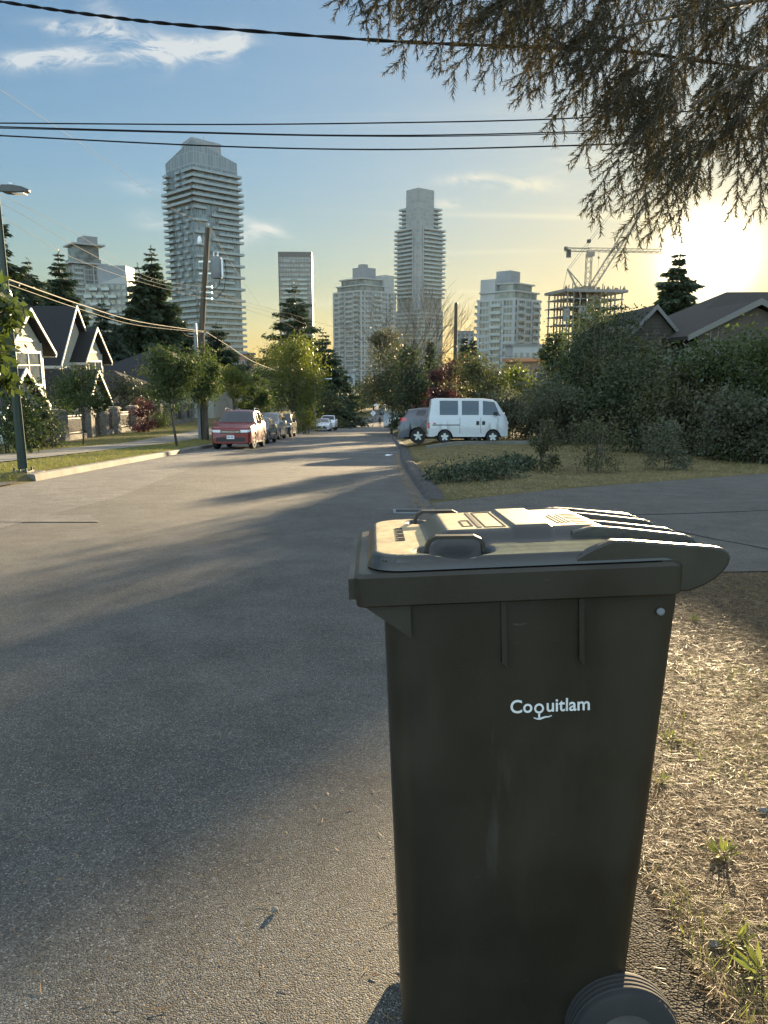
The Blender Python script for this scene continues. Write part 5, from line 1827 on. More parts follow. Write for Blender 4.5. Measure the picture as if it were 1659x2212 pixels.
# main roof: slopes back up from the eave to a ridge, hip end on the left
rz = PZ(627, 41)
mb.add([(.9, .5, zev - .1), (10.2, .5, zev - .1), (5.8, 6.0, rz), (10.2, 6.0, rz), (.4, 11, zev - .1), (10.2, 11, zev - .1)], [(0, 1, 3, 2), (2, 3, 5, 4), (0, 2, 4), (1, 5, 3)])
mb.build('roof', M['brown_shingle'], t)
mb = MB()
for sg in (-1, 1):
    mb.prism([(0, zpk + .03), (sg * (hw + .24), zev - .22 * sl + .02), (sg * (hw + .24), zev - .22 * sl - .18), (0, zpk - .19)], 'Y', -.36, -.31)
mb.box(hw + .3, 9.8, .40, .49, zev - .26, zev - .10)
build_each(mb, 'barge_board', M['dull_trim'], t)
# second gable at far right
gx2 = at(1640, 648, 33).x - hx.x
mb = MB(); z2, e2 = PZ(648, 33), PZ(726, 33)
h2 = 2.9
mb.prism([(gx2 - h2, e2), (gx2, z2), (gx2 + h2, e2), (gx2 + h2, e2 - .16), (gx2, z2 - .18), (gx2 - h2, e2 - .16)], 'Y', -3.2, 4)
mb.build('roof', M['brown_shingle'], t)
mb = MB(); mb.prism([(gx2 - h2 - .05, e2 + .02), (gx2, z2 + .05), (gx2 + h2 + .05, e2 + .02), (gx2 + h2 + .05, e2 - .2), (gx2, z2 - .2), (gx2 - h2 - .05, e2 - .2)], 'Y', -3.27, -3.205); build_each(mb, 'barge_board', M['dull_trim'], t)
mb = MB(); mb.prism([(gx2 - h2 + .5, -1), (gx2 + h2 - .5, -1), (gx2 + h2 - .5, e2 + .2), (gx2, z2 - .3), (gx2 - h2 + .5, e2 + .2)], 'Y', -2.9, .3); mb.build('wall', M['brick_wall'], t)
for px0, px1, py0, py1 in ((1391, 1408, 812, 775), (1441, 1468, 812, 760), (1392, 1424, 860, 836)):
    x0 = at(px0, py0, 36).x - hx.x; x1 = at(px1, py0, 36).x - hx.x; z0 = PZ(py0, 36); z1 = PZ(py1, 36)
    mb = MB(); tt = .07
    mb.box(x0 - tt, x1 + tt, -.10, -.03, z0 - tt, z0); mb.box(x0 - tt, x1 + tt, -.10, -.03, z1, z1 + tt); mb.box(x0 - tt, x0, -.10, -.03, z0, z1); mb.box(x1, x1 + tt, -.10, -.03, z0, z1)
    xm_ = (x0 + x1) / 2; mb.box(xm_ - .025, xm_ + .025, -.09, -.04, z0, z1)
    fo = mb.build('window', M['white_trim'], t)
    mb = MB(); mb.box(x0, x1, -.05, -.032, z0, z1); mb.build('pane', M['house_glass'], fo)

# ================================================================== FENCE: stone pillars and iron panels
FP = [(-15.45, d) for d in (32.2, 36.6, 40.1, 42.2, 44.2, 47.6, 53, 55.6, 60, 62.5)]
FP = [(x - .012 * (d - 36), d) for x, d in FP]
names_f = ['at the left behind the shrubs', 'behind the young tree', 'left of the iron gate', 'right of the iron gate', 'third from the gate', 'beside the red bush',
           'beyond the red bush', 'behind the tall young street tree', 'first of the far pair', 'last before the utility pole']
for i, (x, d) in enumerate(FP):
    z = G(x, d)
    t = thing('stone_pillar', f'square grey stone fence pillar {names_f[i]}', 'pillar', (x, d, z), (0, 0, 0), 'stone pillars of the fence')
    mb = MB(); mb.box(-.27, .27, -.27, .27, -.3, 1.38)
    for k in range(7):
        for s4 in range(4):
            o_ = .274 + .012 * random.random(); zz = k * .198
            if s4 == 0: mb.box(-.25 + (k % 2) * .1, .25, -o_, -.2, zz, zz + .18)
            if s4 == 1: mb.box(.2, o_, -.25, .25 - (k % 2) * .1, zz, zz + .18)
    mb.build('shaft', M['stone'], t)
    mb = MB(); mb.box(-.34, .34, -.34, .34, 1.38, 1.46); mb.box(-.28, .28, -.28, .28, 1.46, 1.52); mb.build('cap', M['concrete'], t)
for i in range(len(FP) - 1):
    (x0, d0), (x1, d1) = FP[i], FP[i + 1]
    z0, z1 = G(x0, d0), G(x1, d1)
    gate = i == 2
    nm = 'iron_gate' if gate else 'fence_panel'
    t = thing(nm, ('black iron gate between two stone pillars' if gate else f'iron railing starting at the pillar {names_f[i]}'), 'gate' if gate else 'fence', (0, 0, 0), group=None if gate else 'iron fence panels')
    a0 = Vector((x0, d0 + .3, z0)); a1 = Vector((x1, d1 - .3, z1))
    if not gate:
        mb = MB(); mb.bar(a0 + Vector((0, 0, .03)), a1 + Vector((0, 0, .03)), .26, .44); mb.build('base_wall', M['stone'], t)
    lo = .34 if not gate else .12; hi = 1.18
    mb = MB()
    for h in (lo, hi - .14, hi): mb.bar(a0 + Vector((0, 0, h)), a1 + Vector((0, 0, h)), .045, .04)
    build_each(mb, 'rail', M['dark_metal'], t)
    mb = MB(); n = int((a1 - a0).length / .13)
    for k in range(1, n):
        p = a0.lerp(a1, k / n); mb.box(p.x - .010, p.x + .010, p.y - .010, p.y + .010, p.z + lo, p.z + hi - .02)
    build_each(mb, 'baluster', M['dark_metal'], t)

# ================================================================== TREES
def onground(px, d, dz=0.0):
    p = at(px, 900, d); return (p.x, d, G(p.x, d) + dz)


def hgt(py, d, px=829.5):
    b = onground(px, d); return at(px, py, d).z - b[2]


# conifers behind the townhouses
CG = 'conifers on the left skyline'
conifer('conifer', 'dark conifer cut off by the left edge above the lamp post', onground(14, 62), hgt(425, 62, 14), 4.39, LM['conifer'], 1, bare=.12, droop=.55, ragged=.35, n=30, dens=1.3, group=CG)
conifer('conifer', 'slim conifer between the left edge and the small pale tower', onground(88, 84), hgt(560, 84, 88), 4.03, LM['conifer_blue'], 2, n=30, dens=1.3, group=CG)
conifer('conifer', 'dense conifer rising in front of the small pale tower', onground(153, 82), hgt(543, 82, 153), 4.15, LM['conifer'], 3, n=34, dens=1.62, group=CG)
conifer('conifer', 'tallest dark conifer just left of the great tower', onground(346, 86), hgt(533, 86, 346), 4.88, LM['conifer'], 4, n=38, dens=1.62, group=CG, ragged=.3)
conifer('conifer', 'shorter conifer leaning close on the left of the tallest one', onground(318, 84), hgt(572, 84, 318), 3.90, LM['conifer'], 5, n=32, dens=1.50, group=CG)
conifer('conifer', 'small conifer in front of the white mid-rise block', onground(237, 78), hgt(648, 78, 237), 3.17, LM['conifer_blue'], 6, n=24, dens=1.50, group=CG)
conifer('conifer', 'brownish conifer between the tallest one and the utility pole', onground(393, 88), hgt(660, 88, 393), 3.66, LM['conifer_blue'], 7, n=26, ragged=.4, dens=1.3, group=CG)
conifer('conifer', 'dark round-topped conifer just right of the utility pole', onground(474, 92), hgt(700, 92, 474), 4.39, LM['conifer'], 8, n=24, dens=1.62, group=CG, top=1.2)
conifer('conifer', 'low dark conifer filling behind the house roofs', onground(275, 100), hgt(690, 100, 275), 5.49, LM['conifer'], 9, n=24, dens=1.50, group=CG)
conifer('conifer', 'dark conifer behind the left townhouse roof ridge', onground(120, 95), hgt(610, 95, 120), 5.12, LM['conifer'], 10, n=28, dens=1.38, group=CG)
# open-crowned conifer and company in the middle
conifer('conifer', 'open-crowned conifer with flat tiers in front of the grey slab tower', onground(641, 128), hgt(609, 128, 641), 5.4, LM['conifer'], 11, n=15, droop=-.02, bare=.35, dens=1.5, ragged=.25, leaf=.7, top=1.0)
conifer('conifer', 'pointed dark conifer right of the sunlit poplar', onground(700, 122), hgt(712, 122, 700), 4.6, LM['conifer'], 12, n=26, dens=1.2)
conifer('conifer', 'broad dark conifer right of the poplar above the white sedan', onground(722, 132), hgt(752, 132, 722), 4.4, LM['conifer'], 13, n=24, dens=1.2)
conifer('conifer', 'conifer standing right in front of the setting sun', onground(1444, 64), hgt(543, 64, 1444), 4.0, LM['conifer'], 14, n=38, dens=2.2, ragged=.3, droop=.6)
conifer('cypress', 'pair-topped clipped cypress right of the bare pole', onground(1000, 78), hgt(728, 78, 1000), .95, LM['conifer'], 15, n=40, droop=-1.4, dens=1.6, leaf=.3, ragged=.1)
conifer('cypress', 'second clipped cypress touching the pair-topped one', onground(1018, 78), hgt(733, 78, 1018), .9, LM['conifer'], 16, n=40, droop=-1.4, dens=1.6, leaf=.3, ragged=.1)
conifer('cypress', 'small dark cypress below the bare branching tree', onground(928, 74), hgt(738, 74, 928), .85, LM['conifer'], 17, n=36, droop=-1.4, dens=1.5, leaf=.3, ragged=.1)

SG = 'young street trees on the left verge'
broadleaf('street_tree', 'youngest street tree with a wispy yellow-green crown before the fence', 'tree', onground(176, 33), 3.5, 1.45, 5200, .10, LM['street'], .035, .32, 18, group=SG, seed=1)
broadleaf('street_tree', 'street tree with a full oval crown left of the utility pole', 'tree', onground(380, 33), 4.7, 1.42, 9500, .10, LM['street'], .05, .33, 22, group=SG, seed=2, squash=1)
broadleaf('street_tree', 'street tree standing before the utility pole behind the red car', 'tree', onground(448, 41), 5.0, 1.35, 8000, .11, LM['street'], .06, .30, 18, group=SG, seed=3, squash=1)
broadleaf('street_tree', 'light yellow-green street tree right of the utility pole', 'tree', onground(508, 49), 4.8, 1.25, 4800, .12, LM['lime'], .06, .30, 16, group=SG, seed=4)
broadleaf('street_tree', 'darker round street tree next to the sunlit poplar', 'tree', onground(553, 56), 4.9, 1.25, 4800, .13, LM['street'], .06, .25, 16, group=SG, seed=5)
broadleaf('poplar_tree', 'big sunlit poplar with glittering yellow-green leaves', 'tree', onground(632, 76), hgt(680, 76, 632), 4.1, 19000, .17, LM['poplar'], .16, .05, 34, seed=6, upright=True, squash=1.1)
broadleaf('shrub', 'bright sunlit shrub at the foot of the poplar', 'shrub', onground(660, 72), 2.6, 2.0, 3400, .14, LM['lime'], .04, .02, 12, seed=7, stems=3)
broadleaf('street_tree', 'dark leafy tree leaning over the far parked cars', 'tree', onground(752, 140), 8.5, 4.2, 5200, .30, LM['dark'], .14, .12, 18, seed=8)
broadleaf('street_tree', 'dark low tree behind the white sedan', 'tree', onground(714, 112), 5.5, 3.2, 4600, .24, LM['dark'], .12, .08, 16, seed=9)
for i, (px, d, h, r, lab) in enumerate([(780, 215, 10, 5.5, 'dark rounded tree at the end of the street, left one'), (806, 225, 11.5, 6, 'tall dark rounded tree closing the end of the street'), (760, 205, 8.5, 4.5, 'dark tree behind the small house at the street end'),
                                       (842, 230, 10, 6.5, 'dark tree at the end of the street above the far parked cars'), (868, 150, 9, 5, 'dark tree over the tarpaulin shelter')]):
    broadleaf('street_tree', lab, 'tree', onground(px, d), h, r, 3600, .42, LM['dark'], .2, .08, 16, seed=20 + i, group='trees at the end of the street')

# left edge planting
broadleaf('hedge_shrub', 'tall green shrub at the left edge behind the lamp post', 'shrub', onground(20, 25), 2.6, 1.5, 5200, .10, LM['street'], .03, .02, 14, seed=30, stems=4)
broadleaf('hedge_shrub', 'small dark shrub right of the lamp post before the first railing', 'shrub', onground(92, 29), 1.7, .8, 2600, .10, LM['dark'], .02, .02, 10, seed=31, stems=3)
broadleaf('garden_shrub', 'yellowish shrub behind the railing below the left porch', 'shrub', onground(125, 40), 2.2, 1.4, 2600, .10, LM['street'], .03, .02, 10, seed=32, stems=3)
broadleaf('garden_shrub', 'leafy dark green shrub between the second porch and the tall street tree', 'shrub', onground(268, 52), 3.9, 2.2, 4200, .13, LM['dark'], .05, .02, 14, seed=33, stems=3)
broadleaf('garden_shrub', 'red leaved bush behind the fence', 'shrub', onground(315, 46), 2.3, .95, 2400, .10, LM['redbush'], .03, .05, 10, seed=34, stems=3)
broadleaf('garden_shrub', 'yellow-green climbing shrub left of the tall street tree', 'shrub', onground(322, 56), 4.6, .95, 2600, .12, LM['lime'], .03, .05, 12, seed=35, stems=2, upright=True)
broadleaf('garden_shrub', 'low green shrub beside the red bush along the fence', 'shrub', onground(345, 50), 1.6, 1.0, 1800, .10, LM['street'], .03, .02, 8, seed=36, stems=3)

# cherry limb at the near left
ch = broadleaf('cherry_tree', 'large-leaved branches reaching in from the left edge over the lamp post', 'tree', (at(-62, 730, 13.2).x, 13.2, G(-8.6, 13.2)), 3.7, 1.1, 2600, .17, LM['cherry'], .07, .42, 16, seed=40)

# right side
def bare_tree(label, px, d, h, seed):
    r_ = random.Random(seed); t = thing('bare_tree', label, 'tree', onground(px, d)); mb = MB(); tips = []

    def grow(p, dr, ln, r, k):
        q = p + dr * ln; m = p.lerp(q, .5) + Vector((r_.uniform(-1, 1), r_.uniform(-1, 1), 0)) * ln * .06
        mb.tube([p, m, q], [r, r * .85, r * .65], 5, caps=False)
        if k == 0: tips.append(q); return
        for _ in range(3 if k > 1 else 2):
            nd = (dr + Vector((r_.uniform(-1, 1), r_.uniform(-1, 1), r_.uniform(-.1, .45))) * .55).normalized()
            grow(q, nd, ln * r_.uniform(.62, .85), r * .6, k - 1)
        if k > 1: tips.append(q)
    for i in range(5):
        a = i * 1.257 + .4
        grow(Vector((.15 * math.cos(a), .15 * math.sin(a), 0)), Vector((math.cos(a) * .30, math.sin(a) * .30, 1)).normalized(), h * .34, .075, 5 if i % 2 else 4)
    mb.build('trunk', M['bark'], t)
    P = np.array([tuple(q) for q in tips]); P = np.repeat(P, 3, 0)
    P = P[P[:, 2] < h * .78]
    keep = rng.random(len(P)) < .55; P = P[keep] + rng.normal(size=(keep.sum(), 3)) * .22
    V, F = leaves(P, rand_unit(len(P)), rand_unit(len(P)), .17 * np.ones(len(P)), .10 * np.ones(len(P)))
    mesh_np('crown', V, F, LM['olive'], t)
    return t


bare_tree('tall nearly bare tree with thin spreading branches before the slim tower', 884, 66, hgt(640, 66, 884), 4)
RG = 'garden bushes along the right side'
broadleaf('garden_tree', 'loose olive-brown tree at the foot of the bare one', 'tree', onground(845, 70), hgt(706, 70, 842), 3.6, 14250, 0.184, LM['olive'], .09, .12, 22, seed=50, group=RG)
broadleaf('garden_tree', 'dark leafy tree between the olive-brown one and the plum-coloured one', 'tree', onground(905, 62), hgt(740, 62, 905), 3.2, 12750, 0.172, LM['dark'], .09, .08, 20, seed=51, group=RG)
broadleaf('garden_tree', 'dark plum-coloured tree behind the grey hatchback', 'tree', onground(968, 55), hgt(752, 55, 962), 2.0, 7800, 0.149, LM['plum'], .08, .08, 18, seed=52, group=RG)
broadleaf('garden_tree', 'bush with red berries on top behind the white van', 'shrub', onground(1050, 48), hgt(735, 48, 1040), 2.8, 14250, 0.138, LM['berry'], .07, .05, 24, seed=53, group=RG)
broadleaf('garden_tree', 'sunlit yellow-green shrub right of the berry bush', 'shrub', onground(1140, 43), hgt(765, 43, 1135), 1.9, 6900, 0.127, LM['lime'], .05, .1, 14, seed=54, group=RG)
broadleaf('garden_tree', 'grey-green tangled shrub at the nose of the white van', 'shrub', onground(1135, 37), hgt(820, 37, 1135), 2.4, 13500, 0.115, LM['grey'], .05, .02, 18, seed=55, stems=4, group=RG)
broadleaf('garden_tree', 'large dark bush below the two cranes', 'tree', onground(1290, 34), hgt(640, 34, 1290) , 2.9, 22500, 0.115, LM['dark'], .10, .04, 34, seed=56, group=RG, squash=.9)
broadleaf('garden_tree', 'dark bush left of the brown house window', 'shrub', onground(1350, 32), hgt(690, 32, 1350), 1.9, 12750, 0.115, LM['olive'], .06, .04, 20, seed=57, group=RG)
broadleaf('garden_tree', 'dull green bush between the white van and the large dark bush', 'shrub', onground(1190, 31), hgt(805, 31, 1190), 1.6, 9600, 0.103, LM['grey'], .04, .02, 14, seed=58, stems=4, group=RG)
broadleaf('garden_tree', 'glossy-leaved shrub before the roof of the brown house', 'shrub', onground(1560, 24), hgt(672, 24, 1560), 1.9, 18750, 0.098, LM['glossy'], .06, .12, 26, seed=59, stems=3, group=RG)
broadleaf('garden_tree', 'deep green tall shrub at the right edge', 'shrub', onground(1660, 21), hgt(685, 21, 1660), 1.4, 12000, 0.098, LM['street'], .05, .04, 18, seed=60, stems=3, group=RG)
broadleaf('garden_tree', 'shaded bush below the window of the brown house', 'shrub', onground(1465, 24), hgt(790, 24, 1460), 1.8, 12750, 0.092, LM['olive'], .04, .02, 16, seed=61, stems=4, group=RG)
broadleaf('garden_tree', 'shaded bush at the driveway edge in the lower right', 'shrub', onground(1600, 20.5), hgt(830, 20.5, 1600), 1.5, 11250, 0.086, LM['grey'], .04, .02, 14, seed=62, stems=4, group=RG)
broadleaf('garden_tree', 'bush filling between the large dark bush and the driveway', 'shrub', onground(1385, 26), hgt(770, 26, 1390), 2.1, 15000, 0.092, LM['dark'], .04, .02, 14, seed=63, stems=4, group=RG)
broadleaf('garden_tree', 'bush closing the gap below the orange-roofed outbuilding', 'shrub', onground(1222, 40), hgt(700, 40, 1222), 2.0, 11250, 0.138, LM['dark'], .05, .02, 16, seed=67, stems=3, group=RG)
broadleaf('garden_tree', 'bush against the gable wall right of its window', 'shrub', onground(1510, 30), hgt(720, 30, 1510), 1.7, 11250, 0.103, LM['glossy'], .05, .03, 18, seed=68, stems=3, group=RG)
broadleaf('garden_tree', 'bush below the gable wall left of its window', 'shrub', onground(1400, 33), hgt(725, 33, 1400), 1.5, 8250, 0.103, LM['dark'], .05, .03, 16, seed=69, stems=3, group=RG)
FG = 'small shrubs on the right verge'
broadleaf('verge_shrub', 'thin upright shrub with a small crown on the verge, left of a wider one', 'shrub', onground(1180, 17.2), 1.35, .42, 1700, .055, LM['olive'], .014, .12, 10, seed=64, stems=3, group=FG, upright=True)
broadleaf('verge_shrub', 'wider twiggy shrub on the verge right of the thin upright one', 'shrub', onground(1292, 16.8), 1.3, .72, 2600, .055, LM['olive'], .014, .12, 12, seed=65, stems=5, group=FG)
broadleaf('verge_shrub', 'low weedy shrub by the driveway below the house window', 'shrub', onground(1440, 17.6), 1.15, .8, 2600, .055, LM['grey'], .012, .05, 12, seed=66, stems=5, group=FG)
for i, (px, d, r, h, lab) in enumerate([(985, 15.2, .7, .42, 'low spreading juniper nearest the road'), (1075, 15.6, .75, .45, 'low spreading juniper left of the thin upright shrub'), (1120, 17.6, .6, .4, 'low spreading juniper behind the other two')]):
    broadleaf('juniper', lab, 'shrub', onground(px, d), h, r, 1700, .06, LM['juniper'], .012, .0, 16, seed=70 + i, stems=4, group='spreading junipers on the verge', squash=.45)

# ================================================================== CARS
def car_profile(kind):
    """x from the front bumper, lengths in metres"""
    K = {
        'suv': dict(L=4.5, W=1.84, r=.36, wx=(.92, 3.60), sill=.30, top=[(0, .84), (.05, .93), (.25, 1.01), (1.15, 1.12), (1.22, 1.12), (1.95, 1.66), (2.4, 1.75), (3.4, 1.74), (4.05, 1.64), (4.30, 1.15), (4.45, 1.02), (4.5, .8)],
                    belt=[(0, .82), (.25, .95), (1.2, 1.06), (3.9, 1.16), (4.4, 1.05), (4.5, .8)], cowl=1.22, roof0=2.0, roof1=4.05, tail=4.34),
        'sedan': dict(L=4.6, W=1.80, r=.33, wx=(.90, 3.60), sill=.24, top=[(0, .58), (.06, .70), (.3, .80), (1.2, .93), (1.28, .95), (2.05, 1.38), (2.6, 1.45), (3.2, 1.40), (4.05, 1.05), (4.5, .98), (4.6, .75)],
                      belt=[(0, .57), (.3, .75), (1.25, .88), (3.9, 1.0), (4.5, .93), (4.6, .72)], cowl=1.28, roof0=2.05, roof1=3.25, tail=4.05),
        'van': dict(L=5.1, W=1.98, r=.36, wx=(1.0, 4.05), sill=.26, top=[(0, .66), (.06, .82), (.3, .98), (1.0, 1.12), (1.1, 1.16), (2.05, 1.68), (2.7, 1.77), (4.2, 1.76), (4.75, 1.66), (5.0, 1.15), (5.1, .8)],
                    belt=[(0, .65), (.3, .92), (1.1, 1.06), (4.6, 1.16), (5.0, 1.05), (5.1, .75)], cowl=1.10, roof0=2.05, roof1=4.7, tail=4.98),
        'pickup': dict(L=5.6, W=1.95, r=.39, wx=(1.0, 4.4), sill=.42, top=[(0, .85), (.06, 1.0), (.3, 1.12), (1.4, 1.2), (1.5, 1.24), (2.1, 1.78), (2.6, 1.84), (3.4, 1.8), (3.75, 1.25), (5.5, 1.2), (5.6, 1.0)],
                       belt=[(0, .84), (.3, 1.08), (1.5, 1.16), (3.7, 1.2), (5.5, 1.15), (5.6, .95)], cowl=1.5, roof0=2.1, roof1=3.4, tail=3.75),
        'hatch': dict(L=4.3, W=1.79, r=.35, wx=(.88, 3.43), sill=.28, top=[(0, .68), (.05, .82), (.25, .93), (1.0, 1.05), (1.08, 1.08), (1.8, 1.55), (2.4, 1.65), (3.3, 1.62), (3.85, 1.54), (4.12, 1.15), (4.26, 1.0), (4.3, .75)],
                      belt=[(0, .66), (.25, .88), (1.1, 1.0), (3.0, 1.12), (3.7, 1.24), (4.2, 1.06), (4.3, .75)], cowl=1.08, roof0=1.8, roof1=3.85, tail=4.14),
        'kei': dict(L=3.3, W=1.40, r=.265, wx=(.62, 2.62), sill=.30, top=[(0, .80), (.03, 1.0), (.06, 1.12), (.10, 1.16), (.46, 1.72), (.62, 1.81), (1.0, 1.86), (3.0, 1.87), (3.18, 1.82), (3.27, 1.12), (3.3, .8)],
                    belt=[(0, .78), (.12, 1.06), (.16, 1.10), (3.2, 1.10), (3.27, 1.05), (3.3, .78)], cowl=.10, roof0=.46, roof1=3.17, tail=3.27),
    }
    return K[kind]


def make_car(name, kind, mat, label, cat, loc, rz, group=None, pitch=0.0, roll=0.0, steer=0, rails=False, stripe=False, open_wheel=True):
    k = car_profile(kind); Lc, W, r = k['L'], k['W'], k['r']
    t = thing(name, label, cat, loc, (roll, pitch, rz), group)
    za = r
    boxy = kind in ('kei',)

    def tp(x): return interp(k['top'], x)
    def bp(x): return min(interp(k['belt'], x), tp(x) - .012)

    def hw(x):
        e0 = max(0, 1 - x / .55); e1 = max(0, 1 - (Lc - x) / .5)
        c = (.05 if boxy else .17)
        return W / 2 * (1 - c * e0 ** 2.2 - (.03 if boxy else .10) * e1 ** 2.2)

    def sec(x):
        z0 = k['sill'] if .25 < x < Lc - .25 else k['sill'] - .04
        arch = -1
        for wx in k['wx']:
            q = (r + .055) ** 2 - (x - wx) ** 2
            if q > 0: arch = max(arch, za + math.sqrt(q))
        zb = max(z0, arch)
        b, tt, w = bp(x), tp(x), hw(x)
        gh = tt - b
        tum = .06 if boxy else .17
        wt = w - .03 - tum * min(1, gh / .5) if gh > .06 else w - .10
        m1 = z0 + .35 * (b - z0)
        pts = [(w * .80, zb), (w * .975, max(zb, z0 + .02)), (w, max(zb + .005, m1)), (w * .995, max(zb + .01, b - .10 * (b - z0))), (w - .03, b), ]
        for f in (.34, .72): pts.append((w - .03 + (wt - w + .03) * f, b + gh * f * .95))
        pts += [(wt - .03, tt - .035 * min(1, gh / .3)), (wt * .72, tt - .006), (0, tt + .012)]
        return pts
    xs = sorted(set([0, .03, .08, .16, .25, .4, Lc - .03, Lc - .08, Lc - .2, Lc] + [round(p[0], 3) for p in k['top']] + list(np.round(np.arange(.3, Lc - .1, .11), 3)) +
                    [round(wx + s * (r + .054) * f, 3) for wx in k['wx'] for s in (-1, 1) for f in (1, .96, .85, .68, .45, .2)]))
    V = []; n = None
    for x in xs:
        s = sec(x); ring_ = [(x, y, z) for y, z in s] + [(x, -y, z) for y, z in reversed(s[:-1])]
        n = len(ring_); V += ring_
    F = []
    for i in range(len(xs) - 1):
        for j in range(n): F.append((i * n + j, i * n + (j + 1) % n, (i + 1) * n + (j + 1) % n, (i + 1) * n + j))
    F.append(tuple(range(n))); e = (len(xs) - 1) * n; F.append(tuple(reversed(range(e, e + n))))
    mb = MB(); mb.add(V, F)
    body = mb.build('body', mat, t, autosmooth=rad(38))

    def half(x): return sec(x)

    def lerp_sec(x, f):
        """point on the greenhouse side, f from belt (0) to roof edge (1), offset outward"""
        s = half(x); z = s[4][1] + (s[7][1] - s[4][1]) * f
        return (interp([(q[1], q[0]) for q in s[4:8]], z) + .008, z)

    def side_window(xa0, xa1, xb0, xb1, f0=.10, f1=.90, nm='side_window'):
        """quad panels on both flanks: bottom edge xa0..xa1, top edge xb0..xb1"""
        for sg in (1, -1):
            mb = MB(); vs = []; nn = 8; mm = 3
            for j in range(mm + 1):
                f = f0 + (f1 - f0) * j / mm
                for i in range(nn + 1):
                    g_ = i / nn; x = (xa0 + (xa1 - xa0) * g_) * (1 - j / mm) + (xb0 + (xb1 - xb0) * g_) * j / mm
                    y, z = lerp_sec(x, f); vs.append((x, sg * y, z))
            mb.add(vs, [(j * (nn + 1) + i, j * (nn + 1) + i + 1, (j + 1) * (nn + 1) + i + 1, (j + 1) * (nn + 1) + i) for j in range(mm) for i in range(nn)])
            mb.build(nm, M['glass_dark'], t, smooth=True)

    def screen(x0, x1, nm):
        mb = MB(); vs = []; nn = 6; m = 8
        for i in range(nn + 1):
            x = x0 + (x1 - x0) * i / nn; s = half(x); w = s[7][0] - .03
            for j in range(m + 1):
                f = -1 + 2 * j / m; y = f * w
                z = interp([(0, s[9][1]), (s[8][0], s[8][1]), (s[7][0], s[7][1])], abs(y))
                vs.append((x + (-.006 if x0 < Lc / 2 else .006), y, z + .010))
        mb.add(vs, [(i * (m + 1) + j, i * (m + 1) + j + 1, (i + 1) * (m + 1) + j + 1, (i + 1) * (m + 1) + j) for i in range(nn) for j in range(m)])
        mb.build(nm, M['glass_dark'], t, smooth=True)

    c0, r0, r1, tl = k['cowl'], k['roof0'], k['roof1'], k['tail']
    screen(c0 + .06, r0 - .04, 'windscreen'); screen(r1 + .05, tl - .05, 'rear_window')
    if kind == 'kei':
        side_window(.32, 1.05, .56, 1.05); side_window(1.22, 1.92, 1.22, 1.92); side_window(2.08, 2.84, 2.08, 2.84)
    elif kind == 'sedan':
        side_window(c0 + .35, 2.25, r0 - .0, 2.28, .1, .86); side_window(2.33, 3.35, 2.36, 3.05, .1, .86)
    elif kind == 'pickup':
        side_window(c0 + .3, 2.5, r0 + .05, 2.5, .1, .86); side_window(2.6, 3.45, 2.6, 3.3, .1, .86)
    elif kind == 'hatch':
        side_window(c0 + .4, 2.05, r0 + .05, 2.08, .1, .88); side_window(2.13, 3.05, 2.16, 2.95, .1, .88); side_window(3.15, 3.55, 3.05, 3.45, .25, .8)
    else:
        side_window(c0 + .42, 2.30, r0 + .05, 2.32, .1, .88); side_window(2.38, 3.25, 2.40, 3.2, .1, .88); side_window(3.33, r1 - .08, 3.28, r1 - .18, .15, .86)
    # front: grille, lamps, plate
    fz = k['sill']; b0 = interp(k['belt'], .05)
    mb = MB(); mb.box(-.015, .06, -W * .24, W * .24, b0 - .14, b0 - .03); mb.box(-.02, .05, -W * .34, W * .34, fz + .05, fz + .22); build_each(mb, 'grille', M['trim'], t)
    mb = MB(); mb.box(-.022, -.016, -W * .22, W * .22, b0 - .09, b0 - .075); mb.build('grille_bar', M['chrome'], t)
    for sg in (1, -1):
        mb = MB(); w0 = hw(.0)
        path = [(-.014, w0 * (.56 if kind != 'kei' else .52), b0 - .11, b0 + .00), (-.014, w0 * .98, b0 - .10, b0 + .01), (.05, hw(.05) + .012, b0 - .09, b0 + .02), (.16, hw(.16) + .012, b0 - .04, b0 + .05), (.24 if kind != 'kei' else .10, hw(.24) + .010, b0 + .02, b0 + .07)]
        if kind == 'kei': path = path[:3]
        vs = [(x, sg * y, z) for x, y, z0_, z1_ in path for z in (z0_, z1_)]
        mb.add(vs, [(2 * i, 2 * i + 2, 2 * i + 3, 2 * i + 1) for i in range(len(path) - 1)])
        mb.build('headlight', M['lamp_clear'], t)
        mb = MB(); xr = Lc; zt = interp(k['belt'], Lc - .25) - .05; wr = hw(Lc - .1)
        if kind == 'kei': mb.box(xr - .05, xr + .012, sg * wr * .84 if sg > 0 else -wr * 1.005, wr * 1.005 if sg > 0 else sg * wr * .84, .62, .86)
        else: mb.add([(xr - .02, sg * wr * .62, zt - .08), (xr - .10, sg * (wr + .012), zt - .12), (xr - .45, sg * (hw(xr - .45) + .008), zt + .06), (xr - .16, sg * (wr - .02), zt + .12), (xr - .06, sg * wr * .66, zt + .08)], [(0, 1, 2, 3, 4)])
        mb.build('tail_light', M['lamp_red'], t)
        # mirrors
        mx_ = c0 + (.42 if kind != 'kei' else .42); y, z = lerp_sec(mx_, .12)
        mb = MB(); y0, y1 = sorted((sg * (y + .02), sg * (y + .22))); mb.box(mx_ - .06, mx_ + .06, y0, y1, z - .02, z + .13); mb.build('mirror', mat if kind != 'kei' else M['trim'], t, bevel=.02)
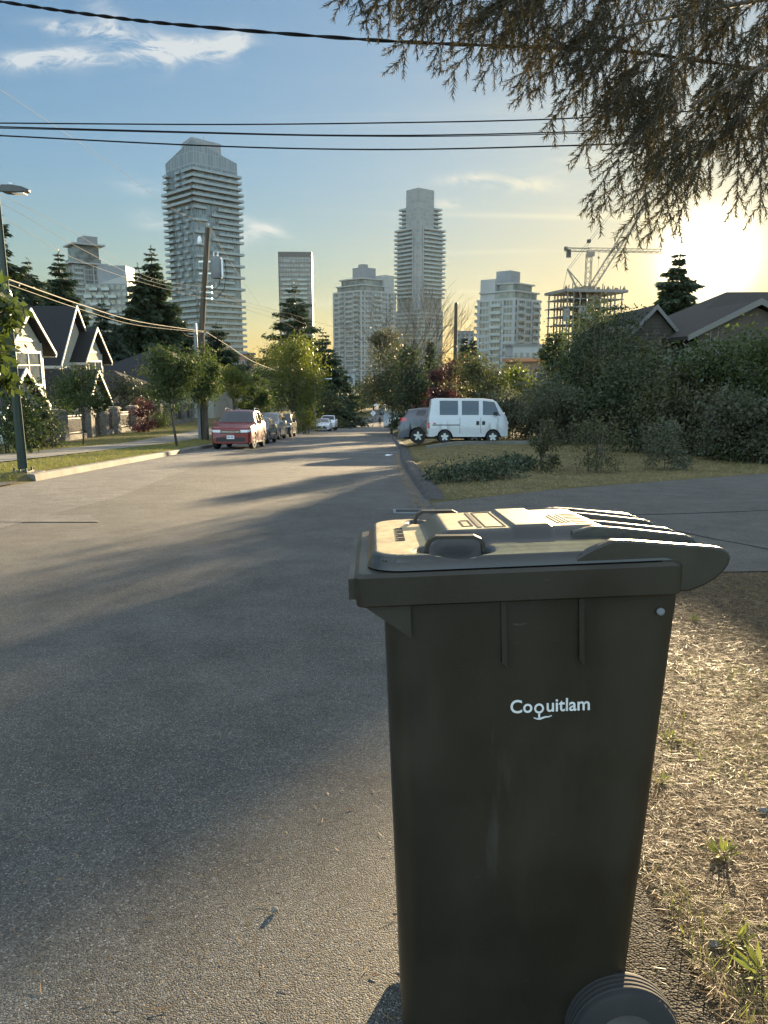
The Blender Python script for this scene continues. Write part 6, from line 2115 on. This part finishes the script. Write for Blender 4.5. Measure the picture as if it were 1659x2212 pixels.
        if rails:
            mb = MB(); yy = half(2.6)[7][0] - .02
            mb.tube([(x, sg * yy, tp(x) + (.02 if x in (r0 + .25, r1 - .15) else .075)) for x in (r0 + .25, r0 + .45, 2.8, r1 - .4, r1 - .15)], .022, 6); mb.build('roof_rail', M['chrome'], t)
        mb = MB()
        for x in ((1.95, 2.95) if kind not in ('kei',) else (1.02, 1.26)):
            y0, y1 = sorted((sg * (hw(x) - .012), sg * (hw(x) + .02))); zz = interp(k['belt'], x) - (.12 if kind != 'kei' else .26)
            if kind == 'kei': mb.box(x - .06, x + .06, y0, y1, zz - .08, zz + .08)
            else: mb.box(x - .10, x + .10, y0, y1, zz, zz + .03)
        build_each(mb, 'door_handle', M['chrome'] if kind == 'hatch' else (M['trim'] if kind == 'kei' else mat), t)
        mb = MB()      # shut lines
        for x in ((c0 + .35, 2.34, 3.3) if kind != 'kei' else (.42, 1.14, 2.0)):
            y = hw(x); ya, yb = sorted((sg * (y - .004), sg * (y + .003))); mb.box(x - .006, x + .006, ya, yb, k['sill'] + .12, interp(k['belt'], x) - .04)
        build_each(mb, 'shut_line', M['trim'], t)
        mb = MB()      # sill trim
        ya, yb = sorted((sg * (W / 2 * .93), sg * (W / 2 * .985))); mb.box(k['wx'][0] + r + .07, k['wx'][1] - r - .07, ya, yb, k['sill'] - .03, k['sill'] + .05); mb.build('sill_trim', M['trim'] if kind != 'kei' else mat, t)
    mb = MB(); mb.box(-.034, -.022, -.16, .16, fz + .16 if kind != 'kei' else fz + .14, fz + .31 if kind != 'kei' else fz + .29); pl_ = mb.build('plate', M['plate'], t)
    mb = MB()
    for i in range(7):
        if i != 3: mb.box(-.036, -.0345, -.125 + i * .038, -.10 + i * .038, fz + .20, fz + .27)
    mb.build('plate_characters', M['trim'], pl_)
    mb = MB(); mb.box(Lc + .004, Lc + .014, -.16, .16, .62, .74) if kind != 'kei' else mb.box(Lc + .004, Lc + .014, -.16, .16, .5, .62); mb.build('plate', M['plate'], t)
    mb = MB(); mb.box(.18, Lc - .2, -W * .42, W * .42, k['sill'] - .06, k['sill'] + .02); mb.build('underbody', M['under'], t)
    if stripe:
        for sg in (1, -1):
            mb = MB(); ya, yb = sorted((sg * (W / 2 - .004), sg * (W / 2 + .006))); mb.box(2.0, Lc - .16, ya, yb, .74, .775); mb.build('side_stripe', M['trim'], t)
            mb = MB(); mb.box(Lc - .30, Lc - .20, ya, yb + .003, .80, .85); mb.build('side_marker', M['lamp_red'], t)
    for wx in k['wx']:
        for sg in (1, -1):
            yo = sg * (W / 2 - .03)
            w0 = .20
            mb = MB(); mb.lathe([(r * .55, 0), (r * .93, .0), (r, .03), (r, w0 - .03), (r * .93, w0), (r * .62, w0 - .0), (r * .60, w0 - .06)], 28, (0, 0, 0), 'Y', 0, False)
            # outer face toward +Y in local; flip for the other flank
            wv = mb.build('wheel', M['rubber'], t, autosmooth=rad(35))
            mb = MB(); rr = r * .64
            mb.lathe([(rr, w0 - .01), (rr * .93, w0 + .004), (rr * .90, w0 - .05), (.001, w0 - .05)], 24, (0, 0, 0), 'Y', 1, False)
            for s_ in range(5):
                a_ = s_ * 2 * math.pi / 5 + .3; d1 = Vector((math.cos(a_), 0, math.sin(a_))); s1 = Vector((-math.sin(a_), 0, math.cos(a_)))
                p0 = d1 * rr * .12; p1 = d1 * rr * .95; o_ = Vector((0, w0 - .035, 0)); o2 = Vector((0, w0 - .005, 0))
                vs = [p0 + s1 * .055 + o_, p0 - s1 * .055 + o_, p1 - s1 * .035 + o_, p1 + s1 * .035 + o_, p0 + s1 * .055 + o2, p0 - s1 * .055 + o2, p1 - s1 * .035 + o2, p1 + s1 * .035 + o2]
                mb.add(vs, [(0, 1, 2, 3), (7, 6, 5, 4), (0, 4, 5, 1), (1, 5, 6, 2), (2, 6, 7, 3), (3, 7, 4, 0)], 0)
            mb.lathe([(rr * .22, w0 - .04), (rr * .2, w0 + .002), (.005, w0 + .004)], 14, (0, 0, 0), 'Y', 0)
            mb.build('rim', [M['rim'], M['trim']], wv)
            st = steer if wx == k['wx'][0] else 0
            wv.location = (wx, yo - (w0 if sg > 0 else -w0) * 1.0 + 0, za)
            wv.rotation_euler = (0, 0, (0 if sg > 0 else math.pi) + st)
    return t


SL = math.atan(.07)
P_red = paint('red_paint', (.17, .006, .006), 0, .42); P_grey = paint('grey_paint', (.07, .075, .08)); P_silver = paint('silver_paint', (.26, .27, .28), .5)
P_black = paint('black_paint', (.02, .024, .03)); P_white = paint('white_paint', (.72, .73, .75), 0); P_blue = paint('dark_blue_paint', (.03, .04, .055)); P_gun = paint('gunmetal_paint', (.085, .09, .105), .4)
P_van = pm('van_white', (.50, .515, .53), rough=.35, coat=.5)
CG2 = 'cars parked along the left kerb'


def parked(kind, mat, label, px, d, **kw):
    x = at(px, 900, d).x
    return make_car('parked_car', kind, mat, label, 'car', (x, d, zr(d) + .006), math.pi / 2, CG2, pitch=SL if d < 145 else .03, **kw)


parked('suv', P_red, 'dark red sport utility car, nearest of the parked cars', 496, 33.2, rails=True, steer=-.12)
parked('sedan', P_grey, 'dark grey sedan parked behind the red car', 539, 40.8)
parked('van', P_silver, 'silver minivan parked behind the grey sedan', 566, 49)
parked('suv', P_black, 'black sport utility car at the end of the near row beside the poplar', 600, 56.5, rails=True)
parked('sedan', P_white, 'white sedan parked alone beyond the poplar', 694, 86)
parked('pickup', P_white, 'white pickup parked right behind the white sedan', 706, 93)
parked('suv', P_blue, 'dark car parked far down between the white pickup and a silver car', 737.5, 126)
parked('sedan', P_silver, 'pale silver car far down the left kerb', 751, 139)
parked('suv', P_silver, 'farthest silver car in the row before the crossing', 753.5, 150)
# right side: a grey hatchback and a small white van nosed in towards the house
x = at(861, 900, 35.4).x
make_car('parked_car', 'hatch', P_gun, 'grey hatchback with red tail light behind the small white van', 'car', (x + 4.3, 35.4, G(x + 1.5, 35.4) - .02), math.pi, None, roll=SL, pitch=0)
x = at(924, 900, 32.4).x
make_car('small_van', 'kei', P_van, 'boxy small white van with three side windows on the right verge', 'van', (x + 3.3, 32.4, G(x + 1.5, 32.4) - .0), math.pi, None, roll=SL, stripe=True)
x = at(830, 900, 78).x
make_car('parked_car', 'sedan', P_white, 'white car nosing out behind the grey hatchback', 'car', (x, 78, G(2, 78)), 0, None, roll=-SL)
x = at(839, 900, 72).x
make_car('parked_car', 'sedan', P_black, 'black car nosing out in front of the white one on the right', 'car', (x + .1, 72, G(2, 72)), 0, None, roll=-SL)
for i, (px, d, kd, pt, lab) in enumerate([(826, 206, 'suv', P_blue, 'dark car waiting just beyond the crossing'), (824, 222, 'suv', P_silver, 'silver car behind the dark one beyond the crossing'), (838, 236, 'sedan', P_white, 'pale car farthest up the street beyond the crossing')]):
    x = at(px, 900, d).x
    make_car('parked_car', kd, pt, lab, 'car', (x, d, zr(d) + .04), math.pi / 2 - .15, 'cars beyond the crossing')

# ================================================================== POLES, LAMPS, WIRES
bx_ = at(50, 1018, 16.4)
t = thing('street_lamp', 'dark green street lamp post with a flat grey lamp head at the left edge', 'street lamp', (bx_.x, 16.4, G(bx_.x, 16.4)))
zb = G(bx_.x, 16.4); hl = at(32, 410, 16.4).z - zb
mb = MB(); mb.tube([(0, 0, .1), (-.02, 0, hl * .5), (-.04, 0, hl + .05)], [.105, .085, .065], 8); mb.build('post', M['green_metal'], t)
mb = MB(); mb.box(-.17, .17, -.17, .17, -.1, .06)
for a_ in (-.13, .13):
    for b_ in (-.13, .13): mb.tube([(a_, b_, .06), (a_, b_, .13)], .02, 6)
mb.build('base_plate', M['green_metal'], t)
mb = MB(); mb.box(-.35, .35, -.3, .3, -.3, .02); mb.build('footing', M['concrete'], t)
xa = at(1, 410, 16.4).x - bx_.x; xb = at(64, 410, 16.4).x - bx_.x
mb = MB(); mb.tube([(-.04, 0, hl - .05), (xa, 0, hl + .0)], .035, 8); mb.build('arm', M['grey_metal'], t)
mb = MB()
secs = []
for s_, w_, h0, h1 in ((0, .08, -.03, .05), (.12, .16, -.06, .08), (.45, .17, -.07, .08), (.8, .12, -.06, .05), (1, .05, -.05, .0)):
    x_ = xa + (xb - xa) * s_; secs.append([(x_, -w_, hl + h0), (x_, w_, hl + h0), (x_, w_ * .8, hl + h1), (x_, -w_ * .8, hl + h1)])
loft(mb, secs); hd = mb.build('lamp_head', M['lamp_dark'], t, bevel=.012)
mb = MB(); mb.lathe([(.03, .07), (.03, .13), (.01, .14)], 10, (xa + (xb - xa) * .35, 0, hl)); mb.build('photocell', M['lamp_clear'], hd)
mb = MB(); mb.box(xa + (xb - xa) * .45, xa + (xb - xa) * .85, -.10, .10, hl - .085, hl - .07); mb.build('lens', M['lamp_clear'], hd)

pp = at(443, 926, 42)
UPX, UPY = pp.x, 42.0; UPZ = G(UPX, UPY)
def up(px, py, d=42.0): p = at(px, py, d); return Vector((p.x - UPX, d - UPY, p.z - UPZ))
t = thing('utility_pole', 'weathered wooden utility pole with a grey transformer and conduit on the left verge', 'utility pole', (UPX, UPY, UPZ))
topz = up(449, 492).z
mb = MB(); mb.tube([(0, 0, -.3), (.02, 0, topz * .5), (up(449, 492).x, 0, topz)], [.20, .17, .135], 12); mb.build('pole', M['pole_wood'], t, smooth=False)
mb = MB(); mb.box(-.34, -.19, -.20, .0, -.2, up(440, 707).z + .2); mb.build('conduit', M['grey_metal'], t)
c = up(467, 578)
mb = MB(); mb.lathe([(.02, -.55), (.27, -.55), (.29, -.5), (.29, .48), (.25, .54), (.06, .58), (.06, .66)], 20, (c.x, .05, c.z)); tr_ = mb.build('transformer', M['grey_metal'], t, autosmooth=rad(40))
mb = MB()
for a_ in (-.1, .12): mb.lathe([(.035, .54), (.05, .6), (.035, .66), (.05, .72), (.03, .78)], 8, (c.x + a_, .0, c.z))
mb.lathe([(.05, -.5), (.06, -.45), (.06, .40), (.03, .45)], 8, (c.x + .33, -.05, c.z)); build_each(mb, 'bushing', M['lamp_clear'], tr_)
mb = MB(); mb.bar((0.05, 0, c.z + .3), (c.x - .2, 0, c.z + .3), .08); mb.bar((0.05, 0, c.z - .3), (c.x - .2, 0, c.z - .3), .08)
ins = up(451, 487); mb.lathe([(.03, -.1), (.05, .0), (.03, .1)], 8, (ins.x, 0, ins.z))
for py in (620, 632, 645): q = up(446, py); mb.box(q.x - .1, q.x + .3, -.1, .1, q.z - .04, q.z + .04)
build_each(mb, 'bracket', M['steel'], t)
mb = MB()
mb.tube([up(485, 560), up(489, 590), up(484, 625), up(468, 645), up(447, 640)], .018, 5); mb.tube([up(476, 590), up(474, 615), up(462, 628), up(447, 625)], .018, 5); mb.tube([up(436, 690), up(428, 655), up(446, 632)], .02, 5)
build_each(mb, 'drop_cable', M['cable'], t)
mb = MB(); q = up(433, 520); mb.lathe([(.09, -.2), (.12, -.1), (.10, .1), (.05, .2)], 10, (q.x, -.2, q.z)); mb.build('switch', M['lamp_clear'], t)


def wire(label, pts, r, mat='cable', twist=False, group='overhead wires', n=40):
    """pts: list of points; smooth chain through them"""
    P = [Vector(p) for p in pts]
    if len(P) == 2: P = [P[0], P[0].lerp(P[1], .5), P[1]]
    out = []
    for i in range(len(P) - 1):
        p0 = P[max(i - 1, 0)]; p1 = P[i]; p2 = P[i + 1]; p3 = P[min(i + 2, len(P) - 1)]
        m = max(4, n // (len(P) - 1))
        for k in range(m):
            u = k / m
            out.append(.5 * ((2 * p1) + (p2 - p0) * u + (2 * p0 - 5 * p1 + 4 * p2 - p3) * u * u + (3 * p1 - p0 - 3 * p2 + p3) * u ** 3))
    out.append(P[-1])
    mb = MB()
    if twist:
        for ph in (0, math.pi):
            q = [p + Vector((0, math.cos(i * .42 + ph), math.sin(i * .42 + ph))) * r * .9 for i, p in enumerate(out)]
            mb.tube(q, r, 6)
    else:
        mb.tube(out, r, 5)
    o = mb.build('overhead_wire', M[mat], smooth=True)
    return tag(o, label, 'wire', group)


wire('thick twisted black cable crossing the top of the picture', [at(-260, -40, 7.6), at(0, 3, 7.4), at(200, 32, 7.2), at(415, 56, 7.0), at(830, 88, 6.7), at(1240, 106, 6.4), at(1430, 120, 6.3), at(1900, 190, 6.0)], .0078, twist=True, n=260)
wire('uppermost of the horizontal wires above the tallest tower', [at(-150, 266, 13), at(0, 266, 13), at(450, 269, 13), at(800, 266, 13), at(1150, 259, 13), at(1400, 246, 13), at(1900, 215, 13)], .011)
wire('middle horizontal wire, upper strand of the close pair', [at(-150, 270, 12.4), at(0, 274, 12.4), at(400, 285, 12.4), at(700, 292, 12.4), at(1000, 291, 12.4), at(1380, 279, 12.4), at(1900, 250, 12.4)], .010)
wire('middle horizontal wire, lower strand of the close pair', [at(-150, 276, 12.3), at(0, 277, 12.3), at(400, 287, 12.3), at(700, 293.5, 12.3), at(1000, 294, 12.3), at(1380, 283, 12.3), at(1900, 256, 12.3)], .007)
wire('lowest of the horizontal wires grazing the tower roof', [at(-150, 287, 12), at(0, 293, 12), at(400, 313, 12), at(700, 322, 12), at(1000, 321, 12), at(1540, 304, 12), at(1900, 288, 12)], .011)
wtop = Vector((UPX, UPY, UPZ)) + up(451, 486)
wire('thin pale wire slanting from upper left to the pole top', [at(-200, 60, 15), at(0, 193, 18.5), at(270, 375, 28), at(370, 450, 36), wtop], .006, 'wire_grey')
wire('thin pale wire falling right from the pole top', [wtop, at(500, 570, 52), at(555, 650, 70), at(600, 700, 95)], .008, 'wire_grey')
for i, (a_, b_, dd, lab) in enumerate([((0, 420), (160, 502), 620, 'upper of three grey wires left of the pole'), ((0, 437), (180, 540), 632, 'middle of three grey wires left of the pole'), ((0, 468), (165, 560), 645, 'lower of three grey wires left of the pole')]):
    wire(lab, [at(-200, a_[1] - 90, 17), at(*a_, 21), at(*b_, 27), at(320, 598 + i * 8, 35), Vector((UPX, UPY, UPZ)) + up(446, dd)], .0065, 'wire_grey')
wire('thick sunlit telephone cable sagging to the pole, upper strand', [at(-80, 570, 16), at(20, 604, 19), at(180, 660, 26), at(300, 695, 33), Vector((UPX, UPY, UPZ)) + up(441, 716)], .019, 'tele_cable', group='telephone cables')
wire('sunlit telephone cable sagging to the pole, lower strand', [at(-80, 582, 16), at(20, 615, 19), at(180, 670, 26), at(300, 703, 33), Vector((UPX, UPY, UPZ)) + up(441, 718)], .010, 'tele_cable', group='telephone cables')
wire('slack cable loop hanging left of the pole', [at(388, 708, 39), at(402, 724, 40), at(420, 727, 41), Vector((UPX, UPY, UPZ)) + up(440, 718)], .008, 'tele_cable', group='telephone cables')
wire('thick telephone cable falling right of the pole towards the poplar', [Vector((UPX, UPY, UPZ)) + up(443, 716), at(490, 745, 48), at(545, 780, 58), at(600, 802, 72)], .019, 'tele_cable', group='telephone cables')
for i, (q0, mids, lab) in enumerate([((448, 622), [(540, 655, 58), (640, 682, 82), (720, 706, 110), (830, 735, 150)], 'upper dark wire running from the pole towards the slim tower'),
                                     ((448, 632), [(540, 662, 58), (640, 692, 82), (720, 726, 110), (830, 752, 150)], 'second dark wire running from the pole towards the slim tower'),
                                     ((448, 648), [(530, 668, 55), (620, 700, 80), (700, 745, 110), (800, 770, 150)], 'lower dark wire from the pole passing before the pale framed tower')]):
    wire(lab, [Vector((UPX, UPY, UPZ)) + up(*q0)] + [at(*m) for m in mids], .012, group='wires beyond the pole')
# cluster of cable hardware hanging below the telephone line
q = at(458, 735, 45)
mb = MB()
for i in range(9):
    a_ = Vector((random.uniform(-.25, .35), random.uniform(-.1, .1), random.uniform(-.1, .25))); mb.tube([a_, a_ + Vector((random.uniform(-.1, .15), 0, -random.uniform(.2, .5)))], .025, 5)
o = mb.build('cable_hardware', M['cable']); o.location = q; tag(o, 'tangle of cable ends hanging from the line just right of the pole', 'cable')
# bare pole on the right and its wires
pb = at(983, 800, 60); zb = G(pb.x, 60)
t = thing('utility_pole', 'bare dark utility pole with a cut top among the right-hand bushes', 'utility pole', (pb.x, 60, zb))
mb = MB(); mb.tube([(0, 0, -.2), (0, 0, at(983, 656, 60).z - zb)], [.19, .13], 12); mb.build('pole', M['pole_wood'], t)
mb = MB(); mb.lathe([(.135, 0), (.135, .06), (.02, .1)], 12, (0, 0, at(983, 656, 60).z - zb)); mb.build('cap', M['dark_metal'], t)
wire('thin wire from the bare pole to the left', [at(983, 700, 60), at(900, 722, 75), at(830, 726, 95)], .012, group='wires beyond the pole')
wire('thin wire from the bare pole to the right', [at(984, 705, 60), at(1060, 718, 70), at(1190, 722, 80)], .012, group='wires beyond the pole')
wire('dark wire crossing the right-hand bushes', [at(860, 748, 50), at(960, 762, 50), at(1100, 770, 50), at(1240, 776, 50)], .010, group='wires beyond the pole')
# pole by the poplar and far lamps
for px, pt, pb_, d, r, lab in ((681, 820, 922, 84, .11, 'thin grey pole at the right foot of the poplar'), (749, 800, 905, 150, .10, 'thin pale lamp pole over the far cars')):
    p = at(px, pb_, d); zb = G(p.x, d)
    t = thing('lamp_pole', lab, 'pole', (p.x, d, zb)); h_ = at(px, pt, d).z - zb
    mb = MB(); mb.tube([(0, 0, -.2), (0, 0, h_)], [r, r * .6], 8); mb.build('post', M['grey_metal'], t)
    mb = MB(); mb.tube([(0, 0, h_ - .1), (1.3, 0, h_ + .1)], .04, 6); mb.build('arm', M['grey_metal'], t)
    mb = MB(); mb.box(1.2, 1.9, -.12, .12, h_ + .04, h_ + .16); mb.build('lamp_head', M['lamp_clear'], t)
# street signs at the crossing
for px, d, h_, lab, shp in ((806, 172, 2.6, 'diamond-shaped white street sign on a post at the crossing', 'd'), (812, 173, 4.0, 'tall narrow street name sign at the crossing', 'n')):
    p = at(px, 900, d)
    t = thing('street_sign', lab, 'sign', (p.x, d, zr(d) + .05)); mb = MB(); mb.tube([(0, 0, 0), (0, 0, h_)], .05, 6); mb.build('post', M['grey_metal'], t)
    mb = MB()
    if shp == 'd': mb.prism([(0, h_ - 1.3), (.65, h_ - .65), (0, h_), (-.65, h_ - .65)], 'Y', -.08, -.055)
    else: mb.box(-.5, .5, -.08, -.055, h_ - .45, h_ - .1)
    mb.build('panel', M['plate'], t)
# tarpaulin shelter and shed on the right beyond the cars
p = at(845, 912, 96); zb = G(2, 96)
t = thing('garden_shed', 'pale low shed with a grey tarpaulin hung on its front, right of the walking person', 'shed', (p.x, 96, zb))
mb = MB(); mb.box(-.9, 2.6, 0, 3, -.3, 2.2); mb.build('wall', M['siding_b'], t)
mb = MB(); mb.prism([(-1.2, 2.2), (3.0, 2.2), (2.2, 2.9), (-.5, 2.9)], 'Y', -.3, 3.3); mb.build('roof', M['slab'], t)
mb = MB(); vs = []; 
for i in range(13):
    for j in range(7):
        u = i / 12; v = j / 6; vs.append((-.95 + 3.6 * u, -.15 - .9 * (1 - v) - .10 * math.sin(u * 14 + v * 2), .05 + 1.35 * v + .1 * math.sin(u * 5)))
mb.add(vs, [(i * 7 + j, (i + 1) * 7 + j, (i + 1) * 7 + j + 1, i * 7 + j + 1) for i in range(12) for j in range(6)]); mb.build('tarpaulin', M['guard'], t, smooth=True)
# low concrete edging before the van
mb = MB(); a_ = at(922, 966, 30.3); b_ = at(1185, 958, 31.2); pr = None
for i in range(15):
    u = i / 14; x = a_.x + (b_.x - a_.x) * u; y = 30.3 + .9 * u; z = G(x, y)
    if pr: mb.bar(pr, Vector((x, y, z + .06)), .16, .16)
    pr = Vector((x, y, z + .06))
o = mb.build('edging_kerb', M['concrete']); tag(o, 'low concrete edging on the verge in front of the small white van', 'kerb')
# litter beside the kerb
for px, py, d, lab in ((420, 968, 0, 'scrap of white paper by the kerb near the red car'), (1255 / 1.507, 985, 0, 'pale scrap lying at the right edge of the road')):
    r0 = ray(px, py); y = 1.3 / (-r0.z / r0.y - .07); x = r0.x / r0.y * y
    mb = MB(); vs = [(i * .08 + random.uniform(-.02, .02), j * .07 + random.uniform(-.02, .02), random.uniform(0, .06)) for i in range(4) for j in range(3)]
    mb.add(vs, [(i * 3 + j, (i + 1) * 3 + j, (i + 1) * 3 + j + 1, i * 3 + j + 1) for i in range(3) for j in range(2)])
    o = mb.build('paper_scrap', M['plate']); o.location = (x, y, zr(y) + .01); tag(o, lab, 'litter')

# ================================================================== PERSON walking away down the right edge
d = 128; pp = at(820.5, 925, d)
per = bpy.data.meshes.new('person'); bm = bmesh.new()
J = {'pel': (0, 0, .95), 'wai': (0, .02, 1.12), 'che': (0, .03, 1.36), 'nek': (0, .03, 1.52), 'hea': (0, .0, 1.64), 'top': (0, 0, 1.76),
     'hl': (-.10, 0, .90), 'kl': (-.11, -.12, .50), 'al': (-.11, .06, .09), 'tl': (-.11, -.10, .03), 'hr': (.10, 0, .90), 'kr': (.11, .10, .50), 'ar': (.11, .20, .10), 'tr': (.11, .06, .03),
     'sl': (-.19, .03, 1.44), 'el': (-.26, .10, 1.18), 'wl': (-.25, .0, .95), 'fl': (-.25, -.03, .87), 'sr': (.19, .03, 1.44), 'er': (.27, -.02, 1.18), 'wr': (.25, -.16, 1.02), 'fr': (.24, -.20, .95)}
R = dict(pel=.15, wai=.135, che=.165, nek=.06, hea=.10, top=.075, hl=.10, kl=.065, al=.045, tl=.045, hr=.10, kr=.065, ar=.045, tr=.045, sl=.075, el=.05, wl=.035, fl=.04, sr=.075, er=.05, wr=.035, fr=.04)
ix = {k: bm.verts.new(v) for k, v in J.items()}
for a_, b_ in (('pel', 'wai'), ('wai', 'che'), ('che', 'nek'), ('nek', 'hea'), ('hea', 'top'), ('pel', 'hl'), ('hl', 'kl'), ('kl', 'al'), ('al', 'tl'), ('pel', 'hr'), ('hr', 'kr'), ('kr', 'ar'), ('ar', 'tr'),
              ('che', 'sl'), ('sl', 'el'), ('el', 'wl'), ('wl', 'fl'), ('che', 'sr'), ('sr', 'er'), ('er', 'wr'), ('wr', 'fr')): bm.edges.new((ix[a_], ix[b_]))
bm.verts.index_update(); bm.to_mesh(per); bm.free(); keys = list(J)
po = link(bpy.data.objects.new('person', per)); po.location = (pp.x, d, zr(d)); po.rotation_euler = (0, 0, math.pi)
md = po.modifiers.new('skin', 'SKIN'); md.use_smooth_shade = True
sv = per.skin_vertices[0].data
for i, k_ in enumerate(keys): sv[i].radius = (R[k_], R[k_] * .8); sv[i].use_root = (k_ == 'pel')
md2 = po.modifiers.new('sub', 'SUBSURF'); md2.levels = 2; md2.render_levels = 2
per.materials.append(pm('dark_clothes', (.02, .02, .022), rough=.9))
tag(po, 'person in dark clothes walking away along the right edge of the road', 'person')
bm = bmesh.new(); bmesh.ops.create_uvsphere(bm, u_segments=14, v_segments=10, radius=.115)
for v in bm.verts: v.co.z *= 1.1
hm = bpy.data.meshes.new('hair'); bm.to_mesh(hm); bm.free(); hm.materials.append(M['trim'])
ho = link(bpy.data.objects.new('hair', hm), po); ho.location = (0, .015, 1.70)

# ================================================================== HAZE: the evening air  (HAZE)
mb = MB(); mb.box(-4600, 4600, -70, 3200, -26, 162)
hm_, t_, n_, l_, p_ = newmat('haze_air')
n_.remove(p_)
pv = n_.new('ShaderNodeVolumePrincipled'); pv.inputs['Color'].default_value = (.95, .93, .88, 1); pv.inputs['Density'].default_value = .000012; pv.inputs['Anisotropy'].default_value = .5
l_.new(pv.outputs[0], n_['Material Output'].inputs['Volume'])
tag(mb.build('haze', hm_), kind='stuff')
